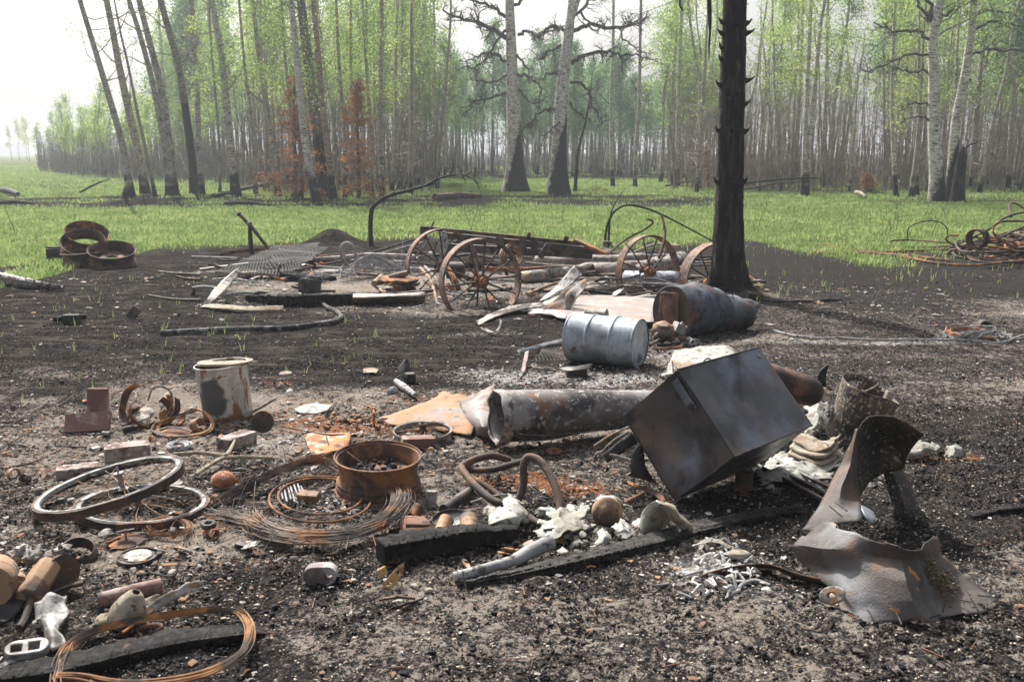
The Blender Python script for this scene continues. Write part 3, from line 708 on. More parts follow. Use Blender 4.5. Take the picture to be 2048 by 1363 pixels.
big_limbs(b1, Y1, [([(1012, 76), (975, 52), (930, 38), (885, 20)], 10), ([(1010, 34), (985, 14), (950, 4), (920, -10)], 8), ([(1012, 122), (985, 108), (955, 112), (935, 122)], 7), ([(1035, 70), (1060, 62), (1075, 75), (1100, 62), (1128, 55)], 7),
                   ([(1035, 150), (1065, 155), (1080, 180), (1078, 210)], 6), ([(1014, 185), (985, 195), (950, 205), (925, 230)], 6), ([(1013, 150), (980, 165), (945, 160)], 5), ([(1036, 180), (1062, 205), (1090, 200)], 5), ([(1035, 110), (1050, 130), (1062, 160)], 5),
                   ([(1012, 60), (990, 90), (960, 130), (930, 135)], 6), ([(1030, 10), (1060, -20), (1085, -60)], 7), ([(1010, -20), (970, -60), (930, -80)], 8)], 5)
b2 = named_tree("right of two big white poplars, leaning, forked at the top", (1116, 389), [(1117, 330), (1122, 205), (1132, 110), (1138, 60)], 33, 19, m_bigbark, 22, top=2.5, nbr=0, flare=1.7)
Y2 = G(1116, 389)[1]
t2 = MB()
for pth, w in (([(1137, 70), (1142, 20), (1140, -60), (1130, -150)], 17), ([(1138, 55), (1152, 12), (1172, -50), (1190, -130)], 13)):
    tube(t2, smoothpath([Q(x, y, Y2) for x, y in pth], 5), [w * Y2 / LENS_PX / 2, w * Y2 / LENS_PX / 5], n=9)
part("fork", t2, m_bigbark, b2)
big_limbs(b2, Y2, [([(1146, 62), (1180, 50), (1230, 55), (1265, 50), (1290, 42)], 9), ([(1142, 128), (1170, 110), (1205, 106), (1245, 108), (1290, 118)], 9), ([(1130, 60), (1108, 52), (1085, 62), (1070, 78)], 8), ([(1140, 165), (1165, 168), (1180, 190), (1186, 215), (1205, 245)], 7), ([(1112, 218), (1085, 222), (1060, 245), (1040, 268)], 7),
                   ([(1120, 145), (1095, 150), (1080, 165)], 6), ([(1140, 205), (1155, 225), (1180, 240)], 5), ([(1160, 20), (1185, 60), (1215, 40)], 5), ([(1125, 90), (1100, 100), (1085, 120), (1070, 110)], 6), ([(1150, 30), (1200, -10), (1250, -30)], 7), ([(1235, 55), (1260, 90), (1300, 110)], 4), ([(1130, 240), (1100, 260), (1075, 300)], 4)], 6)
named_tree("thin forked dead sapling just right of the leaning big poplar", (1150, 386), [(1153, 340), (1157, 300), (1172, 240), (1180, 190)], 7, 3, m_blackbark, 23, name="dead_sapling", top=1, nbr=9, blen=1.6, bmat=m_darktwig)
named_tree("pale slim birch right of the two big poplars, bare crown", (1226, 374), [(1223, 300), (1222, 205), (1226, 100), (1227, 0)], 8, 5, m_birch, 24, name="birch_tree", nbr=16, blen=2.4, bmat=m_darktwig)
named_tree("thin grey birch right of the pale slim one, bare crown", (1270, 374), [(1272, 300), (1278, 205), (1280, 100), (1282, 0)], 8, 5, m_poplar, 25, name="birch_tree", nbr=16, blen=2.4, bmat=m_darktwig)
named_tree("straight pale birch left of the burnt black trunk", (1354, 374), [(1356, 250), (1358, 150), (1362, 50), (1364, 0)], 9, 6, m_birch, 26, name="birch_tree", nbr=14, blen=1.7, leafy=3, leafm=m_leafG)
named_tree("thin curving tree with low branches left of the burnt trunk", (1397, 374), [(1402, 300), (1408, 200), (1392, 120), (1380, 40)], 8, 5, m_greybark, 27, nbr=14, blen=1.9, leafy=3)
named_tree("left stem of the sunlit white twin birch right of burnt trunk", (1608, 393), [(1610, 300), (1614, 182), (1619, 73), (1622, 0)], 12, 7, m_birch, 28, name="birch_tree", nbr=13, blen=2.0, leafy=3, lowest=.35)
named_tree("right leaning stem of the sunlit white twin birch", (1612, 393), [(1618, 300), (1628, 200), (1641, 55), (1650, 0)], 11, 6, m_birch, 29, name="birch_tree", nbr=13, blen=2.0, leafy=3, lowest=.35)
named_tree("slim birch left of the big white pair on the right", (1793, 394), [(1788, 320), (1784, 219), (1786, 120), (1790, 20)], 9, 6, m_birch, 30, name="birch_tree", nbr=12, blen=1.8, leafy=3)
named_tree("leaning brown stem close left of the big right pair", (1822, 395), [(1830, 330), (1838, 250), (1842, 170)], 10, 6, m_greybark, 31, nbr=12, blen=1.6, leafy=2)
named_tree("short grey stem touching the left of the big right pair", (1834, 392), [(1834, 330), (1840, 240), (1838, 150)], 9, 6, m_poplar, 32, nbr=10, blen=1.6, leafy=2)
b3 = named_tree("thick white poplar at right with spreading limbs and sooty foot", (1876, 404), [(1873, 350), (1868, 255), (1868, 150), (1866, 80), (1880, 0)], 28, 17, bark("white_poplar_bark", (.60, .57, .53), (.36, .33, .30), 1.2, 3.0), 33, top=4, nbr=10, blen=2.6, leafy=5, lowest=.5, flare=1.5, depth=2)
Y3 = G(1876, 404)[1]
big_limbs(b3, Y3, [([(1862, 80), (1830, 62), (1790, 62), (1750, 45)], 7), ([(1862, 108), (1810, 112), (1770, 130), (1740, 140)], 6), ([(1862, 145), (1820, 142), (1780, 132)], 6), ([(1862, 210), (1830, 206), (1800, 225)], 5), ([(1872, 50), (1845, 20), (1825, -20)], 8), ([(1880, 40), (1910, 20), (1940, 5)], 6), ([(1862, 240), (1830, 235), (1800, 245)], 5), ([(1866, 70), (1855, 0), (1850, -60)], 9)], 8, m_darktwig, twigs=4)
b4 = named_tree("leaning white poplar behind the thick right one, curving upward", (1902, 402), [(1906, 320), (1913, 237), (1930, 150), (1941, 75), (1947, 0)], 22, 14, m_bigbark, 34, top=4, nbr=8, blen=2.2, leafy=4, lowest=.55, flare=1.6)
big_limbs(b4, G(1902, 402)[1], [([(1948, 60), (1985, 42), (2020, 48), (2060, 55)], 6), ([(1946, 108), (1985, 98), (2030, 102), (2070, 92)], 6), ([(1948, 30), (1980, 20), (2030, 30)], 6), ([(1940, 160), (1925, 158), (1905, 150)], 5)], 9, twigs=4)
t = empty("charred_snag", G(1918, 403), "broken charred black snag leaning beside the right poplars", "tree stump")
Y5 = G(1918, 403)[1]; mb = MB(); tube(mb, smoothpath([Q(1914, 412, Y5), Q(1917, 370, Y5), Q(1923, 320, Y5), Q(1928, 294, Y5)], 5), [.30, .22, .19, .16, .03], n=9)
part("trunk", mb, m_blackbark, t)
mb = MB(); branch(mb, Q(1928, 300, Y5), (1, .2, .3), .9, .03, np.random.default_rng(4), 1, .3, 0, None, 4); part("broken_limb", mb, m_soot, t)

# scorched spruces
def spruce(label, base, topy, wpx, seed, nb=95):
    rg = np.random.default_rng(seed); b = G(*base); Y = b[1]; k = Y / LENS_PX; tp = Q(base[0] - 5, topy, Y); h = tp[2] - b[2]; a = empty("spruce_tree", b, label, "spruce", "scorched red spruces")
    tr = MB(); tube(tr, smoothpath([b - [0, 0, .1], (b + tp) / 2, tp], 6), [.09, .06, .01], n=7)
    nd = MB(); N = []; W = wpx * k / 2 * 1.25
    for i in range(nb):
        t_ = rg.random() ** 1.1 * .95 + .04; z = b[2] + h * t_; L = W * (1.15 - t_) * rg.uniform(.45, 1.15); an = rg.uniform(0, 6.28)
        p = b + (tp - b) * t_; d = np.array([math.cos(an), math.sin(an), .12 - .25 * (1 - t_)])
        pts = branch(tr, p, d, L, .012, rg, 1, .10, .01, None, 3, 6, 5)
        for q in pts[1:]:
            n = int(11 * (.5 + rg.random())); N.append(q + rg.normal(size=(n, 3)) * np.array([.16, .16, .055]) * (.5 + L * .5))
    N = np.concatenate(N); leaves(nd, N, rg.uniform(.6, 1.3, len(N)) * .075, rg)
    part("trunk", tr, m_darktwig, a); part("crown", nd, m_needle, a); return a
spruce("left scorched spruce with rust red needles behind thin stems", (592, 397), 150, 120, 71)
spruce("right scorched spruce with rust red needles and pointed top", (718, 397), 160, 105, 72)
spruce("tiny orange spruce in the shade right of the white twin birch", (1738, 388), 345, 26, 73, 26)
spruce("tiny orange spruce left of the burnt black trunk", (1418, 376), 290, 26, 74, 36)

# the burnt black trunk in front
b = G(1455, 588); Y = b[1]; a = empty("burnt_tree", b, "tall burnt black trunk with broken branch stubs beside the dented drum", "burnt tree")
mb = MB(); pth = smoothpath([Q(1453, 600, Y), Q(1455, 560, Y), Q(1457, 480, Y), Q(1459, 380, Y), Q(1462, 240, Y), Q(1466, 120, Y), Q(1469, 0, Y), Q(1471, -200, Y), Q(1474, -500, Y)], 34)
k = Y / LENS_PX / 2; rad = np.interp(pth[:, 2], [0, .12, .4, 1.0, 2.2, 3.5, 6.5], np.array([112, 84, 66, 56, 50, 44, 26]) * k)
a_ = np.linspace(0, 2 * math.pi, 40, endpoint=False); V = []
for i_, (q, r_) in enumerate(zip(pth, rad)):
    rr = r_ * (1 + .10 * np.exp(-max(q[2], 0) * 4) * 2.2 * np.cos(a_ * 5 + .6) + .08 * (vn2(a_ * 2.2, a_ * 0 + q[2] * 3, 3) - .5) + .07 * (vn2(a_ * 6, a_ * 0 + q[2] * 7, 4) - .5) + .05 * (vn2(a_ * 9, a_ * 0 + q[2] * 22, 5) - .5))
    V.append(np.stack([q[0] + rr * np.cos(a_), q[1] + rr * np.sin(a_), np.full(40, q[2])], -1))
V = np.concatenate(V); mm = len(pth); i = np.arange(mm - 1)[:, None] * 40; j = np.arange(40)[None]
mb.add(V, np.stack([i + j, i + (j + 1) % 40, i + 40 + (j + 1) % 40, i + 40 + j], -1).reshape(-1, 4)); part("trunk", mb, m_blackbark, a)
rg = np.random.default_rng(12)
def stub(px, py, dirx, L, r=.035, fr=-.3):
    q = Q(px, py, Y); c = np.array([np.interp(q[2], pth[:, 2], pth[:, 0]), Y, q[2]]); R_ = np.interp(q[2], pth[:, 2], rad)
    d = unit(np.array([dirx, fr, .0])); s = c + d * R_ * .7; mb = MB()
    tube(mb, smoothpath([s, s + d * R_ * .32, s + d * (R_ * .4 + L * .5) + [0, 0, .015], s + d * (R_ * .4 + L) + [0, 0, .05]], 4), [r * 2.1, r * 1.1, r * .45, r * .12], n=7); part("branch_stub", mb, m_blackbark, a)
for px, py, dx, L in [(1436, 45, -1, .05), (1432, 67, -1, .06), (1436, 95, -1, .03), (1438, 118, -1, .03), (1436, 170, -1, .05), (1436, 260, -1, .03), (1495, 67, 1, .09), (1492, 47, 1, .05), (1494, 162, 1, .10), (1490, 208, 1, .05), (1490, 263, 1, .05), (1486, 362, 1, .02), (1436, 362, -1, .03)]: stub(px, py, dx, L)
for px, py, fx in [(1470, 50, .2), (1458, 70, -.2), (1450, 200, -.3), (1475, 180, .3), (1455, 260, -.1), (1472, 262, .5), (1468, 362, .2), (1452, 400, -.2)]: stub(px, py, fx, .01, .03, -1.0)
for px, py, ex, ey in [(1430, 592, 1385, 600), (1490, 592, 1560, 606), (1470, 604, 1500, 622), (1440, 600, 1420, 618)]:
    q0, q1 = P(px, py, .08), P(ex, ey, -.03); mb = MB(); tube(mb, smoothpath([q0, (q0 + q1) / 2 + [0, .05, .0], q1], 5), [.07, .045, .02], n=7); part("root", mb, m_blackbark, a)
mb = MB(); tube(mb, smoothpath([Q(1417, -300, Y), Q(1417, -60, Y), Q(1419, 30, Y), Q(1420, 62, Y), Q(1418, 90, Y), Q(1418, 118, Y)], 6), [.03, .026, .028, .014, .012, .006], n=6)
tube(mb, smoothpath([Q(1472, -380, Y), Q(1440, -370, Y), Q(1417, -300, Y)], 5), [.035, .03], n=6); part("hanging_branch", mb, m_soot, a)
mb = MB(); tube(mb, smoothpath([Q(1472, -250, Y), Q(1420, -180, Y), Q(1380, -90, Y), Q(1360, 0, Y), Q(1366, 22, Y)], 6), [.035, .028, .014, .008], n=6); part("dead_branch", mb, m_soot, a)

# ------------------------------------------------------------------ the wood itself
kinds = []
for k in range(5): kinds.append(tree_meshes(100 + k, 10.5 + k * .9, .055 + .009 * k, m_leafY, m_poplar, crown=.36, nbr=26, blen=1.7, per=11, lsize=.10))
for k in range(4): kinds.append(tree_meshes(110 + k, 9.0 + k, .06 + .009 * k, m_leafG, m_greybark, crown=.30, nbr=28, blen=1.7, per=12, lsize=.105))
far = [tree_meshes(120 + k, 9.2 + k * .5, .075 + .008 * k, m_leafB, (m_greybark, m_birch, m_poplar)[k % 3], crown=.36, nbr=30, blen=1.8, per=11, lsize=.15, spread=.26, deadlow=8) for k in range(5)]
young = [tree_meshes(130 + k, 4.2 + k * .4, .03, m_leafY, m_greybark, crown=.32, nbr=18, blen=.9, per=5, lsize=.11, spread=.16, deadlow=8, lean=.05, asc=1.0) for k in range(4)]
bare = [tree_meshes(140 + k, 8.0 + k, .05 + .01 * k, m_leafY, (m_greybark, m_poplar)[k % 2], crown=.25, nbr=22, blen=1.5, per=1, lsize=.08, spread=.1, deadlow=16, lean=.12) for k in range(4)]
def wood(n, pick, region, label, group, sizes, seed, name="poplar_tree", mind=.9):
    rg = np.random.default_rng(seed); got = []
    for _ in range(n * 40):
        if len(got) >= n: break
        px, Yd = region(rg); x_ = (px - CX) / LENS_PX * Yd
        if any((x_ - a) ** 2 + (Yd - b) ** 2 < mind ** 2 for a, b in got): continue
        got.append((x_, Yd)); s = rg.uniform(*sizes)
        plant_tree(name, pick[rg.integers(len(pick))], (x_, Yd, float(gh(np.array([x_]), np.array([Yd]))[0])), rg.uniform(0, 6.28), s, label, "tree", group, s * rg.uniform(.92, 1.1))
def reg(a, b, c, d): return lambda rg: (rg.uniform(a, b), rg.uniform(c, d))
def left_edge(rg):
    px = rg.uniform(330, 850); lo = np.interp(px, [330, 480, 560, 850], [70, 56, 44, 42]); return px, lo + rg.random() ** 1.2 * 34
wood(42, kinds[:5] + kinds[:3] + kinds[5:7], left_edge, "slim leafy poplar inside the left wood", "poplars standing in the left wood", (.85, 1.15), 1)
wood(18, far, lambda rg: (rg.uniform(340, 860), rg.uniform(75, 100)), "hazy green poplar at the back of the left wood", "poplars at the back of the left wood", (1.0, 1.45), 2)
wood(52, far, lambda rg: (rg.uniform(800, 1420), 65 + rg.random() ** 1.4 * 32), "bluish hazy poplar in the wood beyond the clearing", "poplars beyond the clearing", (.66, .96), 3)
wood(44, kinds + far[:1], lambda rg: (rg.uniform(1310, 2250), np.interp(rg.random(), [0, 1], [46, 82])), "slim poplar inside the right wood", "poplars standing in the right wood", (.9, 1.3), 4)
wood(36, bare, lambda rg: (rg.uniform(1340, 2200), 42 + rg.random() ** 1.3 * 26), "bare thin grey stem in the right wood", "bare stems in the right wood", (.7, 1.15), 5)
wood(22, bare, lambda rg: (rg.uniform(500, 880), 40 + rg.random() * 22), "bare thin grey stem in the left wood", "bare stems in the left wood", (.7, 1.1), 6)
def thicket(rg):
    px = rg.uniform(88, 420); lo = np.interp(px, [88, 160, 340, 420], [88, 72, 55, 52]); return px, lo + rg.random() * 26
wood(46, young, thicket, "slender young tree in the yellow green thicket at left", "young trees of the left thicket", (.8, 1.2), 7, "young_tree", .6)
wood(14, far, lambda rg: (rg.uniform(340, 480), rg.uniform(95, 125)), "tall hazy tree rising behind the left thicket", "tall trees behind the left thicket", (1.0, 1.5), 8)
for k, (px, Yd, s) in enumerate([(40, 190, 1.5), (55, 200, 1.7), (75, 170, 1.4), (70, 210, 1.6)]):
    x_ = (px - CX) / LENS_PX * Yd; plant_tree("young_tree", young[k], (x_, Yd, 0), k, s, "far hazy sapling standing alone in the left field", "tree", "far saplings in the left field")

# undergrowth and the far side of the wood: past counting
def stems(name, px0, px1, d0, d1, n, h0, h1, r, mat, label, edge=None, seed=0, tw=4):
    rg = np.random.default_rng(seed); px = rg.uniform(px0, px1, n); Yd = d0 + rg.random(n) ** 1.2 * (d1 - d0)
    if edge: Yd = np.maximum(Yd, np.interp(px, *edge) + rg.random(n) * 14)
    x_ = (px - CX) / LENS_PX * Yd; h = rg.uniform(h0, h1, n); A = np.stack([x_, Yd, gh(x_, Yd) - .05], -1)
    ln = rg.normal(size=(n, 2)) * .08; B = A + np.stack([ln[:, 0] * h, ln[:, 1] * h, h], -1)
    mb = MB(); sticks(mb, A, B, r * rg.uniform(.6, 1.4, n), r * .3)
    t_ = rg.uniform(.15, .95, (n, tw)); A2 = (A[:, None] + (B - A)[:, None] * t_[..., None]).reshape(-1, 3)
    d = rg.normal(size=A2.shape); d[:, 2] = np.abs(d[:, 2]) * .8; d /= np.linalg.norm(d, axis=1, keepdims=True)
    L = (np.repeat(h, tw) * rg.uniform(.08, .3, n * tw))[:, None]; B2 = A2 + d * L; sticks(mb, A2, B2, r * .38, r * .2)
    d2 = d + rg.normal(size=d.shape) * .6; A3 = A2 + d * L * .5; sticks(mb, A3, A3 + d2 * L * .5, r * .25, r * .15)
    return tag(link(name, mb.mesh(name, mat, smooth=False)), label, "undergrowth", kind="stuff")
stems("undergrowth", 480, 880, 41, 75, 650, 1.5, 6, .022, m_twig, "grey leafless undergrowth of the left wood", seed=1)
stems("undergrowth", 1330, 2400, 43, 78, 1800, 1.5, 6.5, .024, M_("brown_twig", (.20, .16, .13), [((.30, .245, .205), 2, .4, .65)], rough=.9), "brown leafless undergrowth of the right wood", seed=2, tw=5)
stems("undergrowth", 780, 1400, 66, 100, 700, 2, 7, .026, m_twig, "blue grey undergrowth beyond the clearing", seed=3)
stems("undergrowth", 92, 480, 52, 105, 1500, 1.5, 3.8, .022, m_twig, "grey stems crowding the left thicket", ([92, 160, 340, 480], [86, 70, 54, 48]), seed=4)
def backwood(name, px0, px1, d0, d1, n, h, per, mat, label, seed, lo=.42, ls=.26):
    rg = np.random.default_rng(seed); px = rg.uniform(px0, px1, n); Yd = rg.uniform(d0, d1, n); x_ = (px - CX) / LENS_PX * Yd
    hh = rg.uniform(h * .75, h * 1.15, n); A = np.stack([x_, Yd, 0 * x_ - .1], -1); B = A + np.stack([rg.normal(0, .2, n), rg.normal(0, .2, n), hh], -1)
    mb = MB(); sticks(mb, A, B, rg.uniform(.07, .15, n), .03, 5)
    t_ = lo + (1 - lo) * rg.random((n, per)); C = A[:, None] + (B - A)[:, None] * t_[..., None]
    w = 1.5 * np.sin(np.clip((t_ - lo) / (1 - lo), 0, 1) * 2.6 + .5)[..., None] * .75
    C = (C + rg.normal(size=C.shape) * w * np.array([1, 1, .6])).reshape(-1, 3)
    lv = MB(); leaves(lv, C, rg.uniform(.6, 1.3, len(C)) * ls, rg)
    a = tag(link(name, mb.mesh(name, m_greybark)), label, "woodland", kind="stuff"); l = link("foliage", lv.mesh("foliage", mat)); l.parent = a
    l["kind"] = "stuff"
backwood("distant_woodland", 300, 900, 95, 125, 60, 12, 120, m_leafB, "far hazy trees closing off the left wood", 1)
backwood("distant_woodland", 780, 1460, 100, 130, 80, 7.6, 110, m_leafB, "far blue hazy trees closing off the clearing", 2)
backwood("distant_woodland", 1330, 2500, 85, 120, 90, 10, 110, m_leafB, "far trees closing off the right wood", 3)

# haze over the whole place
hz = MB(); box(hz, (0, 560, 9.2), (2800, 1720, 20.6)); hz_me = hz.mesh("haze", None, smooth=False)
mh = bpy.data.materials.new("smoke_haze"); mh.use_nodes = True; t = mh.node_tree
t.nodes.remove(t.nodes["Principled BSDF"]); pv = t.nodes.new("ShaderNodeVolumePrincipled")
pv.inputs['Color'].default_value = (.86, .92, 1.0, 1); pv.inputs['Density'].default_value = .0012; pv.inputs['Anisotropy'].default_value = .35
t.links.new(pv.outputs[0], t.nodes["Material Output"].inputs['Volume']); hz_me.materials.append(mh)
try: mh.cycles.homogeneous_volume = True
except Exception: pass
tag(link("haze", hz_me), "thin smoke haze hanging over the field", "haze", kind="stuff")
# ================================================================== WRECKAGE
ASHY = ((.50, .48, .45), 22, .66, .76)
m_rust = M_("rusty_steel", (.20, .088, .042), [((.36, .155, .055), 9, .45, .62), ((.07, .045, .036), 6, .48, .62), ((.40, .35, .30), 50, .80, .92)], rough=.9, bump=.35, bscale=60, metal=.1)
m_orange = M_("orange_rust", (.42, .185, .06), [((.26, .10, .045), 8, .45, .6), ((.50, .42, .34), 14, .58, .7), ((.10, .06, .045), 12, .60, .68)], rough=.9, bump=.3, bscale=60)
m_rustdk = M_("brown_burnt_steel", (.075, .050, .040), [((.17, .085, .05), 7, .48, .66), ((.035, .03, .029), 5, .5, .64), ((.26, .24, .22), 55, .80, .94)], rough=.8, bump=.3, bscale=60, metal=.2)
m_scorch = M_("scorched_steel", (.040, .039, .041), [((.105, .075, .058), 3.2, .48, .68), ((.020, .020, .022), 5, .5, .65), ((.18, .19, .20), 70, .82, .95), ((.16, .09, .05), 13, .74, .82)], rough=.55, metal=.35, bump=.12, bscale=50, rlayer=(7, .42, .72))
m_drum = M_("scorched_drum_paint", (.20, .228, .262), [((.35, .385, .43), 4, .46, .64), ((.15, .15, .155), 2.4, .50, .80), ((.16, .08, .05), 9, .74, .80)], rough=.5, metal=.4, bump=.08, bscale=40, rlayer=(6, .38, .65))
m_drumdk = M_("dark_drum_paint", (.066, .082, .102), [((.135, .158, .185), 4, .48, .66), ((.16, .07, .05), 6, .60, .70), ((.028, .028, .03), 7, .5, .65)], rough=.6, metal=.3, bump=.15, bscale=40)
m_galv = M_("burnt_galvanised_sheet", (0.216, 0.205, 0.184), [((0.158, 0.151, 0.144), 6, .45, .62), ((0.274, 0.158, 0.072), 9, .55, .68), ((0.0648, 0.0576, 0.054), 11, .60, .70), ((0.317, 0.302, 0.281), 18, .55, .7)], rough=.65, metal=.25, bump=.2, bscale=40)
m_paleash = M_("ash_grey_steel", (0.212, 0.2, 0.187), [((0.357, 0.34, 0.315), 10, .48, .62), ((0.085, 0.0723, 0.0638), 8, .52, .64), ((0.238, 0.145, 0.0765), 14, .60, .68)], rough=.85, bump=.3, bscale=50)
m_white = M_("melted_white", (0.29, 0.297, 0.264), [((0.383, 0.389, 0.356), 14, .45, .62), ((0.198, 0.185, 0.145), 7, .52, .68), ((0.099, 0.0924, 0.0825), 22, .62, .72)], rough=.75, bump=.35, bscale=35)
m_cream = M_("dirty_canvas", (0.272, 0.235, 0.177), [((0.354, 0.32, 0.265), 10, .45, .62), ((0.224, 0.17, 0.116), 8, .52, .66), ((0.0816, 0.068, 0.0544), 18, .66, .74)], rough=.95, bump=.5, bscale=50)
m_brick = M_("fired_brick", (.30, .235, .21), [((.38, .33, .305), 9, .48, .64), ((.13, .085, .072), 6, .5, .65), ((.48, .45, .43), 26, .64, .74)], rough=.95, bump=.5, bscale=70)
m_redbrick = M_("red_brick", (.185, .105, .088), [((.26, .17, .15), 8, .46, .66), ((.36, .31, .29), 9, .56, .80), ((.08, .055, .05), 5, .62, .8)], rough=.95, bump=.4, bscale=70)
m_alu = M_("melted_aluminium", (0.28, 0.276, 0.273), [((0.392, 0.385, 0.378), 12, .48, .62), ((0.126, 0.115, 0.108), 9, .5, .63)], rough=.6, metal=.35, bump=.35, bscale=40)
m_charwood = M_("charred_wood", (.010, .0097, .0095), [((.036, .034, .033), 20, .5, .72), ((.16, .085, .04), 10, .82, .9), ((.13, .12, .115), 45, .80, .92)], rough=.85, bump=1.0, bscale=30, spec=.25)
m_hose = M_("burnt_hose", (.10, .10, .105), [((.26, .25, .24), 14, .5, .62), ((.03, .03, .032), 10, .48, .62)], rough=.95, bump=.5, bscale=60)
m_wire = M_("rusty_wire", (.24, .115, .05), [((.36, .19, .08), 10, .48, .62), ((.08, .06, .05), 6, .5, .62)], rough=.8)
m_wiregrey = M_("burnt_tyre_wire", (.13, .10, .08), [((.24, .19, .15), 10, .46, .62), ((.26, .13, .06), 4, .54, .66), ((.045, .04, .038), 7, .5, .64)], rough=.75)
m_enamel = M_("white_pail_paint", (.52, .50, .46), [((.38, .365, .33), 6, .48, .64), ((0.225, 0.105, 0.045), 7, .56, .64, 7.0, (1.88, 1.88, 0.413)), ((0.225, 0.105, 0.045), 15, .70, .78)], rough=.6, bump=.15, bscale=30)
m_dkiron = M_("burnt_iron", (.05, .042, .04), [((.12, .085, .07), 9, .48, .64), ((.025, .024, .024), 6, .5, .62)], rough=.7, metal=.3, bump=.3, bscale=50)
m_bikerim = M_("bike_rim_alloy", (.25, .265, .25), [((.16, .165, .155), 9, .48, .64), ((.07, .06, .055), 7, .55, .66), ((.34, .35, .33), 16, .54, .75)], rough=.75, metal=.1, bump=.15)
m_greywht = M_("ash_coated_pipe", (0.245, 0.245, 0.252), [((0.34, 0.34, 0.34), 10, .46, .62), ((0.0816, 0.0748, 0.0748), 16, .62, .70)], rough=.9, bump=.3)

def T(name, label, cat, at, group=None): return empty(name, at, label, cat, group)
def one(name, mb, mat, label, cat, group=None, **k): return thing(name, mb, mat, label, cat, group, **k)
def k_(py): return np.linalg.norm(P(CX, py) - [0, 0, EYE]) / LENS_PX    # metres a pixel at ground row py
RIMP = [(.98, .0), (1.0, .01), (1.0, .03), (.965, .06), (.95, .10), (.965, .14), (.965, .20), (.94, .24), (.95, .32), (.90, .38), (.88, .5), (.89, .66), (.92, .80), (.945, .93), (1.0, .965), (1.0, .985), (.98, 1.0)]
def rim(label, c, axis, r, w, mat=None, disc=True, group="truck wheel rims", coal=False):
    """pressed steel wheel rim; c: middle of its lower flange, axis upward out of it"""
    a = T("wheel_rim", label, "wheel rim", c, group); M = frame(axis); mb = MB()
    pr = [(p * r, q * w) for p, q in RIMP]; lathe(mb, pr, 56, c, M)
    part("rim_barrel", mb, mat or m_rustdk, a, solid=.007)
    if disc:
        mb = MB(); lathe(mb, [(.775 * r, .50 * w), (.6 * r, .44 * w), (.45 * r, .52 * w), (.26 * r, .46 * w), (.25 * r, .44 * w)], 40, c, M); part("wheel_disc", mb, mat or m_rustdk, a, solid=.006)
    if coal:
        mb = MB(); g = np.random.default_rng(3)
        for i in range(70):
            an, rr = g.uniform(0, 6.28), r * .68 * g.random() ** .5
            lump(mb, np.array(c) + M @ np.array([rr * math.cos(an), rr * math.sin(an), w * .52 + g.uniform(0, .02)]), g.uniform(.008, .018), 1, .5, 2, i)
        part("charcoal_fill", mb, m_coal, a)["kind"] = "stuff"
    return a
# ---- truck rim in the middle, and the pile at the left edge
c = G(757, 972, .005); rim("rusty truck rim full of charcoal in the middle of the debris", c, (0.02, -.06, 1), .222, .19, M_('rim_rust', (.105, .058, .042), [((.30, .135, .05), 7, .46, .70), ((.045, .036, .034), 5, .5, .72), ((.20, .10, .06), 16, .55, .7)], rough=.85, bump=.3, bscale=60), coal=True)
mb = MB(); lathe(mb, [(.205, 0), (.228, .004), (.232, .014), (.225, .02), (.205, .022)], 48, G(752, 968, -.005), frame((-.06, -.02, 1)), closed=True)
one("lock_ring", mb, m_rust, "rusty lock ring lying under the truck rim", "ring", angle=0)
c = G(226, 533, .0); rim("dark truck rim lying tilted in front of the rim pile", c, (.12, -.30, 1), .345, .27, m_rustdk)
c = G(170, 531, .0); rim("rusty rim lying flat under the upright ones in the pile", c, (-.05, 0, 1), .33, .20, m_rustdk, disc=False)
c = Q(168, 503, G(170, 528)[1] + .12); rim("dark bent rim leaning on the flat rim of the pile", c, (.20, -.50, .84), .33, .20, m_rustdk, disc=False)
c = Q(172, 490, G(170, 528)[1] + .42); rim("rust brown rim standing topmost at the back of the pile", c, (.32, -.40, .86), .33, .24, m_rust, disc=False)
a = T("metal_box", "open black burnt box behind the pile of rims", "box", G(135, 520)); b = G(135, 522); mb = MB(); w, dd, hh = .62, .45, .20; M = rotz(.06)
for cx, cy, sx, sy in ((0, -dd / 2, w, .02), (0, dd / 2, w, .02), (-w / 2, 0, .02, dd - .03), (w / 2, 0, .02, dd - .03)): box(mb, b + M @ np.array([cx, cy + .2, hh / 2]), (sx, sy, hh), M)
part("box_wall", mb, m_soot, a, smooth=False, bevel=.004); mb = MB(); box(mb, b + M @ np.array([0, .2, .012]), (w - .03, dd - .03, .02), M); part("box_floor", mb, m_soot, a, smooth=False)
mb = MB(); box(mb, b + M @ np.array([-.16, .06, hh + .01]), (.36, .05, .02), M @ roty(.06)); part("rim_strip", mb, m_charwood, a)
c = G(845, 872, .0); a = T("spoked_wheel", "small grey spoked wheel with tall hub lying on the orange sheet", "wheel", c)
mb = MB(); r = 57 * k_(850); lathe(mb, [(r * .93, .05), (r, .055), (r, .042), (r * .95, .034), (r * .95, .016), (r, .008), (r, .0), (r * .93, .0)], 48, c, frame((0, -.05, 1)), closed=True); part("rim_barrel", mb, m_paleash, a)
mb = MB(); lathe(mb, [(.0, .0), (.028, .0), (.026, .02), (.020, .03), (.020, .075), (.026, .08), (.026, .095), (.018, .1), (.013, .095), (.013, .05)], 18, c, frame((.05, -.1, 1))); part("hub", mb, m_rustdk, a)
mb = MB(); g = np.random.default_rng(5)
for i in range(18):
    an = i * 6.283 / 18; tube(mb, [c + [.02 * math.cos(an + .6), .02 * math.sin(an + .6), .06], c + [r * .93 * math.cos(an), r * .93 * math.sin(an), .03 + g.uniform(-.01, .01)]], .0016, n=4)
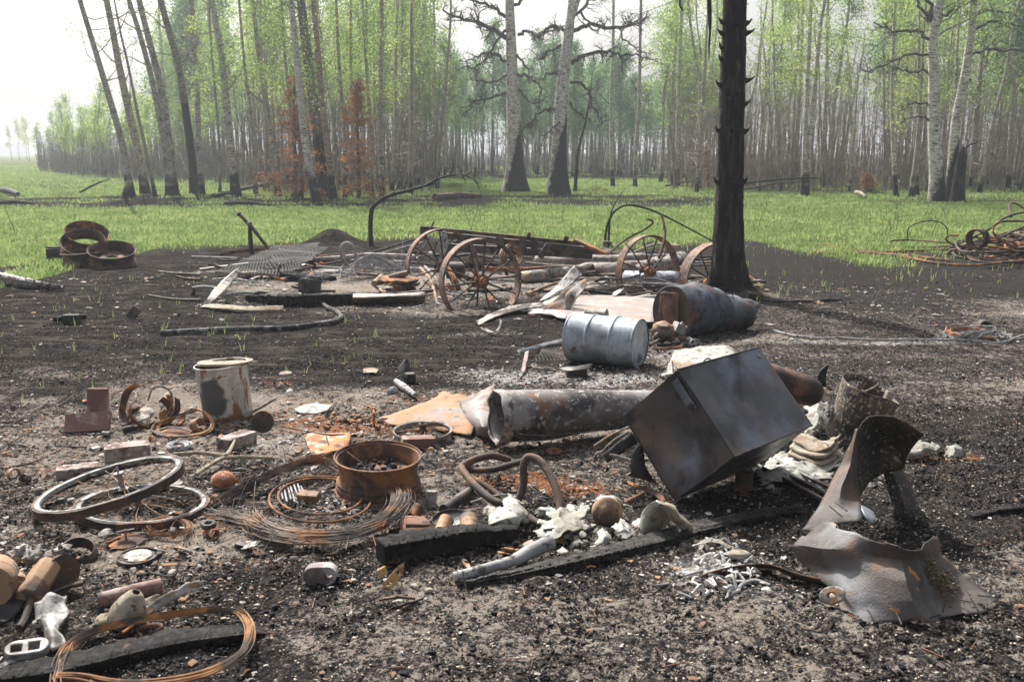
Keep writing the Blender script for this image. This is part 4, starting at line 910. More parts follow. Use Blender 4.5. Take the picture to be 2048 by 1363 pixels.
part("spokes", mb, m_wire, a)["kind"] = "stuff"

# ---- bike wheels
def bike_wheel(label, c, nrm, r, hub, seed):
    a = T("bicycle_wheel", label, "bicycle wheel", c, "burnt bicycle wheels"); M = frame(nrm); mb = MB(); g = np.random.default_rng(seed)
    lathe(mb, [(r, .012), (r + .006, .014), (r + .008, .011), (r - .002, .004), (r - .012, .0), (r - .002, -.004), (r + .008, -.011), (r + .006, -.014), (r, -.012), (r - .014, -.011), (r - .019, 0), (r - .014, .011)], 72, c, M, closed=True); part("rim_barrel", mb, m_bikerim, a, angle=60)
    mb = MB(); lathe(mb, [(r + .009, .015), (r + .022, .013), (r + .022, -.028), (r + .009, -.03), (r + .005, -.015)], 72, c, M, closed=True, wob=lambda V: V + nvec(V * 14, 3) * .004); part("tyre_bead", mb, m_rustdk, a)
    sp = T("spoke_set", None, None, c); COL.objects.unlink(sp); bpy.data.objects.remove(sp)
    for i in range(28):
        an = i * 6.283 / 28 + g.uniform(-.05, .05)
        if g.random() < .2: continue
        p0 = c + M @ np.array([hub[0] + .018 * math.cos(an + .9), hub[1] + .018 * math.sin(an + .9), hub[2]]); p1 = c + M @ np.array([(r - .016) * math.cos(an), (r - .016) * math.sin(an), 0])
        if g.random() < .3: p0 = p1 + (p0 - p1) * g.uniform(.4, .7) + g.normal(size=3) * .05
        md = (p0 + p1) / 2 + g.normal(size=3) * .022; mb = MB(); tube(mb, smoothpath([p0, md, p1], 4), .0017, n=4); part("spoke", mb, m_wire, a)
    h = c + M @ np.array(hub); mb = MB(); lathe(mb, [(.0, -.045), (.024, -.045), (.026, -.04), (.013, -.03), (.013, .03), (.026, .04), (.024, .045), (.006, .046), (.006, .09), (.0, .09)], 16, h, M); part("hub", mb, m_alu, a); return a
k = k_(980)
c = (P(82, 1017, .05) + P(350, 932, .17)) / 2
xa = unit(P(350, 932, .17) - P(82, 1017, .05)); up = unit(np.array([0.0, .07, 1]) - xa * np.dot([0.0, .07, 1], xa))
bike_wheel("grey alloy bicycle rim resting tilted on top of a second one", c + [0, 0, .012], up, 128 * k, (.05, .02, .0), 1)
c = G(285, 1005, .03); bike_wheel("bicycle rim lying flat beneath the tilted one", c, (.05, .03, 1), 112 * k, (-.03, .02, .0), 2)

# ---- wagon wheels
def wagon_wheel(label, px, py, Y, nrm, r, w, ns, seed, phase=0):
    c = Q(px, py, Y); a = T("wagon_wheel", label, "wagon wheel", c, "iron wagon wheels"); M = frame(nrm, (1, 0, 0)); mb = MB()
    lathe(mb, [(r, -w / 2), (r, w / 2), (r - .02, w / 2), (r - .024, 0), (r - .02, -w / 2)], 72, c, M, closed=True); part("iron_rim", mb, m_wrim, a, angle=30)
    mb = MB(); lathe(mb, [(0, .13), (.03, .13), (.032, .11), (.05, .105), (.055, .07), (.075, .06), (.085, .04), (.085, .02), (.06, .0), (.06, -.04), (.085, -.06), (.085, -.085), (.05, -.1), (.045, -.16), (0, -.16)], 22, c, M); part("hub", mb, m_rust, a)
    for i in range(ns):
        an = phase + i * 6.283 / ns; z0 = (.045 if i % 2 else -.05); e = np.array([math.cos(an), math.sin(an), 0])
        mb = MB(); tube(mb, [c + M @ (e * .07 + [0, 0, z0]), c + M @ (e * r * .55 + [0, 0, z0 * .5]), c + M @ (e * (r - .012))], [.013, .010, .009], n=6); part("spoke", mb, m_rustdk, a)
    return a
m_wrim = M_("wagon_rim_rust", (.15, .085, .058), [((.24, .13, .08), 6, .46, .62), ((.09, .062, .05), 5, .5, .64), ((.33, .30, .27), 30, .64, .76)], rough=.8, metal=.15, bump=.2, bscale=50)
wagon_wheel("whole iron wagon wheel with rusty hub standing in front of the wreck", 961, 562, 11.0, (.42, -.90, .03), .475, .14, 14, 1, .1)
wagon_wheel("second wagon wheel half hidden behind the whole front one", 885, 533, 12.6, (.42, -.90, .06), .48, .13, 14, 2, .3)
wagon_wheel("wagon wheel sunk under bent rods left of the burnt trunk", 1296, 545, 12.7, (.52, -.85, .05), .48, .12, 12, 3, .2)
wagon_wheel("wagon wheel half hidden behind the burnt black trunk", 1428, 567, 12.2, (.48, -.87, .05), .50, .17, 12, 4, 0)

# ---- drums
def drum(name, label, c, ax, r, L, mat, capmat, crush=None, bung=None, nrm_n=48):
    a = T(name, label, "drum", c, "burnt steel drums"); M = frame(ax, (0, 0, 1)); mb = MB()
    pr = [(r * .985, 0), (r * 1.02, .004), (r * 1.025, .012), (r, .022)]
    def rib(z): return [(r, z - .026), (r * 1.012, z - .012), (r * 1.045, z - .004), (r * 1.045, z + .004), (r * 1.012, z + .012), (r, z + .026)]
    pr += [(r, L * .12), (r, L * .22)] + rib(L / 3) + [(r, L * .42), (r * .995, L * .5), (r, L * .58)] + rib(2 * L / 3) + [(r, L * .8), (r, L * .9), (r, L - .022), (r * 1.025, L - .012), (r * 1.02, L - .004), (r * .985, L)]
    wob = crush or (lambda V: V * (1 + .010 * (vn3(V * 5, 3) * 2 - 1))[:, None]); lathe(mb, pr, 64, c, M, wob=wob); part("drum_wall", mb, mat, a, angle=25)
    for e, z in (("near", .012), ("far", L - .012)):
        mb = MB(); z2 = z; lathe(mb, [(0, z2), (r * .2, z2 + .001), (r * .5, z2), (r * .9, z2 - .001), (r * .93, z2), (r * .985, z2)], 48, c, M, wob=lambda V: wob(V) + np.array([0, 0, 1]) * (nvec(V * 7, 5)[:, 2] * (.012 if crush else .003))[:, None]); lid_ = part("drum_lid", mb, capmat if e == "near" else mat, a); near_lid = lid_ if e == "near" else near_lid
    if bung:
        q = c + M @ np.array([bung[0] * r, bung[1] * r, 0.012]); mb = MB(); lathe(mb, [(.05, .004), (.045, -.002), (.036, .0), (.034, -.006), (.026, -.006), (.024, -.018), (.012, -.018), (.012, -.006), (0, -.006)], 20, q, M); part("bung", mb, mat, near_lid)
    return a
m_cap = M_("ash_sky_drum_lid", (.36, .39, .44), [((.22, .25, .29), 5, .46, .70), ((.48, .50, .53), 7, .5, .75), ((.12, .11, .11), 6, .74, .86)], rough=.6, metal=.3)  # whitish ash plus sky reflection, both put into the lid colour
k = k_(735); r = 49 * k; ax = unit([-.88, .47, .02]); c = G(1281, 741); c[1] += .10; c[2] = r + g0(c) - .01
cp = Q(1281, 695, c[1]); c = np.array([cp[0], c[1], c[2]])
drum("steel_drum", "small silver grey ribbed drum lying on its side", c, ax, r, .60, m_drum, m_cap, bung=(-.62, .1))
k = k_(672); r = 54 * k; ax = unit([.80, .60, .0]); c = Q(1344, 624, P(1344, 674)[1] + .05); c[2] = r + g0(c) - .03
def crush(V):
    W = V.copy(); t_ = np.clip(V[:, 2] / .86, 0, 1); f = 1 - .34 * sstep(.35, 1, t_); W[:, 0] = (W[:, 0] + .24) * f - .24; W[:, 1] *= 1 + .06 * sstep(.4, 1, t_)
    d = nvec(V * 4.5, 8, 2); W[:, :2] *= (1 + .07 * d[:, :1] * sstep(.1, .6, t_)[:, None]); return W
db = drum("steel_drum", "large black dented drum with a brown crumpled lid", c, ax, r, .86, m_drumdk, m_rustdk, crush)
M = frame(ax, (0, 0, 1)); mb = MB(); mb2 = MB()
sheet(mb, [[c + M @ np.array([x * r, y * r, -.004 - .03 * (1 - abs(y)) * (x > -.3) - .02 * abs(math.sin(3 * x))]) for y in (-.5, -.2, .12, .42)] for x in (-.75, -.2, .3, .78)], 5, .012, 9, 4)
part("crumpled_lid", mb, M_("lid_rust", (.15, .068, .05), [((.21, .11, .08), 6, .48, .66), ((.07, .04, .035), 6, .5, .64)], rough=.85, bump=.2), db, solid=.003)
e = c + ax * .84; mb = MB(); sheet(mb, [[e + [0, 0, .05], e + [.16, .02, .05], e + [.30, .05, .0]], [e + [0, -.10, -.02], e + [.14, -.09, -.04], e + [.29, .03, -.02]], [e + [0, -.12, -.16], e + [.1, -.1, -.15], e + [.2, -.04, -.12]]], 5, .012, 6, 2)
part("torn_end", mb, m_drumdk, db, solid=.003)
mb = MB(); q = c + ax * .78; tube(mb, smoothpath([q + [0, -.16, .14], q + [.02, -.22, .02], q + [.02, -.22, -.12], q + [.03, -.24, -.2]], 4), .006, n=5); part("loose_hoop", mb, m_rustdk, db)
for px, py in ((1131, 662),):
    q = Q(px, py, cp[1] + .33); mb = MB(); lump(mb, q, (.022, .022, .035), 2, .3); lump(mb, q + [0, 0, .03], (.02, .02, .018), 2, .2); one("valve_fitting", mb, m_orange, "bright orange rusty fitting at the end of the silver drum", "fitting")

# ---- the big tank
pF = G(1350, 1000, .012); k = np.linalg.norm(pF - [0, 0, EYE]) / LENS_PX * 1.0; cp_, sp_ = math.cos(PITCH), math.sin(PITCH)
def cam2w(v): return (np.array([1., 0, 0]) * v[0] + np.array([0, sp_, cp_]) * v[1] + np.array([0, -cp_, sp_]) * v[2])
u = cam2w((93, -158, 63)) * k; v = cam2w((-90, -98, -113)) * k; w = cam2w((204, 41, -198)) * k
lu, lv, lw = (np.linalg.norm(q) for q in (u, v, w)); u, v, w = unit(u), unit(v), unit(w); w = unit(w - u * np.dot(u, w)); v = np.cross(u, w) * np.sign(np.dot(np.cross(u, w), v))
pD = pF - v * lv; pA = pD - u * lu
TK = T("steel_tank", "big dark scorched steel box lying tipped on one edge", "steel box", pF)
Mt = np.stack([u, v, w], 1); mb = MB(); box(mb, pA + (u * lu + v * lv + w * lw) / 2, (lu, lv, lw), Mt if np.linalg.det(Mt) > 0 else np.stack([v, u, w], 1))
if np.linalg.det(Mt) <= 0: mb = MB(); box(mb, pA + (u * lu + v * lv + w * lw) / 2, (lv, lu, lw), np.stack([v, u, w], 1))
# finely divided and slightly dented
tk = MB(); N = 22
for o_, e1, e2 in ((pA, u * lu, v * lv), (pA, u * lu, w * lw), (pA, v * lv, w * lw), (pA + w * lw, u * lu, v * lv), (pA + v * lv, u * lu, w * lw), (pA + u * lu, v * lv, w * lw)):
    g1 = np.linspace(0, 1, N); A_, B_ = np.meshgrid(g1, g1, indexing='ij'); nn = unit(np.cross(e1, e2))
    V = o_ + A_.ravel()[:, None] * e1 + B_.ravel()[:, None] * e2
    edge_ = (np.sin(A_ * math.pi) * np.sin(B_ * math.pi)).ravel(); d = (vn3(V * 6, 21) - .5) * .03 + (vn3(V * 2.6, 22) - .5) * .05
    V = V + nn * (d * np.clip(edge_ * 1.4, 0, 1))[:, None]
    i = np.arange(N - 1)[:, None] * N; j = np.arange(N - 1)[None]; tk.add(V, np.stack([i + j, i + j + 1, i + N + j + 1, i + N + j], -1).reshape(-1, 4))
m_tank = M_("scorched_tank", (.085, .084, .09), [((.17, .13, .108), 2.6, .46, .80), ((.15, .165, .20), 2.2, .52, .70), ((.04, .04, .042), 4, .54, .80), ((.26, .27, .29), 150, .86, .98)], rough=.45, metal=.5, bump=.05, bscale=120, rlayer=(5, .36, .58))
part("tank_body", tk, m_tank, TK, angle=25)
for p0, p1 in ((pA, pA + u * lu), (pA + u * lu, pA + u * lu + w * lw), (pA + u * lu, pA + u * lu + v * lv), (pA + v * lv, pA + v * lv + u * lu), (pA, pA + w * lw)):
    mb = MB(); tube(mb, [p0, (p0 + p1) / 2 + nvec(((p0 + p1) / 2)[None] * 5)[0] * .003, p1], .0045, n=6); part("seam", mb, m_scorch, TK)
s0 = pA + u * .05 + v * .045 - w * .007; mb = MB(); box(mb, s0 + u * .07, (.17, .045, .006), np.stack([u, v, np.cross(u, v)], 1)); bp_ = part("bracket_plate", mb, m_drumdk, TK, bevel=.002)
mb = MB(); q = s0 + u * .13 - w * .004; lathe(mb, [(.0, .012), (.012, .012), (.018, .008), (.02, 0)], 14, q, frame(-w)); part("bolt_head", mb, m_scorch, bp_)
q = pA + w * lw * .93 + u * .05 - v * .003; mb = MB(); lathe(mb, [(0, .002), (.012, .002), (.014, 0)], 10, q, frame(-v, u)); part("white_disc", mb, m_white, TK)  # flat white disc laid on the steel, nothing cut through
# handles and brackets at the open end of the tank
H0 = pA + v * lv - w * .0
hd = T("brace_rod", "grey hooked iron rods sticking out left of the big box", "iron rod", G(1200, 905)); mb = MB()
tube(mb, smoothpath([Q(1262, 852, 4.95), Q(1225, 868, 4.95), Q(1188, 892, 4.95)], 4), .0065, n=7); part("rod", mb, m_paleash, hd)
mb = MB(); tube(mb, smoothpath([Q(1258, 862, 4.93), Q(1228, 880, 4.92), Q(1205, 902, 4.92), Q(1196, 905, 4.9), Q(1190, 910, 4.9), Q(1196, 914, 4.9), Q(1202, 908, 4.9)], 4), .0065, n=7); part("hooked_rod", mb, m_paleash, hd)
a = T("bracket", "grey angled bracket plates at the left end of the big box", "bracket", G(1240, 960)); mb = MB()
sheet(mb, [[Q(1205, 908, 4.95), Q(1262, 862, 5.0)], [Q(1215, 925, 4.92), Q(1275, 885, 4.98)]], 3, hard=True); part("bracket_plate", mb, m_scorch, a, solid=.006)
mb = MB(); sheet(mb, [[Q(1262, 905, 4.85), Q(1285, 880, 4.86)], [Q(1262, 945, 4.8), Q(1290, 930, 4.84)], [Q(1255, 950, 4.8), Q(1310, 965, 4.84)]], 3, hard=True); part("bracket_plate", mb, m_scorch, a, solid=.006)
mb = MB(); tube(mb, smoothpath([Q(1219, 910, 4.86), Q(1235, 913, 4.85), Q(1265, 921, 4.84), Q(1296, 919, 4.86)], 4), .011, n=8); part("bent_bar", mb, m_paleash, a)
one("spring_strip", (lambda m_: (sheet(m_, [[P(1255, 960, .02), P(1255, 966, .02)], [P(1275, 968, .05), P(1275, 976, .03)], [P(1310, 980, .05), P(1308, 990, .03)], [P(1335, 1002, .02), P(1330, 1010, .015)]], 5), m_)[1])(MB()), m_rust, "rusty curved strip curling out under the big box", "metal strip", solid=.004)
mb = MB(); lathe(mb, [(.045, 0), (.045, .11), (.038, .11), (.038, 0)], 20, G(1486, 985, -.01), frame((.05, .05, 1)), closed=True); one("pipe_stump", mb, m_rust, "short rusty pipe propping up the right end of the big box", "pipe")
mb = MB(); lathe(mb, [(.0, 0), (.02, .0), (.005, .12), (0, .12)], 12, P(1250, 1008, .02), frame((.75, .35, .35))); one("iron_spike", mb, m_rustdk, "brown tapered spike lying left of the box's lowest corner", "spike")

# ---- torn sheet in the right foreground
SH = T("torn_sheet", "torn scorched sheet metal rising in an arch in the right foreground", "sheet metal", G(1790, 1180))
m_skirt = M_("blistered_sheet", (.070, .058, .053), [((.145, .15, .16), 2.4, .46, .74), ((.032, .031, .032), 3.2, .52, .72), ((.14, .088, .062), 4.4, .56, .76), ((.16, .13, .08), 60, .80, .88), ((.40, .18, .05), 7, .80, .84), ((.24, .235, .23), 90, .78, .95)], rough=.62, metal=.3, bump=.35, bscale=110)
m_inner = M_("blistered_sheet_inside", (.028, .025, .023), [((.075, .048, .03), 4, .46, .62), ((.30, .27, .19), 60, .66, .76), ((.36, .36, .33), 9, .82, .88)], rough=.7, metal=.15, bump=.2, bscale=60)
mb = MB(); sheet(mb, [[P(q[0], q[1], q[2] * (.80 if q[1] < 1100 else .66)) for q in r_] for r_ in ([(1622, 1040, .24), (1680, 1050, .33), (1740, 1075, .34), (1792, 1088, .35), (1835, 1096, .30), (1868, 1060, .24)], [(1575, 1092, .14), (1665, 1095, .25), (1735, 1110, .30), (1798, 1115, .335), (1850, 1120, .24), (1893, 1112, .12)],
    [(1600, 1125, .10), (1672, 1140, .17), (1745, 1150, .22), (1808, 1160, .26), (1868, 1160, .12), (1930, 1150, .03)], [(1660, 1180, .06), (1690, 1195, .09), (1755, 1205, .11), (1820, 1205, .16), (1885, 1195, .04), (1975, 1175, .02)], [(1690, 1244, .0), (1735, 1252, .01), (1775, 1250, .02), (1838, 1248, .05), (1920, 1236, .02), (2014, 1206, .01)])], 8, .010, 6, 3, .78, .05)
part("skirt", mb, m_skirt, SH, solid=.003)
d0 = 4.35
mb = MB(); sheet(mb, [[Q(1604, 1062, 3.98), Q(1660, 1052, 3.98), Q(1722, 1044, 4.0)], [Q(1630, 1026, d0 - .2), Q(1675, 1012, d0 - .22), Q(1720, 1010, d0 - .2)], [Q(1650, 988, d0 - .08), Q(1682, 975, d0 - .14), Q(1718, 988, d0 - .03)], [Q(1682, 925, d0 + .05), Q(1700, 930, d0 - .03), Q(1716, 940, d0 - .02)], [Q(1700, 888, d0 + .07), Q(1707, 885, d0), Q(1713, 890, d0 + .02)], [Q(1710, 858, d0 + .08), Q(1714, 858, d0 + .03), Q(1718, 860, d0 + .05)]], 6, .006, 6, 5, .5)
part("neck", mb, m_skirt, SH, solid=.003)
mb = MB(); sheet(mb, [[Q(1711, 900, d0 + .0), Q(1714, 950, d0 + .0), Q(1720, 992, d0 + .0)], [Q(1718, 858, d0 + .06), Q(1730, 905, d0 + .11), Q(1740, 962, d0 + .10)], [Q(1738, 833, d0 + .09), Q(1760, 885, d0 + .2), Q(1766, 948, d0 + .15)], [Q(1782, 833, d0 + .05), Q(1790, 880, d0 + .17), Q(1795, 944, d0 + .16)], [Q(1815, 846, d0 - .0), Q(1815, 885, d0 + .1), Q(1808, 938, d0 + .15)], [Q(1846, 868, d0 - .05), Q(1832, 885, d0 + .03), Q(1816, 905, d0 + .08)]], 6, .005, 6, 6, .3)
part("arch", mb, m_inner, SH, solid=.003)
mb = MB(); sheet(mb, [[Q(1764, 944, d0 + .13), Q(1785, 948, d0 + .06), Q(1808, 938, d0 + .15)], [Q(1773, 975, d0 + .08), Q(1800, 980, d0 + .02), Q(1822, 972, d0 + .12)], [Q(1785, 1015, d0 + .05), Q(1812, 1022, d0 - .02), Q(1840, 1012, d0 + .06)], [Q(1784, 1045, d0 + .07), Q(1815, 1060, d0 + .04), Q(1855, 1035, d0 + .02)], [Q(1790, 1052, d0 + .1), Q(1825, 1078, d0 + .06), Q(1862, 1065, d0 - .05)]], 6, .008, 6, 7, .6)
part("leg", mb, m_inner, SH, solid=.003)
mb = MB(); sheet(mb, [[Q(1718, 1008, d0 + .12), Q(1728, 1030, d0 + .02), Q(1750, 1075, d0 - .03)], [Q(1745, 1022, d0 + .14), Q(1760, 1048, d0 + .05), Q(1775, 1085, d0 - .02)], [Q(1790, 1062, d0 + .16), Q(1800, 1080, d0 + .08), Q(1796, 1090, d0)]], 5, .003, 8, 8); part("pale_flap", mb, m_drum, SH, solid=.003)
g = np.random.default_rng(9); mb = MB()
for i in range(230):
    t_ = g.random(); q = P(1845 + 60 * t_ + g.normal() * 9, 1118 + 62 * t_ + g.normal() * 9, .165 - .125 * t_); lump(mb, q, g.uniform(.003, .008), 1, .4, 2, i % 7)
part("yellow_crust", mb, M_("yellow_crust", (.17, .14, .085), [((.10, .085, .06), 30, .45, .65)], rough=.95), SH)["kind"] = "stuff"
for i, (x, y, z, dx, dy) in enumerate([(1735, 1218, .05, 18, 24), (1790, 1220, .06, 14, 28), (1860, 1235, .05, 22, -8), (1885, 1222, .06, 8, -22), (1920, 1198, .05, 22, 6), (1955, 1190, .04, 26, 2), (1960, 1165, .04, 14, -14), (1930, 1175, .05, 10, 14), (1625, 1118, .13, 30, 0), (1985, 1185, .03, 14, 6), (1660, 1012, .36, 24, 20), (1672, 1005, .38, 22, 16)]):
    p0 = P(x, y, z * .7 + .016); p1 = P(x + dx, y + dy, z * .7 + .024); mb = MB(); tube(mb, [p0, p1], .0034, n=5); one("roofing_nail", mb, m_soot, "burnt nail lying on the torn sheet metal arch", "nail", "nails on the torn sheet")
one("curved_strip", (lambda m_: (sheet(m_, [[P(1372, 1166, .02), P(1390, 1172, .0)], [P(1420, 1143, .035), P(1432, 1150, .01)], [P(1480, 1130, .045), P(1487, 1136, .015)], [P(1540, 1128, .06), P(1545, 1136, .02)], [P(1600, 1148, .06), P(1590, 1156, .015)], [P(1660, 1160, .06), P(1640, 1168, .015)]], 5), m_)[1])(MB()), m_rustdk, "long thin brown strip arching over the white ash pile", "metal strip", solid=.004)
mb = MB(); lathe(mb, [(.012, 0), (.030, .006), (.034, .012), (.030, .018), (.012, .02)], 22, P(1668, 1190, .06), frame((-.75, -.55, .35)), closed=True, wob=lambda V: V * np.array([1.7, 1, 1])); one("pulley", mb, m_paleash, "grey oval pulley tucked under the left side of torn sheet", "pulley")
mb = MB(); lump(mb, G(1662, 1200, .012), (.025, .02, .016), 3, .2, 1.5, 3); one("stone", mb, m_crumb, "small tan stone beside the grey oval pulley", "stone")
# ------------------------------------------------------------------ helpers for loose wreckage
def strip_(mb, pts, wpx_or_m, up=(0, 0, 1), res=5):       # flat band along a path
    p = smoothpath(pts, res); w = np.interp(np.linspace(0, 1, len(p)), np.linspace(0, 1, len(np.atleast_1d(wpx_or_m))), np.atleast_1d(wpx_or_m))
    t = np.gradient(p, axis=0); s = np.cross(t, np.asarray(up, float)); s /= np.linalg.norm(s, axis=1, keepdims=True) + 1e-9
    V = np.stack([p - s * w[:, None] / 2, p + s * w[:, None] / 2], 1).reshape(-1, 3); i = np.arange(len(p) - 1)[:, None] * 2
    return mb.add(V, np.concatenate([i, i + 1, i + 3, i + 2], 1))
def tubeone(name, pts, r, mat, label, cat, group=None, n=8, res=6, **k):
    mb = MB(); tube(mb, smoothpath(pts, res), r, n=n, **{q: k.pop(q) for q in list(k) if q in ('flat',)}); return one(name, mb, mat, label, cat, group, **k)
def sheetone(name, ctrl, mat, label, cat, group=None, res=6, crumple=.006, cs=8, seed=0, th=.003, hard=.35, ragged=.04):
    mb = MB(); sheet(mb, ctrl, res, crumple, cs, seed, hard, ragged); return one(name, mb, mat, label, cat, group, solid=th)
def PP(*a): return [P(*q) if len(q) == 3 else P(q[0], q[1], .01) for q in a]
def brick(label, px, py, rz, mat, tilt=(0, 0), size=(.205, .098, .064), dz=0, frog=False, seed=0):
    M = rotz(rz) @ rotx(tilt[0]) @ roty(tilt[1]); c = G(px, py, 0); c = c + [0, 0, abs(M[2, 0]) * size[0] / 2 + abs(M[2, 1]) * size[1] / 2 + abs(M[2, 2]) * size[2] / 2 - .008 + dz]
    mb = MB(); n = 9; g = np.linspace(-1, 1, n)
    for ax in range(3):
        for s in (-1, 1):
            A_, B_ = np.meshgrid(g, g, indexing='ij'); V = np.zeros((n * n, 3)); V[:, ax] = s; V[:, (ax + 1) % 3] = A_.ravel() * s; V[:, (ax + 2) % 3] = B_.ravel()
            if frog and ax == 2 and s == 1: V[:, 2] -= .28 * (np.abs(V[:, 0]) < .72) * (np.abs(V[:, 1]) < .6)
            q = np.abs(V).copy(); q.sort(1); r_ = np.where(q[:, 1] > .99, .985, 1.0)[:, None]
            V = V * np.array(size) / 2 * r_; V = V + nvec(V * 22 + seed * 3, seed) * .0022
            i = np.arange(n - 1)[:, None] * n; j = np.arange(n - 1)[None]; mb.add(V @ M.T + c, np.stack([i + j, i + n + j, i + n + j + 1, i + j + 1], -1).reshape(-1, 4))
    return one("brick", mb, mat, label, "brick", "bricks among the debris", angle=50, loc=c)
brick("pinkish grey brick lying behind the tilted bicycle rim", 256, 920, .42, m_brick, size=(.24, .112, .10), seed=1)
brick("brick with a hollow face lying half hidden left behind the rims", 156, 956, .38, m_brick, (0, 0), frog=True, seed=2)
brick("grey brick pointing away beside the rusty disc on edge", 474, 888, 1.02, m_brick, (0, 0), (.215, .108, .08), seed=3)
brick("reddish brick lying against the near edge of the small spoked wheel", 835, 888, .28, m_redbrick, (0, .05), (.19, .09, .06), seed=4)
brick("red clay slab standing upright left of the broken castings", 198, 828, .02, m_redbrick, (math.pi / 2 - .12, 0), (.13, .185, .04), frog=True, seed=5)
brick("red clay slab leaning low in front of the upright one", 177, 862, .12, m_redbrick, (.95, -.12), (.28, .125, .03), seed=6)

# ---- white pail
c = G(457, 831, -.005); k = k_(828); r = 50 * k; h = 108 * k * 1.03; ax = unit([-.08, -.02, 1]); M = frame(ax, (1, 0, 0)); a = T("paint_pail", "rusty white pail with a soot patch and a bent lid", "pail", c)
mb = MB(); lathe(mb, [(r * .93, 0), (r * .95, .004), (r * .955, .02), (r * .97, h * .3), (r * .985, h * .6), (r * .99, h * .78), (r * 1.005, h * .79), (r * 1.005, h * .82), (r * .995, h * .83), (r, h * .94), (r * 1.03, h * .96), (r * 1.03, h), (r * .99, h)], 56, c, M, wob=lambda V: V * np.concatenate([1 + (vn3(V * 7, 2)[:, None] - .5) * .05] * 2 + [np.ones((len(V), 1))], 1)); part("pail_wall", mb, None, a, angle=25)
def pail_material():
    m = m_enamel.copy(); m.name = "pail_paint"; t = m.node_tree; b_ = t.nodes["Principled BSDF"]; src = b_.inputs['Base Color'].links[0].from_socket
    def ma(op, x, y, cl=False):
        q = t.nodes.new("ShaderNodeMath"); q.operation = op; q.use_clamp = cl
        for i_, v_ in enumerate((x, y)):
            if isinstance(v_, (int, float)): q.inputs[i_].default_value = v_
            else: t.links.new(v_, q.inputs[i_])
        return q.outputs[0]
    tc = t.nodes.new("ShaderNodeTexCoord"); n = t.nodes.new("ShaderNodeTexNoise"); n.inputs['Scale'].default_value = 14; n.inputs['Detail'].default_value = 6; t.links.new(tc.outputs['Object'], n.inputs[0]); sx = t.nodes.new("ShaderNodeSeparateXYZ"); t.links.new(tc.outputs['Object'], sx.inputs[0])
    def over(f, col, cur):
        x = t.nodes.new("ShaderNodeMix"); x.data_type = 'RGBA'; t.links.new(f, x.inputs[0]); t.links.new(cur, x.inputs[6]); x.inputs[7].default_value = (*col, 1); return x.outputs[2]
    nz = ma('MULTIPLY', ma('SUBTRACT', n.outputs['Fac'], .5), .14)
    cur = over(ma('MULTIPLY', ma('ADD', ma('SUBTRACT', .055, sx.outputs[2]), nz, ), 40, True), (.20, .085, .035), src)
    dx = ma('ADD', sx.outputs[0], .055); dz = ma('SUBTRACT', sx.outputs[2], h * .42); q = ma('ADD', ma('MULTIPLY', ma('MULTIPLY', dx, dx), 1 / .0105), ma('MULTIPLY', ma('MULTIPLY', dz, dz), 1 / .02))
    f = ma('MULTIPLY', ma('ADD', ma('SUBTRACT', 1.0, q), ma('MULTIPLY', nz, 16)), 2.2, True); f = ma('MULTIPLY', f, ma('LESS_THAN', sx.outputs[1], 0.0))
    cur = over(f, (.075, .078, .08), cur); t.links.new(cur, b_.inputs['Base Color']); return m
a.children[0].data.materials.clear(); a.children[0].data.materials.append(pail_material())
mb = MB(); lathe(mb, [(0, h * 1.0), (r * .5, h * .99), (r * .85, h * .985), (r * .9, h * 1.0), (r * 1.05, h * 1.01), (r * 1.07, h * .985), (r * 1.05, h * .97)], 44, c + ax * .004, M @ rotx(-.10) @ roty(.05), wob=lambda V: V + nvec(V * 9, 4) * .006); part("lid", mb, m_cream, a)

# ---- dark pail at right
c = G(1700, 880, -.005); k = k_(870); ax = unit([.26, -.14, 1]); M = frame(ax, (1, 0, 0)); r = 58 * k; h = 118 * k; a = T("burnt_pail", "dark crusted steel pail standing tilted right of the big box", "pail", c)
mb = MB(); lathe(mb, [(0, .0), (r * .84, 0), (r * .86, .01), (r * .9, h * .3), (r * .95, h * .65), (r * .99, h * .95), (r * 1.02, h)], 48, c, M, wob=lambda V: V + nvec(V * 6, 5) * np.array([.016, .016, .0]) * np.clip(V[:, 2:] / h, 0, 1) - np.array([0, 0, 1]) * (np.clip(V[:, 0] / r, 0, 1) ** 2 * .05 * (V[:, 2] > h * .6))[:, None])
m_pail = M_("crusted_pail", (.062, .052, .050), [((.13, .10, .085), 4, .48, .64), ((.42, .36, .25), 46, .58, .67), ((.028, .026, .025), 5, .54, .66)], rough=.7, metal=.25, bump=.3, bscale=60); part("pail_wall", mb, m_pail, a, solid=.003)
top = c + ax * h; mb = MB(); tube(mb, smoothpath([top + [-.06, -.02, -.03], top + [.02, -.0, .0], top + [.045, 0, .03], top + [.03, 0, .045], top + [.015, 0, .03]], 4), .006, n=6); part("hook", mb, m_paleash, a)
mb = MB(); lathe(mb, [(.014, 0), (.014, .05), (.009, .05), (.009, 0)], 14, top + [-.075, .0, -.02], frame((.1, 0, 1)), closed=True); part("spout", mb, m_paleash, a)
mb = MB(); box(mb, top + [-.07, .03, -.02], (.05, .18, .006), rotz(.3) @ rotx(.3)); part("inner_bar", mb, m_scorch, a)
mb = MB(); box(mb, top + [.10, -.01, -.055], (.055, .03, .06), rotz(.4) @ roty(.4)); part("tan_block", mb, m_cream, a, bevel=.006)
one("charred_stake", (lambda m_: (sheet(m_, [[P(1635, 770, .0), P(1652, 772, .0)], [Q(1638, 745, P(1640, 772)[1]), Q(1652, 748, P(1640, 772)[1])], [Q(1652, 730, P(1640, 772)[1]), Q(1657, 729, P(1640, 772)[1])]], 4), m_)[1])(MB()), m_soot, "small black pointed shard standing behind the big box", "shard", solid=.02)

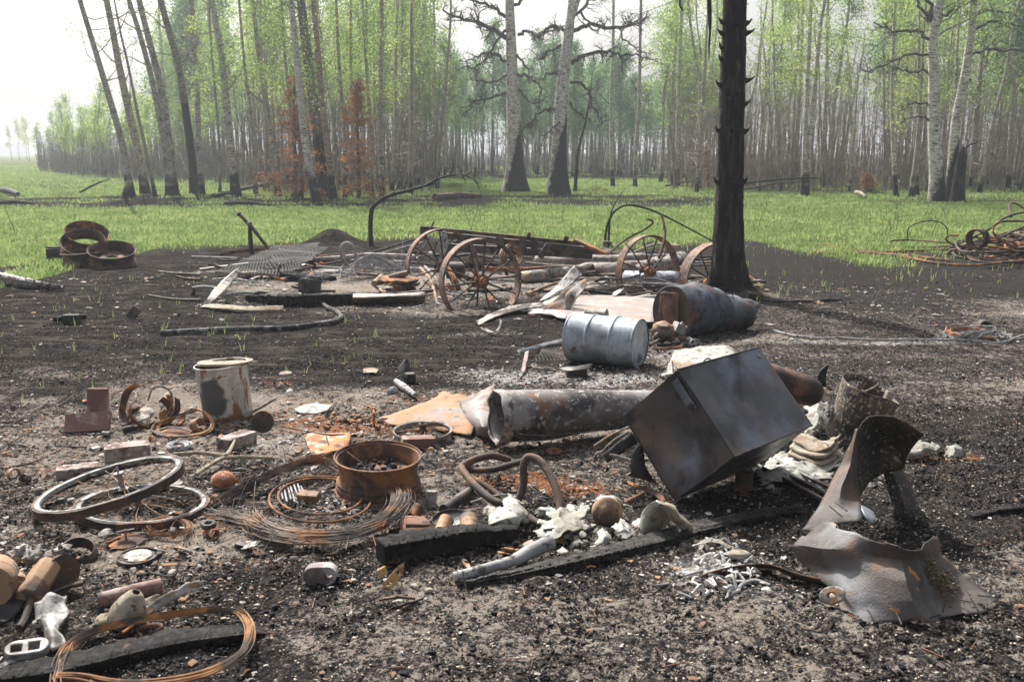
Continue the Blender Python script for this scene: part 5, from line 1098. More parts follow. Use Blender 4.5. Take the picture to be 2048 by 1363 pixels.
# ---- duct
c0, c1 = Q(994, 833, 5.62), Q(1345, 812, 6.0); axd = unit(c1 - c0); L = np.linalg.norm(c1 - c0); M = frame(axd, (0, 0, 1)); a = T("steel_pipe", "wide rusty grey pipe with a torn open end on the left", "pipe", [c0[0], c0[1], 0])
R0 = 47 * k_(855)
mb = MB(); zz = np.linspace(0, L, 26); pr = [(R0 * (1.0 - .22 * z / L + .05 * math.sin(z * 5)), z) for z in zz]
lathe(mb, pr, 44, c0, M, wob=lambda V: V * np.array([1.0, .94, 1]) + nvec(V * 3.5, 6) * np.array([.012, .012, .0])); m_duct = M_("burnt_duct", (.15, .135, .13), [((.27, .26, .26), 3.0, .46, .62), ((.20, .11, .06), 5, .66, .80), ((.055, .048, .048), 4, .52, .64), ((.40, .39, .38), 30, .64, .74)], rough=.65, metal=.3, bump=.2, bscale=40); part("pipe_wall", mb, m_duct, a, solid=.004)
mb = MB(); pr = [(R0 * 1.0, -.005), (R0 * 1.06, -.012), (R0 * 1.09, .0), (R0 * 1.09, .035), (R0 * 1.05, .05), (R0 * 1.0, .052)]
lathe(mb, pr, 44, c0, M, wob=lambda V: V * np.array([1.0, .94, 1]) + nvec(V * 12, 7) * .014); part("torn_rim", mb, m_paleash, a, solid=.004)
mb = MB(); tube(mb, smoothpath([Q(1022, 858, 5.5), Q(1040, 868, 5.45), Q(1100, 870, 5.5), Q(1180, 862, 5.6), Q(1250, 850, 5.7)], 5), .004, n=5); part("wire", mb, m_dkiron, a)
sheetone("roof_sheet", [PP((760, 835, .0), (800, 822, .015), (860, 800, .03), (885, 782, .02)), PP((790, 850, .01), (850, 838, .03), (905, 815, .05), (940, 793, .03)), PP((905, 862, .0), (940, 872, .02), (950, 845, .05), (985, 812, .03))], M_("orange_sheet", (.29, .145, .07), [((.36, .19, .07), 3, .46, .70), ((.20, .17, .155), 3, .52, .72), ((.22, .20, .19), 5, .60, .8), ((.10, .07, .055), 12, .66, .8)], rough=.85, bump=.3), "big orange and grey stained sheet lying left of the wide pipe", "sheet metal", seed=3)
sheetone("crumpled_sheet", [PP((918, 808, .06), (955, 785, .1), (985, 772, .16), (1000, 790, .12)), PP((920, 830, .04), (950, 815, .12), (978, 800, .14), (990, 815, .1)), PP((935, 850, .02), (960, 850, .1), (985, 852, .08), (1000, 858, .04)), PP((945, 872, .0), (968, 868, .02), (985, 876, .0), (1005, 885, .0))], M_("stained_sheet", (.20, .185, .18), [((.31, .155, .07), 5, .5, .64), ((.24, .08, .075), 4, .60, .70), ((.08, .07, .07), 5, .54, .66)], rough=.7, metal=.2, bump=.2), "crumpled grey and rust sheet pushed against the open pipe end", "sheet metal", seed=4, crumple=.014)
sheetone("roof_sheet", [PP((606, 870, .01), (640, 866, .015), (700, 866, .01)), PP((615, 890, .01), (650, 888, .02), (700, 885, .01)), PP((626, 912, .0), (660, 905, .01), (690, 900, .0))], m_orange, "flat orange sheet sticking out left behind the truck rim", "sheet metal")
sheetone("white_plate", [PP((588, 818, .01), (615, 808, .02), (668, 808, .012)), PP((600, 826, .01), (630, 818, .02), (660, 814, .015)), PP((612, 828, .005), (635, 826, .01), (650, 822, .01))], m_white, "thin white plate fragment lying flat right of the pail", "plate")
for i, (x, y, r1) in enumerate([(1320, 770, .09)]): pass
mb = MB(); c = Q(1585, 772, 5.9); lathe(mb, [(.095, -.3), (.095, .06), (.09, .11), (.075, .15), (.045, .18), (0, .19)], 30, c, frame((.93, -.1, -.28))); one("rusty_tank", mb, m_rustdk, "rounded rusty cylinder end poking out behind the big box", "cylinder")
# sheet behind the box
sheetone("crumpled_sheet", [PP((1322, 755, .02), (1355, 745, .03), (1400, 745, .02)), PP((1340, 720, .05), (1370, 718, .06), (1440, 735, .04)), PP((1350, 702, .08), (1400, 697, .10), (1480, 728, .06)), PP((1370, 700, .06), (1455, 692, .09), (1482, 720, .06))], m_white, "pale crumpled sheet lying behind the top of the big box", "sheet metal", crumple=.014, seed=8)
sheetone("pale_board", [PP((1340, 718, .07), (1375, 718, .08)), PP((1360, 745, .04), (1410, 752, .05)), PP((1375, 775, .0), (1440, 778, .0))], m_cream, "pale stiff strip lying on the crumpled sheet behind the box", "board", crumple=.004)
for lb, pts in (("short bent hook standing left of the pale crumpled sheet", [(1346, 752, 0), (1346, 735, .05), (1344, 722, .09)]), ("bent dark wire hook on the pale crumpled sheet", [(1403, 728, .09), (1412, 718, .12), (1420, 718, .12), (1428, 738, .05)]), ("small dark bent clip at the right of the pale crumpled sheet", [(1455, 722, .08), (1462, 712, .11), (1480, 712, .11), (1484, 724, .07)])):
    tubeone("wire_hook", PP(*pts), .006, m_dkiron, lb, "wire", n=6)

# ---- thick bent pipe
pts = [Q(1020, 920, 5.15), Q(985, 911, 5.12), Q(950, 918, 5.05), Q(930, 928, 5.0), Q(923, 934, 4.97), Q(930, 946, 4.9), Q(955, 975, 4.75), Q(988, 1001, 4.62), Q(1015, 1007, 4.6), Q(1036, 997, 4.62), Q(1047, 966, 4.65), Q(1047, 930, 4.68), Q(1056, 914, 4.7), Q(1078, 920, 4.66), Q(1100, 950, 4.58), Q(1117, 992, 4.48), Q(1121, 1021, 4.42), Q(1108, 1042, 4.38), Q(1088, 1049, 4.38), Q(1068, 1042, 4.42), Q(1060, 1034, 4.46)]
tubeone("bent_pipe", pts, .0195, m_rustdk, "thick brown pipe bent into loops in front of the big box", "pipe", n=14)
tubeone("bent_pipe", [Q(1055, 919, 4.78), Q(1020, 929, 4.88), Q(985, 938, 4.95), Q(940, 940, 5.0), Q(926, 935, 5.02)], .017, m_rustdk, "brown pipe running left from the loop of the bent pipe", "pipe", n=12)
tubeone("bent_pipe", [Q(936, 950, 4.98), Q(968, 968, 4.86), Q(998, 990, 4.75)], .014, m_rust, "short rusty pipe lying beneath the looped bent pipe", "pipe", n=12)
tubeone("dark_tube", [G(888, 1012, .03), G(940, 978, .03)], .027, m_scorch, "dark smooth tube lying left of the looped pipe", "pipe", n=16)

# ---- cans
def can(label, c, ax, r, L, mat, hole=False, open_=False):
    mb = MB(); M = frame(ax); pr = [(0, .003), (r * .8, .003), (r * .88, .0), (r * .93, .004), (r, .003), (r * 1.02, .0), (r * 1.02, .006), (r, .01), (r, L * .3), (r * .985, L * .33), (r, L * .36), (r, L * .62), (r * .985, L * .65), (r, L * .68), (r, L - .01), (r * 1.02, L - .006), (r * 1.02, L), (r, L), (r * .9, L - .003), (0, L - .003)]
    if open_: pr = pr[5:]
    lathe(mb, pr, 30, c, M, wob=lambda V: V + nvec(V * 14, 3) * .002); return one("tin_can", mb, mat, label, "tin can", "burnt tin cans", solid=.0015 if open_ else 0, angle=30)
m_canbr = M_("can_rust", (.23, .135, .072), [((.33, .21, .12), 6, .46, .62), ((.10, .06, .042), 7, .5, .64), ((.17, .15, .14), 5, .58, .7)], rough=.75, metal=.15, bump=.2)
can("red brown crusted tin can tilted left of the other cans", G(822, 1028, .03), (.35, .75, .28), .030, .075, m_rust)
can("pale grey tin can standing behind the row of cans", G(862, 1004, -.005), (.05, .1, 1), .028, .075, m_paleash)
can("orange brown can lying in front of the oval lid", G(882, 1058, .032), (.25, .88, .35), .034, .085, m_canbr)
can("tan round can lying rightmost, its ribbed end showing", G(940, 1056, .036), (-.1, .9, .35), .042, .085, m_canbr)
mb = MB(); lathe(mb, [(0, 0), (.06, .002), (.07, .008), (.068, .012)], 32, G(900, 1032, .05), frame((-.15, -.4, .8), (1, 0, 0)) @ np.diag([1.2, .8, 1])); one("oval_lid", mb, m_scorch, "dark oval lid propped up behind the cans", "lid", solid=.002)  # an oval lid
c = G(1219, 1042, .05); mb = MB(); lathe(mb, [(0, .0), (.022, .002), (.025, .004), (.052, .012), (.062, .02), (.068, .034), (.07, .05), (.07, .09), (.066, .095)], 36, Q(1217, 1022, c[1]), frame((.02, -.86, .35)) @ np.diag([1, 1, -1]), wob=lambda V: V + nvec(V * 12, 3) * .003); a = one("float_can", mb, m_canbr, "rusty round can end with a dark hole among the melted white", "can", angle=50)
c = Q(1207, 1013, P(1219, 1046)[1] - .03); mb = MB(); lathe(mb, [(0, -.002), (.011, -.002), (.014, .002), (.011, .004)], 16, c, frame((.02, -.86, .35))); o = link("hole", mb.mesh("hole", m_soot, a.location)); o.parent = a  # dark disc paints the shade inside the hole, no opening is cut
# ---- melted white stuff
for i, (lb, rows_) in enumerate([
    ("left crumpled lump of melted white material beside the tan can", [[(965, 1008, .02), (985, 1000, .06), (1010, 985, .1), (1040, 1000, .06)], [(970, 1030, .05), (995, 1020, .1), (1025, 1010, .12), (1055, 1015, .05)], [(968, 1055, .03), (990, 1045, .09), (1030, 1035, .1), (1062, 1030, .04)], [(985, 1060, .0), (1010, 1058, .03), (1035, 1055, .04), (1060, 1040, .02)]]),
    ("wide melted white sheet under the front loop of the bent pipe", [[(1080, 1012, .03), (1110, 1000, .08), (1150, 990, .09), (1200, 996, .06)], [(1070, 1040, .05), (1110, 1035, .08), (1150, 1030, .09), (1195, 1030, .06)], [(1062, 1060, .05), (1105, 1060, .07), (1150, 1055, .07), (1190, 1052, .05)], [(1065, 1075, .02), (1105, 1092, .03), (1150, 1085, .03), (1200, 1072, .02)]]),
    ("small curl of melted white at the front right of the wide sheet", [[(1190, 1060, .04), (1205, 1056, .06), (1215, 1062, .04)], [(1192, 1078, .03), (1207, 1076, .05), (1222, 1080, .03)], [(1175, 1094, .0), (1200, 1098, .01), (1220, 1094, .0)]]),
    ("rounded milky piece right of the rusty holed can", [[(1218, 1050, .06), (1235, 1040, .09), (1255, 1042, .08)], [(1220, 1065, .05), (1245, 1060, .07), (1270, 1065, .05)], [(1228, 1078, .02), (1255, 1080, .03), (1285, 1072, .02)]]),
    ("flap of melted white over the rusty holed can", [[(1186, 1000, .1), (1205, 988, .12), (1225, 988, .12), (1245, 1000, .1)], [(1190, 1012, .09), (1205, 1002, .12), (1225, 1002, .12), (1243, 1012, .08)]])]):
    sheetone("melted_sheet", [[P(x, y, .01 + z * .72) for x, y, z in r_] for r_ in rows_], m_white, lb, "melted plastic", "melted white pieces", res=14, crumple=.011, cs=14, seed=20 + i, th=.0025, hard=.65, ragged=.34)
a = T("melted_tube", "folded dirty white sheet with an open throat in front of the box", "melted sheet", G(1320, 1070))
mb = MB(); sheet(mb, [[P(1278, 1050, .05), P(1285, 1020, .12), P(1312, 1000, .19), P(1318, 1002, .19)], [P(1282, 1065, .03), P(1296, 1040, .08), P(1318, 1020, .14), P(1330, 1005, .19)], [P(1292, 1075, .0), P(1310, 1065, .01), P(1330, 1050, .02), P(1345, 1035, .04)]], 7, .006, 12, 31); part("left_fold", mb, m_white, a, solid=.005)
mb = MB(); sheet(mb, [[P(1314, 1000, .19), P(1345, 1010, .16), P(1383, 1052, .04)], [P(1318, 1008, .20), P(1345, 1020, .17), P(1380, 1058, .04)], [P(1330, 1022, .13), P(1345, 1038, .10), P(1365, 1064, .02)]], 7, .006, 12, 32); part("right_fold", mb, m_cream, a, solid=.005)
gw = np.random.default_rng(91)
for i in range(26):
    x, y = (gw.uniform(960, 1290), gw.uniform(1010, 1085)) if i < 18 else (gw.uniform(1500, 1690), gw.uniform(900, 975)); b = G(x, y, .02); s_ = gw.uniform(.03, .075); M = frame(gw.normal(size=3) * np.array([.6, .6, 0]) + [0, -.2, .9])
    g_ = [[b + M @ np.array([u_ * s_, v_ * s_ * .8, -.5 * s_ * (u_ * u_ + .4 * v_ * v_) + gw.normal() * .004]) for v_ in (-1, -.3, .4, 1)] for u_ in (-1, -.4, .3, 1)]
    sheetone("melted_shard", g_, m_white if i % 4 else m_cream, "small curled shard of melted white plastic lying loose among the bigger white pieces", "melted plastic", "small melted white shards", res=6, crumple=.004, cs=20, seed=60 + i, th=.002, hard=.3, ragged=.5)
# white cloths at right, felt
for i, (lb, rows_) in enumerate([
    ("white crumpled cloth spread under the felt fold", [[(1480, 985, .0), (1540, 975, .02), (1600, 968, .01), (1680, 955, .0)], [(1500, 950, .03), (1560, 945, .05), (1620, 938, .04), (1690, 930, .02)], [(1540, 915, .02), (1590, 900, .06), (1640, 905, .04), (1700, 905, .0)]]),
    ("white fluffy lump between the big box and the dark pail", [[(1610, 870, .0), (1630, 862, .05), (1660, 865, .02)], [(1605, 835, .05), (1635, 828, .12), (1660, 838, .04)], [(1600, 800, .05), (1635, 795, .11), (1668, 800, .03)]]),
    ("white crumpled lump right of the dark pail, near the arch tip", [[(1805, 922, .0), (1840, 918, .03), (1880, 915, .0)], [(1810, 900, .06), (1842, 895, .09), (1880, 902, .05)], [(1815, 882, .05), (1850, 878, .08), (1878, 890, .02)]]),
    ("far right small white lump beyond the arch", [[(1885, 918, .0), (1905, 916, .02), (1930, 912, .0)], [(1888, 902, .04), (1908, 896, .06), (1928, 904, .03)], [(1895, 892, .02), (1910, 888, .03), (1925, 893, .0)]])]):
    sheetone("white_cloth", [[P(x, y, z) for x, y, z in r_] for r_ in rows_], m_white, lb, "cloth", "scorched white cloths", res=14, crumple=.013, cs=13, seed=40 + i, th=.003, hard=.6, ragged=.3)
a = T("felt_fold", "folded tan felt blanket beside the big box's right corner", "felt", G(1625, 930))
for i, (z, sh) in enumerate([(.015, 0), (.045, 4), (.075, 9), (.10, 16)]):
    mb = MB(); y0 = 928 - i * 13
    sheet(mb, [[P(1570 + sh, y0 - 6, z + .01), P(1600 + sh, y0 + 8, z), P(1640, y0 + 14, z), P(1668 - i * 2, y0 + 4, z + .01), P(1682 - i * 3, y0 - 10, z + .02)], [P(1585 + sh, y0 - 22, z + .03), P(1615 + sh, y0 - 12, z + .02), P(1648, y0 - 6, z + .02), P(1672 - i * 2, y0 - 12, z + .02), P(1690 - i * 3, y0 - 20, z + .025)]], 7, .008, 10, 50 + i); part("felt_layer", mb, m_cream, a, solid=.016)
# rods
for i, (lb, p0, p1) in enumerate([("lowest of the three dark rods running under the torn sheet", (1526, 936, .03), (1655, 1004, .04)), ("middle dark rod of the three running under the torn sheet", (1550, 935, .035), (1668, 995, .05)), ("uppermost dark rod of the three running under the torn sheet", (1545, 918, .03), (1680, 985, .05))]):
    tubeone("iron_rod", [P(*p0), P(*p1)], .0125, m_scorch, lb, "iron rod", "dark rods", n=10)
mb = MB(); lathe(mb, [(.01, .004), (.012, .006), (.045, .008), (.05, .005), (.05, .0), (.01, .0)], 32, G(1108, 899, .01), frame((.03, -.15, 1)), closed=True); one("flat_washer", mb, m_rust, "rusty flat disc with a centre hole below the wide pipe", "disc")

# ---- charred beams
def beam(name, label, path, w, h, seed, mat=None, group="charred beams", rough=.012, cat="charred beam"):
    p = smoothpath(path, 8); rg_ = np.random.default_rng(seed); n = 22; m = len(p)
    t = np.gradient(p, axis=0); t /= np.linalg.norm(t, axis=1, keepdims=True); s = np.cross(t, [0, 0, 1.]); s /= np.linalg.norm(s, axis=1, keepdims=True); u_ = np.cross(s, t)
    a_ = np.arange(n) * 6.2832 / n; cx = np.sign(np.cos(a_)) * np.abs(np.cos(a_)) ** .55; cy = np.sign(np.sin(a_)) * np.abs(np.sin(a_)) ** .55
    W = np.interp(np.linspace(0, 1, m), np.linspace(0, 1, len(np.atleast_1d(w))), np.atleast_1d(w)) / 2; Hh = np.interp(np.linspace(0, 1, m), np.linspace(0, 1, len(np.atleast_1d(h))), np.atleast_1d(h)) / 2
    V = (p[:, None] + s[:, None] * (cx[None] * W[:, None])[..., None] + u_[:, None] * (cy[None] * Hh[:, None])[..., None]).reshape(-1, 3)
    l = np.repeat(np.cumsum(np.linalg.norm(np.diff(p, axis=0, prepend=p[:1]), axis=1)), n); aa = np.tile(a_, m)
    blk = np.abs(((l * 22 + vn2(l * 3, aa * 2, seed) * 1.5) % 1) - .5) * 2; cross = sstep(.75, 1, blk)
    d = (vn3(V * 26, seed) - .5) * rough * 1.4 - cross * rough * .5 + (vn2(l * 1.5, aa * 4, seed + 3) - .5) * rough * 1.6
    V = V + (V - np.repeat(p, n, 0)) / (np.linalg.norm(V - np.repeat(p, n, 0), axis=1, keepdims=True) + 1e-6) * d[:, None]
    i = np.arange(m - 1)[:, None] * n; j = np.arange(n)[None]; mb = MB(); mb.add(V, np.stack([i + j, i + (j + 1) % n, i + n + (j + 1) % n, i + n + j], -1).reshape(-1, 4))
    mb.f.append(np.array([list(range(n))[::-1]])); mb.f.append(np.array([list(range((m - 1) * n, m * n))]))
    return one(name, mb, mat or m_charwood, label, cat, group, angle=60)
beam("charred_beam", "short thick charred beam end below the tin cans", smoothpath([P(760, 1102, .05), P(830, 1088, .05), P(920, 1075, .05), P(1030, 1065, .03)], 12), [.11, .12, .10, .06], [.10, .10, .09, .05], 1, rough=.016)
m_charedge = M_("charred_plank", (.016, .015, .014), [((.15, .08, .04), 11, .74, .84, 6.0, (.6, 3, 2)), ((.05, .047, .045), 25, .5, .68)], rough=.8, bump=1.0, bscale=45)
beam("charred_plank", "long charred plank running diagonally below the melted white pieces", smoothpath([P(930, 1170, .0), P(1100, 1133, .015), P(1280, 1088, .022), P(1450, 1046, .015), P(1610, 1020, .01)], 22), [.04, .07, .09, .08, .05], [.03, .045, .05, .045, .03], 2, m_charedge)
beam("charred_plank", "charred plank under the rusty wire ring at the bottom left", smoothpath([P(-80, 1366, .0), P(120, 1336, .01), P(330, 1286, .015), P(480, 1266, .01), P(530, 1264, .0)], 18), [.10, .12, .11, .08, .04], [.05, .06, .05, .04, .02], 3)
beam("charred_plank", "thin charred stick half buried right of the torn sheet", smoothpath([P(1940, 1036, .01), P(2000, 1022, .02), P(2100, 1010, .02)], 14), .05, .03, 4)
beam("charred_plank", "low charred slat behind the white ash left of the torn sheet", smoothpath([P(1400, 1060, .01), P(1500, 1035, .03), P(1600, 1018, .02)], 14), [.05, .08, .05], .035, 5)
beam("charred_beam", "long charred beam lying left of the whole wagon wheel", smoothpath([P(494, 596, .07), P(560, 600, .06), P(640, 598, .07), P(712, 596, .07)], 22), [.10, .16, .15, .14], [.06, .12, .12, .12], 6, rough=.02)
beam("charred_beam", "small charred beam above the square black plate", smoothpath([P(565, 552, .06), P(615, 556, .05), P(672, 556, .03)], 12), [.16, .14, .08], [.12, .10, .05], 7, rough=.03)
beam("fallen_log", "grey burnt log pointing in from the left edge", smoothpath([P(-120, 535, .10), P(0, 556, .09), P(60, 566, .08), P(128, 574, .04)], 14), [.14, .14, .12, .05], [.14, .13, .11, .04], 8, m_duct, None, .02, "log")
tubeone("white_pipe", [P(907, 1153, .02), P(960, 1140, .03), P(1020, 1122, .035), P(1036, 1116, .035), P(1055, 1105, .04), P(1103, 1082, .06)], [.020, .022, .022, .026, .03, .032], m_greywht, "ash white pipe with a kink lying on the diagonal plank", "pipe", n=14)

# ---- small things in the foreground
def obround(w, h, n=10):
    r = h / 2; return [(w / 2 - r + r * math.cos(a_), r * math.sin(a_)) for a_ in np.linspace(-math.pi / 2, math.pi / 2, n)] + [(-w / 2 + r + r * math.cos(a_), r * math.sin(a_)) for a_ in np.linspace(math.pi / 2, 3 * math.pi / 2, n)]
c = G(642, 1164, .0); k = k_(1160); mb = MB(); a_x = unit([1, .08, 0]); M = np.stack([a_x, unit(np.cross([0, -.93, .2], a_x)) * 1.0, unit([0, -.97, .12])], 1)
plate(mb, obround(64 * k, 36 * k), [circ(16 * k, -2 * k, 8 * k)], .07, np.stack([a_x, [0, .1, .99], [-.08, .98, -.1]], 1), c + [0, -.02, 18 * k]); one("metal_block", mb, M_("grey_block", (.17, .135, .13), [((.33, .31, .30), 9, .48, .62), ((.10, .08, .08), 8, .5, .64)], rough=.8, bump=.2), "small brown block with rounded ends and one round hole", "metal block", bevel=.003, angle=35)
c = G(782, 1170, .01); M = np.stack([unit([.78, .55, .3]), unit([-.3, .35, .88]), unit(np.cross([.78, .55, .3], [-.3, .35, .88]))], 1); a = T("hinge_bracket", "yellow brown bracket plate with holes and a box on it", "bracket", c)
mb = MB(); plate(mb, [(-.045, -.03), (.0, -.035), (.06, .0), (.075, .03), (.03, .025), (-.04, .0)], [circ(.035, .008, .008, 8), circ(-.012, -.014, .014, 10, .6)], .004, M, c + [.0, 0, .03]); m_yel = M_("yellow_rust", (.40, .24, .09), [((.50, .40, .24), 10, .48, .62), ((.20, .10, .045), 10, .54, .66)], rough=.8, bump=.2); part("bracket_plate", mb, m_yel, a)
mb = MB(); box(mb, c + [-.035, .01, .055], (.035, .035, .03), M); part("bracket_box", mb, m_yel, a, bevel=.004)
a = T("lever_pair", "pair of flat brown iron levers lying crossed at the bottom centre", "iron lever", G(810, 1195))
for dx, dy, an in ((-28, 2, .32), (8, 12, .55)):
    c = G(800 + dx, 1194 + dy, .012); M = rotz(an) @ rotx(-.15); mb = MB(); plate(mb, [(-.03, -.008), (-.022, -.014), (-.005, -.01), (.02, -.011), (.06, -.004), (.088, .006), (.06, .010), (.02, .008), (-.01, .011), (-.026, .01)], [circ(-.018, -.001, .005, 8)], .009, M, c); part("lever", mb, m_rustdk, a, bevel=.002)
tubeone("lever_rod", [P(792, 1192, .03), P(830, 1196, .03)], .006, m_rustdk, "short rod linking the two brown levers", "rod", n=7)
mb = MB(); lump(mb, G(858, 1178, .012), (.018, .014, .012), 2, .1, 2, 2); one("stone", mb, m_cream, "small pale pebble at the tip of the brown levers", "stone")
a = T("rusty_plate", "red brown plate with a slotted bar lying left of the orange can", "plate", G(835, 1060))
mb = MB(); sheet(mb, [PP((795, 1035, .03), (820, 1032, .05), (848, 1034, .05)), PP((798, 1052, .02), (825, 1050, .03), (862, 1050, .03)), PP((800, 1066, .0), (830, 1066, .005), (866, 1062, .0))], 5, .004, 12, 4); part("plate", mb, M_("red_plate", (.24, .12, .085), [((.38, .27, .22), 9, .48, .62), ((.12, .06, .045), 9, .5, .62)], rough=.85, bump=.2), a, solid=.004)
mb = MB(); p0, p1 = P(800, 1068, .035), P(866, 1060, .04); M = axes(p0, p1, (0, -.6, .8)); plate(mb, [(-.075, -.018), (.085, -.018), (.085, .018), (-.075, .018)], [obround(.09, .012)], .005, M, (p0 + p1) / 2); part("slotted_bar", mb, m_rustdk, a, bevel=.001)
mb = MB(); tube(mb, [P(812, 1050, .05), P(858, 1050, .05)], [.010, .009], n=8); part("pin", mb, m_rustdk, a)
# orange ball, washers, lids
c = G(447, 962, .02); a = T("rusty_ball", "bright orange half ball cap on a pale collar", "cap", c); r = 24 * k_(955)
mb = MB(); lathe(mb, [(r * math.cos(t_), r * .85 * math.sin(t_)) for t_ in np.linspace(0, math.pi / 2, 9)], 26, c + [0, 0, .015], frame((.05, -.1, 1))); part("dome", mb, m_orange, a)
mb = MB(); lathe(mb, [(r * .5, -.03), (r * .9, -.02), (r * .97, -.005), (r * .95, .012)], 26, c + [0, 0, .012], frame((.05, -.1, 1))); part("collar", mb, m_paleash, a); mb = MB(); lump(mb, c + [r * 1.1, 0, .02], (.01, .01, .016), 2, .2); part("lug", mb, m_orange, a)
def wdisc(label, c, ax, r, mat, prof, name="disc", cat="disc", **k):
    mb = MB(); lathe(mb, [(p * r, q) for p, q in prof], 36, c, frame(ax)); return one(name, mb, mat, label, cat, **k)
wdisc("dark round disc standing on edge against a stick", Q(525, 843, P(525, 863)[1]), (-.08, -.93, .3), 22 * k_(855), m_rustdk, [(0, .012), (.12, .012), (.16, .004), (.45, .006), (.5, .002), (.9, .004), (.98, .006), (1, 0), (1, -.012), (0, -.012)], "pulley_disc")
tubeone("grey_stick", [P(488, 834, .02), P(520, 815, .06), P(551, 796, .09)], .010, m_paleash, "grey stick slanting up behind the dark disc", "stick")
c = G(252, 1078, .015); a = T("round_cover", "reddish round lid with an upright bolt and strap", "lid", c)
mb = MB(); r = 33 * k_(1070); lathe(mb, [(0, .016), (r * .5, .011), (r * .8, .004), (r, 0), (r * .98, -.004), (0, .01)], 36, c, frame((-.02, -.05, 1))); part("lid_plate", mb, m_rust, a); mb = MB(); tube(mb, [c + [.0, 0, .01], c + [.0, 0, .055]], .005, n=8); part("bolt", mb, m_rust, a); mb = MB(); box(mb, c + [-.0, 0, .05], (.075, .018, .003), rotz(.3) @ roty(-.1)); part("strap", mb, m_rustdk, a)
c = G(275, 1112, .005); a = T("scorched_lid", "dark round lid holding a patch of pale ash", "lid", c); r = 38 * k_(1105)  # a round lid with ash on it
mb = MB(); lathe(mb, [(0, .006), (r * .9, .006), (r * .93, .014), (r, .016), (r * 1.0, .004), (r * .9, 0)], 36, c, frame((0, -.06, 1))); part("lid_plate", mb, m_dkiron, a); mb = MB(); lathe(mb, [(0, .018), (r * .35, .017), (r * .68, .013), (r * .74, .007)], 26, c + [0, .005, 0], frame((.02, -.1, 1)), wob=lambda V: V + nvec(V * 30, 3) * .004); part("ash_crust", mb, m_galv, a)
# rusty hex fitting
c = G(424, 1062, .018); a = T("pipe_fitting", "rusty hexagonal pipe fitting with an open mouth", "pipe fitting", c); M = frame((.55, -.75, .12)); mb = MB(); lathe(mb, [(.030, -.035), (.030, -.005), (.024, .0), (.022, .03), (.025, .034), (.025, .042), (.016, .042), (.014, .0)], 6, c, M); part("fitting_body", mb, m_orange, a, smooth=False); mb = MB(); lathe(mb, [(.020, .0), (.036, .0), (.036, .02), (.02, .02)], 6, c + [-.02, .02, .02], frame((.0, -.1, 1)), closed=True); part("hex_collar", mb, m_dkiron, a, smooth=False)
# cylinder, lamp bowl
can("long grey brown cylinder lying left of the white bowl", G(196, 1196, .028), unit([.88, .46, .06]), .030, .23, m_redbrick)
a = T("lamp_bowl", "white glass lamp bowl broken over a bent plate", "lamp", G(255, 1225)); c = G(255, 1226, .03); r = 30 * k_(1220)
mb = MB(); lathe(mb, [(r * .25, .11), (r * .5, .095), (r * .9, .055), (r * 1.1, .01), (r * 1.15, -.02)], 32, c, frame((.35, -.15, .9)), wob=lambda V: V + nvec(V * 12, 4) * .006); part("bowl", mb, m_cream, a, solid=.004)
mb = MB(); lump(mb, G(215, 1236, .015), (.05, .035, .025), 3, .2, 2, 5); part("socket", mb, m_cream, a); mb = MB(); sheet(mb, [PP((285, 1198, .05), (315, 1185, .07)), PP((295, 1215, .03), (330, 1200, .04))], 4, .004, 10, 2); part("white_shard", mb, m_cream, a, solid=.004)
sheetone("bent_plate", [PP((225, 1240, .02), (260, 1222, .04), (320, 1195, .06), (360, 1172, .05), (405, 1158, .05)), PP((235, 1256, .01), (275, 1238, .02), (335, 1210, .03), (365, 1190, .02), (408, 1172, .03))], m_paleash, "long bent grey plate trailing right from the white bowl", "sheet metal", crumple=.01, cs=14, seed=6)
tubeone("iron_rod", [P(245, 1265, .02), P(300, 1225, .03), P(345, 1192, .04)], .006, m_rust, "rusty rod lying along the bent grey plate", "iron rod")
mb = MB(); tube(mb, [G(276, 1262, .02) + np.array([.085 * math.cos(t_), .05 * math.sin(t_), .02 * math.cos(t_)]) for t_ in np.linspace(0, 6.283, 40, endpoint=False)], .010, n=8, closed=True, flat=.5); one("iron_hoop", mb, m_rustdk, "narrow brown oval hoop lying inside the big wire ring", "hoop")
# bracket with leg
a = T("angle_bracket", "small rusty plate on a bent leg right of the pale lid", "bracket", G(345, 1140)); mb = MB(); box(mb, P(340, 1128, .04), (.06, .035, .004), rotz(.15) @ rotx(-.1)); part("plate", mb, m_rust, a)
mb = MB(); tube(mb, smoothpath([P(356, 1126, .04), P(352, 1145, .02), P(340, 1152, .01), P(300, 1145, .015)], 3), .005, n=6); part("leg", mb, m_rustdk, a)
box_ = MB(); box(box_, G(487, 1088, .012), (.07, .035, .018), rotz(-.35) @ roty(.1)); one("steel_offcut", box_, m_scorch, "small dark steel offcut with a shiny top on bare earth", "offcut", bevel=.002)
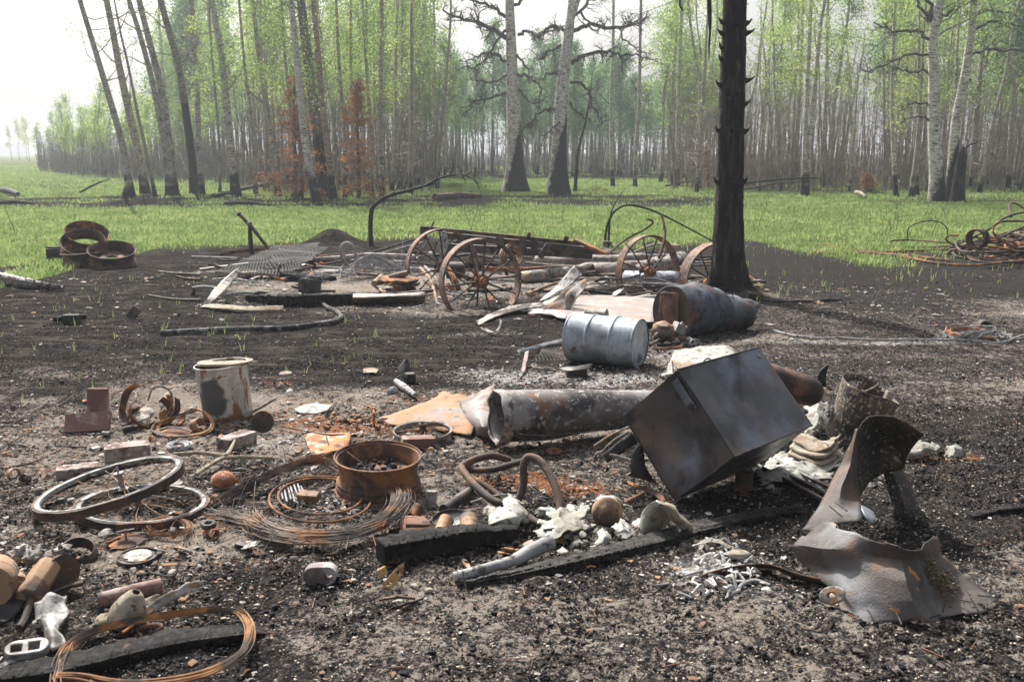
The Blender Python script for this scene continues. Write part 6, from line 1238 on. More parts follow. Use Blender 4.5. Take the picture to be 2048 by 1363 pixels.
# aluminium casting
a = T("melted_casting", "melted pale aluminium casting with two square openings at bottom left", "casting", G(70, 1300)); mb = MB()
c = G(55, 1300, .04); M = rotz(.35) @ rotx(.25); plate(mb, obround(.14, .075), [[(-.05, -.02), (-.015, -.02), (-.015, .018), (-.05, .018)], [(.005, -.022), (.04, -.022), (.04, .02), (.005, .02)]], .03, M, c); part("casting_frame", mb, m_alu, a, bevel=.004)
mb = MB(); sheet(mb, [PP((68, 1210, .06), (95, 1190, .10), (130, 1195, .06)), PP((70, 1235, .04), (98, 1228, .06), (128, 1230, .04)), PP((85, 1262, .03), (100, 1265, .05), (112, 1262, .03)), PP((90, 1290, .02), (105, 1300, .03), (130, 1290, .02))], 6, .012, 16, 3); part("casting_wing", mb, m_alu, a, solid=.008)
tubeone("white_tube", [P(-30, 1347, .02), P(0, 1336, .02), P(46, 1314, .02)], .014, m_greywht, "thin white tube end at the bottom left corner", "tube")
# engine at left edge
a = T("burnt_engine", "rusty tan engine block with cylinders at the left edge", "engine", G(60, 1190))
def rot_cyl(nm, c, ax, prof, mat, n=28): mb = MB(); lathe(mb, prof, n, c, frame(ax)); return part(nm, mb, mat, a, angle=30)
m_tanrust = M_("tan_rust", (.30, .19, .11), [((.40, .285, .18), 7, .48, .62), ((.15, .08, .05), 7, .52, .64), ((.09, .07, .06), 9, .60, .68)], rough=.85, bump=.25)
rot_cyl("crankcase", P(-10, 1150, .10), (.35, -.9, .1), [(0, -.02), (.07, -.02), (.085, .0), (.09, .05), (.09, .14), (.08, .16), (0, .16)], m_tanrust); rot_cyl("bearing_boss", P(36, 1165, .09), (.45, -.85, .2), [(0, .03), (.012, .03), (.014, .022), (.03, .02), (.034, .01), (.034, -.1), (0, -.1)], m_tanrust); 
mb = MB(); p0, p1 = P(62, 1185, .06), P(95, 1135, .10); M = axes(p0, p1, (0, -.7, .7)); lathe(mb, [(0, -.11), (.045, -.11), (.05, -.1), (.05, .08), (.042, .09), (0, .09)], 8, (p0 + p1) / 2, frame(p1 - p0)); part("cylinder_block", mb, m_tanrust, a, smooth=False, bevel=.004)
for i in range(6): mb = MB(); lump(mb, P(25 + i * 20, 1115 - (i % 2) * 12, .10 + .02 * (i % 3)), (.035, .03, .03), 3, .4, 3, i); part("cracked_casting", mb, m_alu if i % 2 else m_paleash, a)
rot_cyl("flywheel", P(120, 1145, .07), (.8, -.5, .1), [(0, 0), (.03, .005), (.06, .0), (.075, .004), (.075, .02), (0, .02)], m_rustdk)
mb = MB(); sheet(mb, [PP((-60, 1160, .10), (0, 1165, .09), (58, 1172, .07)), PP((-60, 1200, .06), (0, 1205, .05), (45, 1215, .03)), PP((-60, 1240, .0), (0, 1245, .0), (20, 1240, .0))], 5, .006, 8, 3); part("shroud", mb, m_scorch, a, solid=.005)
tubeone("iron_rod", [P(62, 1200, .05), P(50, 1235, .02), P(38, 1255, .015)], .014, m_rustdk, "short dark pipe running down from the engine", "pipe"); tubeone("connecting_rod", [P(80, 1200, .03), P(120, 1178, .04), P(165, 1165, .04)], [.007, .007, .012], m_scorch, "dark connecting rod pointing right from the engine", "rod")
c = G(156, 1112, .0); mb = MB(); lathe(mb, [(.068, .0), (.076, .012), (.078, .035), (.07, .055), (.062, .06), (.058, .05), (.062, .03), (.06, .0)], 40, c, frame((.25, -.38, .9)), closed=True); one("bearing_ring", mb, m_dkiron, "dark thick iron ring standing tilted behind the engine", "ring")

# ---- wire coils
def wire_coil(name, label, path, n, rad, jit, mat, seed, closed=True, cat="wire", twist=1.0, loose=0, loose_len=.25):
    rg_ = np.random.default_rng(seed); p = np.asarray(path, float); p = smoothpath(np.concatenate([p, p[:1]]) if closed else p, 8)
    if closed: p = p[:-1]
    mb = MB(); m = len(p); s_ = np.linspace(0, 6.283, m)
    for i in range(n):
        o = rg_.normal(size=3) * jit * np.array([1, 1, .5]); ph = rg_.uniform(0, 6.28, 3); q = p + o
        for hh in (1, 2, 3): q = q + np.stack([np.sin(s_ * hh + ph[0]), np.cos(s_ * hh + ph[1]), .5 * np.sin(s_ * hh * 1.0 + ph[2])], 1) * jit * .45 / hh * twist
        q[:, 2] = np.maximum(q[:, 2], .006)
        if not closed: a0, a1 = rg_.integers(0, max(1, m // 6)), m - rg_.integers(0, max(1, m // 6)); q = q[a0:a1]
        tube(mb, q, rad * rg_.uniform(.8, 1.2), n=4, closed=closed, cap=False)
    for i in range(loose):
        j = rg_.integers(0, m); d = rg_.normal(size=3) * np.array([1, 1, .25]); d = unit(d); q0 = p[j] + rg_.normal(size=3) * jit * .5; tube(mb, smoothpath([q0, q0 + d * loose_len * .5 + [0, 0, .02], q0 + d * loose_len * rg_.uniform(.6, 1.2)], 3), rad * .9, n=3, cap=False)
    o = one(name, mb, mat, label, cat); return o
def ell(cx, cy, rx, ry, z=.02, n=22, tilt=(0, 0), a0=0, a1=6.283, skew=0):
    out = []
    for t_ in np.linspace(a0, a1, n, endpoint=(a1 - a0) < 6.28):
        x, y = cx + rx * math.cos(t_) + skew * math.sin(t_), cy + ry * math.sin(t_); out.append(P(x, y, max(.01, z + tilt[0] * math.cos(t_) + tilt[1] * math.sin(t_))))
    return out
wire_coil("wire_coil", "big ring of rusty steel wire at the bottom left corner", [P(x, y, z) for x, y, z in [(118, 1352, .03), (130, 1300, .03), (180, 1265, .03), (260, 1242, .035), (340, 1228, .04), (430, 1219, .045), (478, 1222, .05), (500, 1248, .05), (497, 1285, .05), (470, 1315, .045), (410, 1345, .04), (330, 1362, .035), (240, 1366, .03), (160, 1352, .03)]], 22, .0022, .011, m_wire, 1)
wire_coil("wire_strands", "loose strands hanging from the left of the big wire ring", [P(x, y, z) for x, y, z in [(150, 1285, .03), (125, 1320, .03), (112, 1360, .02), (112, 1400, .02)]], 14, .002, .013, m_wire, 2, False)
wire_coil("wire_coil", "wide hair like ring of burnt tyre wire below the truck rim", [P(x, y, z) for x, y, z in [(500, 1020, .04), (520, 1052, .045), (590, 1072, .05), (680, 1070, .05), (750, 1050, .05), (790, 1020, .06), (800, 990, .06), (775, 968, .05), (735, 965, .045)]], 95, .0017, .022, m_wiregrey, 3, False, loose=45, loose_len=.22)
wire_coil("wire_coil", "hair like bundle of burnt tyre wire sweeping left of the truck rim", [P(x, y, z) for x, y, z in [(430, 1010, .02), (470, 985, .03), (530, 955, .05), (590, 930, .06), (640, 920, .06), (680, 935, .04), (700, 955, .03)]], 80, .0017, .02, m_wiregrey, 4, False, loose=30, loose_len=.2)
wire_coil("wire_coil", "fan of burnt tyre wire spreading at the left of the ring", [P(x, y, z) for x, y, z in [(425, 1030, .015), (460, 1035, .02), (510, 1048, .03), (570, 1060, .04)]], 60, .0016, .028, m_wiregrey, 5, False, loose=25, loose_len=.22)
for lb, e in (("outer rusty bead hoop lying inside the tyre wire ring", (640, 998, 102, 46, .03)), ("inner rusty bead hoop lying inside the tyre wire ring", (640, 992, 84, 36, .025))):
    mb = MB(); tube(mb, smoothpath(ell(*e, n=26, a0=.15, a1=5.9), 4), .006, n=7); one("wire_hoop", mb, m_rust, lb, "hoop")
wire_coil("wire_coil", "small tangle of thin rusty wire right of the strapped lid", ell(335, 1052, 42, 17, .02), 16, .0013, .010, m_wire, 6, loose=8, loose_len=.06)
wire_coil("wire_coil", "loose rusty wire coil lying in front of the white pail", [P(x, y, z) for x, y, z in [(306, 858, .015), (325, 868, .015), (370, 870, .015), (412, 862, .02), (424, 845, .05), (412, 825, .08), (390, 818, .085), (360, 830, .07), (335, 840, .05), (315, 848, .03)]], 4, .0055, .012, m_wire, 7, twist=1.3)
tubeone("thin_wire", [P(330, 1075, .01), P(360, 1030, .05), P(420, 985, .05), P(470, 972, .02)], .0016, m_wire, "single thin wire arcing left of the tyre wire", "wire", n=4)
tubeone("thin_wire", [P(596, 1072, .05), P(640, 1040, .09), P(700, 1002, .07)], .0018, m_wire, "single straight wire crossing the tyre wire ring", "wire", n=4); tubeone("thin_wire", [P(700, 1035, .06), P(735, 1048, .06), P(752, 1090, .02)], .0018, m_wire, "curved single wire at the lower right of the tyre wire ring", "wire", n=4)
box_ = MB(); box(box_, P(618, 992, .03), (.11, .05, .04), rotz(-.25) @ rotx(.3)); one("iron_wedge", box_, m_canbr, "small rusty wedge block inside the tyre wire ring", "wedge", bevel=.006)
for i in range(7): tubeone("copper_strip", [P(560 + i * 7, 972 - (i % 3) * 3, .015), P(566 + i * 8, 998 + (i % 2) * 5, .015)], .0045, m_greywht, "pale ash coated rod in a bundle inside the wire ring", "rod", "pale rods inside the wire ring", n=6)
# levers / branch-like tools
tubeone("forked_tool", [P(345, 908, .03), P(400, 905, .035), P(445, 910, .04), P(456, 906, .05), P(470, 880, .05)], [.010, .011, .012, .013, .008], m_cream, "bent tan handle reaching left of the orange cap", "tool handle"); tubeone("forked_tool", [P(392, 948, .02), P(440, 918, .03), P(470, 914, .04), P(520, 914, .03), P(545, 915, .025)], [.010, .011, .012, .010, .009], m_cream, "tan jointed handle with a flattened eye behind the orange cap", "tool handle")
# castings left of the pail
a = T("broken_casting", "broken curved rusty castings with jagged edges left of the pail", "broken casting", G(290, 850)); k = k_(840)
for i, (px, py, r, ax, a0, a1, w, mt) in enumerate([(268, 808, 36, (-.55, -.75, .35), .2, 3.7, .05, m_rust), (300, 812, 40, (.55, -.75, .3), 1.5, 5.2, .05, m_rust), (312, 822, 30, (.6, -.5, .6), 2.4, 5.6, .06, m_rustdk), (325, 815, 34, (-.3, -.8, .5), 3.0, 5.4, .05, m_rust), (285, 835, 26, (.2, -.6, .8), .2, 3.2, .035, m_rustdk), (345, 828, 24, (.8, -.4, .4), 1.0, 4.4, .05, m_rust)]):
    mb = MB(); c = Q(px, py, P(px, 848)[1]); rr = r * k; lathe(mb, [(rr, -w / 2), (rr * 1.03, -w / 4), (rr, 0), (rr * 1.02, w / 2)], 30, c, frame(ax, (0, 0, 1)), a0=a0, a1=a1, wob=lambda V: V + nvec(V * 25, 3) * .006); part("curved_casting", mb, mt, a, solid=.010)
mb = MB(); sheet(mb, [PP((258, 830, .06), (285, 815, .08), (295, 805, .1)), PP((265, 850, .02), (290, 840, .04), (310, 825, .06))], 5, .004, 10, 2); part("pale_shell", mb, m_paleash, a, solid=.004)
mb = MB(); sheet(mb, [PP((318, 800, .05), (335, 785, .1), (345, 800, .05)), PP((322, 818, .02), (335, 810, .06), (348, 815, .02))], 5, .004, 10, 2); part("pale_shell", mb, m_paleash, a, solid=.004)
mb = MB(); tube(mb, smoothpath([P(222, 800, .04), P(232, 785, .09), P(255, 780, .1), P(272, 788, .09), P(268, 805, .05)], 5), .005, n=6); part("wire_loop", mb, m_paleash, a)
mb = MB(); tube(mb, smoothpath([Q(296, 800, P(300, 840)[1]), Q(305, 776, P(300, 840)[1]), Q(322, 772, P(300, 840)[1]), Q(340, 782, P(300, 840)[1]), Q(346, 805, P(300, 840)[1])], 5), .007, n=6); part("iron_loop", mb, m_paleash, a)
c = P(395, 850, .03); mb = MB(); lathe(mb, [(.042, -.028), (.042, .028), (.034, .028), (.034, -.028)], 24, c, frame((.85, -.4, .3)), a0=.3, a1=5.4, closed=True); one("bushing", mb, m_canbr, "tan open ring leaning inside the rusty wire coil", "ring"); mb = MB(); lathe(mb, [(0, .02), (.05, .018), (.085, .006), (.095, .0)], 30, G(350, 862, .008), frame((0, -.05, 1))); one("rusty_dish", mb, m_rust, "flat rusty dish lying in the wire coil by the pail", "dish")
mb = MB(); lathe(mb, [(.018, 0), (.018, .012), (.015, .014), (.015, .045), (.011, .045), (.011, 0)], 18, G(205, 866, .016), frame((1, .1, .05)), closed=True); one("pipe_nipple", mb, m_paleash, "short grey pipe nipple in front of the leaning clay slab", "pipe fitting"); mb = MB(); lathe(mb, [(0, 0), (.018, .002), (.022, .02), (.02, .06), (.01, .09), (0, .092)], 16, G(245, 858, .018), frame((1, .35, .15))); one("burnt_bottle", mb, m_dkiron, "small black bottle shaped piece beside the castings", "bottle")
wire_coil("rag_coil", "little ring of white ashen rope beside the broken castings", ell(358, 890, 20, 7, .02), 14, .005, .008, m_greywht, 8, cat="rope")
for i, (x, y, an) in enumerate([(28, 948, .4), (50, 958, 2.0)]):
    mb = MB(); lathe(mb, [(.032, -.016), (.032, .016), (.027, .016), (.027, -.016)], 20, P(x, y, .025), frame((math.cos(an), -.7, .25)), a0=.0, a1=4.6, closed=True); one("pipe_clamp", mb, m_canbr, "tan broken hoop lying at the far left of the bricks" if i == 0 else "second tan broken hoop beside the first at far left", "hoop")
for lb, pts, r in [("long thin grey rod slanting at the left edge", [(-30, 940, .02), (60, 925, .02), (128, 895, .03)], .005), ("straight brown rod at the far left edge above the long one", [(-20, 908, .01), (20, 885, .02), (62, 862, .02)], .005), ("thin rod between the tan hoops and the hollow brick", [(60, 965, .02), (115, 950, .02)], .004), ("rusty rods fragment right of the pail's foot", [(560, 852, .02), (650, 868, .02), (690, 868, .02)], .004), ("thin rusty rod in front of the orange sheet", [(648, 858, .08), (655, 880, .04), (660, 905, .0)], .003)]:
    tubeone("thin_rod", PP(*pts), r, m_rustdk, lb, "rod", n=6)
# rusty small parts pile
gq = np.random.default_rng(77)
for i in range(34):
    x, y = gq.normal(715, 30), gq.normal(838, 12); mb = MB(); c = G(x, y, .012); r = gq.uniform(.008, .018); M = frame(gq.normal(size=3)); h = gq.uniform(.01, .045)
    lathe(mb, [(r * .45, 0), (r, 0), (r, h), (r * .45, h)], 6 if i % 2 else 14, c, M, closed=True); one("rusty_nut", mb, (m_rust, m_orange, m_rustdk, m_canbr)[i % 4], "small rusty nut or bushing in the heap right of the white plate", "nut", "heap of rusty nuts and bushings", smooth=i % 2 == 0)
box_ = MB(); box(box_, P(747, 838, .05), (.015, .05, .11), rotz(.3) @ rotx(.2)); one("rusty_bar", box_, m_orange, "upright orange bar in the heap left of the spoked wheel", "bar", bevel=.002)
# wreckage in the middle distance of the fore pile
a = T("burnt_appliance", "small dark metal housing with a curved fin near the middle", "housing", G(805, 750)); d = P(805, 752)[1]; mb = MB(); sheet(mb, [[Q(795, 738, d), Q(806, 722, d), Q(812, 717, d)], [Q(798, 748, d - .05), Q(812, 742, d - .06), Q(820, 735, d)], [Q(803, 755, d - .05), Q(815, 752, d - .05), Q(828, 748, d)]], 5, .004, 10, 2); part("fin", mb, m_scorch, a, solid=.006)
mb = MB(); lathe(mb, [(.02, 0), (.035, .01), (.035, .05), (.02, .06)], 20, G(802, 757, .03), frame((.2, -.9, .2)), closed=True); part("mouth", mb, m_scorch, a); mb = MB(); box(mb, G(820, 752, .04), (.07, .08, .06), rotz(.4)); part("housing_box", mb, m_dkiron, a, bevel=.006)
mb = MB(); lathe(mb, [(0, .05), (.02, .05), (.03, .04), (.03, .015), (.045, .012), (.045, 0), (0, 0)], 22, G(784, 784, .01), frame((.5, -.5, .6))); one("spark_valve", mb, m_greywht, "small pale stepped valve piece in the middle of the debris", "valve")
tubeone("ash_log", [P(792, 762, .02), P(810, 775, .025), P(830, 790, .02)], [.022, .028, .018], m_greywht, "short ash crusted stick right of the pale valve piece", "stick")
sheetone("pale_fragment", [PP((726, 738, .01), (742, 735, .02), (756, 738, .01)), PP((726, 746, .005), (742, 746, .015), (752, 748, .005))], m_cream, "pale scrap left of the small dark housing", "scrap"); mb = MB(); lathe(mb, [(0, .01), (.03, .012), (.045, .008), (.05, 0)], 24, G(571, 747, .005), frame((0, -.1, 1))); one("small_disc", mb, m_paleash, "small grey disc lying on the dark ground right of the pail", "disc")
sheetone("metal_flake", [PP((1042, 742, .02), (1048, 744, .02)), PP((1046, 722, .05), (1054, 722, .05)), PP((1050, 704, .09), (1058, 702, .1))], M_("pinkish_strip", (.30, .215, .20), [((.20, .14, .13), 8, .45, .6)], rough=.8), "thin pinkish strip standing left of the silver drum", "strip"); 
a = T("junction_box", "small dark box with a bent lid in front of the silver drum", "metal box", G(1150, 745)); mb = MB(); box(mb, G(1152, 744, .03), (.16, .10, .055), rotz(.1)); part("box_body", mb, m_scorch, a, bevel=.006); mb = MB(); sheet(mb, [PP((1118, 735, .07), (1150, 732, .09), (1185, 728, .07)), PP((1122, 742, .06), (1150, 742, .08), (1182, 738, .06))], 4, .005, 10, 3); part("bent_lid", mb, m_scorch, a, solid=.003)
tubeone("twisted_bar", [P(1065, 733, .02), P(1082, 737, .03), P(1100, 738, .03), P(1112, 742, .02)], [.008, .012, .016, .012], m_paleash, "grey twisted bar lying left of the small dark box", "bar")
sheetone("angle_iron", [PP((1034, 700, .02), (1090, 685, .03), (1130, 676, .04)), PP((1036, 706, .0), (1090, 692, .01), (1130, 683, .02))], m_drumdk, "dark angle iron reaching left of the silver drum", "angle iron", crumple=.001)
# wire netting patch
def netting(name, label, o, e1, e2, n1, n2, r, mat, diag=True):
    mb = MB(); A_, B_ = [], []
    for i in range(n1):
        for j in range(n2):
            for dx in (-.5, .5):
                p0 = o + e1 * (i + .5) / n1 + e2 * j / n2; p1 = o + e1 * (i + .5 + dx) / n1 + e2 * (j + .5) / n2; p2 = o + e1 * (i + .5) / n1 + e2 * (j + 1) / n2; A_ += [p0, p1]; B_ += [p1, p2]
    A_ = np.array(A_); B_ = np.array(B_); f = lambda q: q + nvec(q * 2.2, 9) * .03; sticks(mb, f(A_), f(B_), r, n=4); return one(name, mb, mat, label, "wire mesh", smooth=False)
o = P(1062, 722, .02); netting("wire_netting", "dark wire netting lying left under the silver drum", o, P(1145, 716, .02) - o, P(1085, 690, .04) - o, 12, 7, .003, m_dkiron)
# engine between the drums
a = T("small_engine", "small burnt engine with pale cylinder fins between the drums", "engine", G(1345, 690)); d = P(1345, 688)[1]
mb = MB(); lump(mb, Q(1328, 660, d), (.10, .08, .085), 3, .25, 2, 3); part("crankcase", mb, m_canbr, a); mb = MB(); lathe(mb, [(0, .04), (.03, .04), (.05, .02), (.06, 0), (.06, -.05)], 22, Q(1320, 672, d - .05), frame((-.3, -.9, .2))); part("pulley", mb, m_dkiron, a)
for i in range(5): mb = MB(); box(mb, Q(1350 + i * 4, 652 + i * 2, d), (.012, .09, .09), rotz(.4) @ roty(.5)); part("fin", mb, m_alu, a, bevel=.003)
mb = MB(); tube(mb, [Q(1352, 655, d - .02), Q(1366, 645, d)], .014, n=8); part("stub_pipe", mb, m_paleash, a)
for i in range(4): mb = MB(); lump(mb, Q(1340 + i * 12, 676 + 6 * (i % 2), d - .04), (.045, .04, .035), 2, .4, 3, i); part("carburettor", mb, m_alu if i % 2 else m_rustdk, a)
mb = MB(); M = np.stack([unit([.9, .3, .1]), unit([-.1, .3, .95]), unit([.25, -.9, .3])], 1); plate(mb, obround(.10, .09), [circ(-.02, .015, .012, 8), circ(.02, .02, .010, 8), circ(.025, -.015, .010, 8), circ(-.01, -.02, .012, 8)], .05, M, Q(1385, 688, d - .1)); part("pierced_cover", mb, m_alu, a, bevel=.002)
tubeone("flat_bar", [P(1310, 698, .03), P(1340, 696, .04), P(1365, 692, .04)], .010, m_rust, "short rusty bar lying under the small engine", "bar"); tubeone("shaft", [P(1300, 690, .06), P(1325, 675, .06)], .014, m_dkiron, "dark shaft stub left under the small engine", "rod")
# flat sheet by the drums
sheetone("flat_sheet", [PP((1050, 622, .01), (1130, 635, .02), (1220, 640, .03), (1312, 645, .05)), PP((1085, 605, .02), (1150, 612, .03), (1230, 615, .04), (1318, 620, .05)), PP((1120, 590, .03), (1180, 590, .04), (1250, 592, .05), (1322, 598, .05))], M_("flat_scorched_sheet", (.20, .175, .165), [((.27, .24, .22), 3, .46, .62), ((.25, .165, .12), 4, .55, .68)], rough=.75, metal=.1, bump=.1), "large flat grey brown sheet lying behind the silver drum", "sheet metal", crumple=.004)
a = T("folded_sheet", "crumpled upright grey panel folded on the flat sheet's left end", "sheet metal", G(1120, 625)); d = P(1120, 622)[1]
for ct, s_ in (([[Q(1075, 605, d + .3), Q(1110, 575, d + .5), Q(1148, 530, d + .5)], [Q(1090, 600, d + .2), Q(1125, 580, d + .3), Q(1165, 552, d + .4)]], 1), ([[Q(1065, 618, d + .1), Q(1105, 605, d + .2), Q(1135, 575, d + .2)], [Q(1095, 612, d), Q(1135, 600, d + .05), Q(1150, 575, d + .1)], [Q(1080, 628, d - .1), Q(1120, 625, d - .1), Q(1140, 618, d - .1)]], 2), ([[Q(1130, 630, d - .1), Q(1132, 590, d), Q(1150, 570, d + .1)], [Q(1142, 632, d - .15), Q(1148, 595, d - .05), Q(1172, 558, d)], [Q(1140, 636, d - .2), Q(1152, 600, d - .1), Q(1170, 580, d - .1)]], 3)):
    mb = MB(); sheet(mb, ct, 6, .012, 6, s_, .7); part("panel_fold", mb, (m_duct, m_rustdk, m_paleash)[s_ - 1], a, solid=.004)
mb = MB(); sheet(mb, [PP((1055, 628, .02), (1100, 630, .03), (1135, 640, .02)), PP((1065, 618, .06), (1105, 620, .07), (1132, 628, .06))], 5, .01, 8, 5); part("base_fold", mb, m_duct, a, solid=.004)
sheetone("curved_gutter", [PP((952, 643, .01), (985, 625, .03), (1030, 610, .06), (1085, 605, .10)), PP((958, 650, .0), (990, 634, .02), (1035, 620, .04), (1090, 612, .07))], m_galv, "curved pale strip reaching left from the crumpled panel", "metal strip", crumple=.004)
can("pale cylinder lying at the near edge of the flat sheet", G(1172, 630, .06), unit([.9, -.35, .05]), .075, .22, m_galv, open_=True)
wire_coil("wire_loop", "pale wire loop lying on the ground left of the silver drum", [P(x, y, z) for x, y, z in [(960, 655, .02), (985, 665, .02), (998, 655, .05), (1000, 640, .1), (985, 648, .06)]], 3, .006, .012, m_greywht, 12, False)
# ================================================================== THE FAR WRECK
a = T("burnt_wagon", "burnt wagon frame of dark beams behind the wagon wheels", "wagon frame", G(1020, 505)); Yf = 13.6
def bar(nm, p0, p1, w, h, mat, par, bev=.004): mb = MB(); box(mb, (p0 + p1) / 2, (np.linalg.norm(p1 - p0), w, h), axes(p0, p1)); return part(nm, mb, mat, par, smooth=False, bevel=bev)
m_beam = M_("scorched_beam", (.062, .056, .054), [((.12, .105, .098), 4, .48, .64), ((.15, .085, .06), 5, .58, .68), ((.035, .033, .033), 6, .5, .62)], rough=.8, bump=.3)
bar("top_rail", Q(842, 455, Yf), Q(1160, 487, Yf), .05, .05, m_rustdk, a); bar("side_beam", Q(885, 470, Yf + .15), Q(1205, 503, Yf - .1), .07, .085, m_beam, a); bar("lower_beam", Q(900, 494, Yf + .3), Q(1185, 510, Yf + .1), .08, .10, m_beam, a)
bar("post", Q(847, 453, Yf), Q(848, 478, Yf), .08, .09, m_beam, a)
for x, y0, y1 in ((1045, 478, 505), (1068, 480, 508), (1092, 483, 508), (1000, 472, 500)): bar("cross_block", Q(x, y0, Yf), Q(x + 2, y1, Yf), .06, .10, m_beam, a)
bar("brace", Q(1080, 515, Yf - .2), Q(1098, 488, Yf - .2), .05, .08, m_beam, a); bar("red_angle", Q(1150, 480, Yf - .3), Q(1212, 507, Yf - .5), .11, .035, m_rust, a); bar("stub_post", Q(1128, 486, Yf), Q(1134, 472, Yf), .05, .06, m_rustdk, a); bar("stub_post", Q(1056, 475, Yf), Q(1060, 465, Yf), .04, .05, m_rustdk, a)
mb = MB(); sheet(mb, [PP((890, 490, .30), (930, 480, .42), (980, 490, .40)), PP((895, 505, .1), (930, 500, .2), (985, 508, .15))], 5, .03, 4, 3); part("crumpled_tin", mb, m_galv, a, solid=.006)
for lb, pts, r, mt in [("thin bent rod sticking up at the left end of the wagon frame", [Q(835, 478, 13.3), Q(858, 462, 13.3), Q(868, 443, 13.3)], .012, m_dkiron), ("curved rod inside the left wagon wheel", [Q(826, 520, 12.9), Q(845, 495, 12.9), Q(862, 470, 12.9)], .012, m_paleash), ("short upright grey rod behind the wagon wheels", [Q(858, 522, 12.7), Q(868, 505, 12.7), Q(874, 482, 12.7)], .012, m_paleash)]: tubeone("bent_rod", pts, r, mt, lb, "rod", n=6)
sheetone("white_post", [[Q(878, 515, 13.2), Q(893, 515, 13.2)], [Q(880, 480, 13.3), Q(896, 480, 13.3)], [Q(886, 462, 13.35), Q(892, 462, 13.35)]], m_greywht, "pale upright board end behind the wagon wheels", "board", th=.03)
mb = MB(); c = Q(1022, 512, 12.8); M = frame((.35, -.93, .1))
for i, rr in enumerate((.155, .125, .095)): lathe(mb, [(rr, -.03 + i * .01), (rr, .03 + i * .01), (rr - .012, .03 + i * .01), (rr - .012, -.03 + i * .01)], 30, c, M, closed=True)
one("wheel_rim", mb, m_canbr, "small tan ringed rim leaning behind the whole wagon wheel", "wheel rim")
# long pipes, gutters, channel iron
def halfpipe(label, pts, w, mat, name="gutter", seed=0, cat="sheet metal"):
    p = smoothpath(pts, 5); t = np.gradient(p, axis=0); s = np.cross(t, [0, 0, 1.]); s /= np.linalg.norm(s, axis=1, keepdims=True); ct = [[q + sd * w * math.cos(an) + np.array([0, 0, w * math.sin(an)]) for an in np.linspace(-.2, 2.6, 6)] for q, sd in zip(p, s)]
    mb = MB(); sheet(mb, ct, 2, .02, 4, seed); return one(name, mb, mat, label, cat, "half round gutters and torn pipes", solid=.005)
halfpipe("upper long rusty white pipe lying behind the crumpled panel", [P(1072, 525, .04), P(1150, 525, .05), P(1250, 522, .06), P(1355, 520, .05)], .10, m_galv, seed=1)
halfpipe("middle long pale pipe lying above the crumpled panel", [P(1040, 560, .03), P(1110, 552, .05), P(1190, 540, .06), P(1290, 545, .04)], .10, m_galv, seed=2)
halfpipe("pale bent gutter reaching right toward the half hidden wheel", [P(1185, 545, .05), P(1260, 538, .08), P(1330, 528, .10), P(1362, 518, .10)], .11, m_paleash, seed=3)
halfpipe("short pale trough beside the dark netting in front of the burnt trunk", [P(1250, 560, .05), P(1300, 560, .08), P(1365, 562, .08)], .11, m_drum, seed=4)
can("dark open pipe end lying right of the whole wagon wheel", G(1092, 540, .07), unit([1, .12, 0]), .065, .75, m_rustdk, open_=True)
tubeone("iron_bar", [P(965, 536, .08), P(1030, 540, .06), P(1095, 536, .07)], .035, m_rust, "rusty bar lying behind the hub of the whole wagon wheel", "bar"); tubeone("iron_bar", [P(1055, 588, .03), P(1100, 570, .06), P(1140, 560, .04)], .022, m_canbr, "tan bar lying left of the crumpled panel", "bar")
tubeone("burnt_cylinder", [Q(893, 540, 11.9), Q(930, 540, 11.9)], .10, m_dkiron, "dark fat cylinder seen through the whole wagon wheel", "cylinder", n=20); tubeone("bent_iron", [Q(895, 535, 11.5), Q(910, 560, 11.3), Q(918, 580, 11.3)], .03, m_rust, "rusty curved iron standing inside the whole wagon wheel", "iron bar")
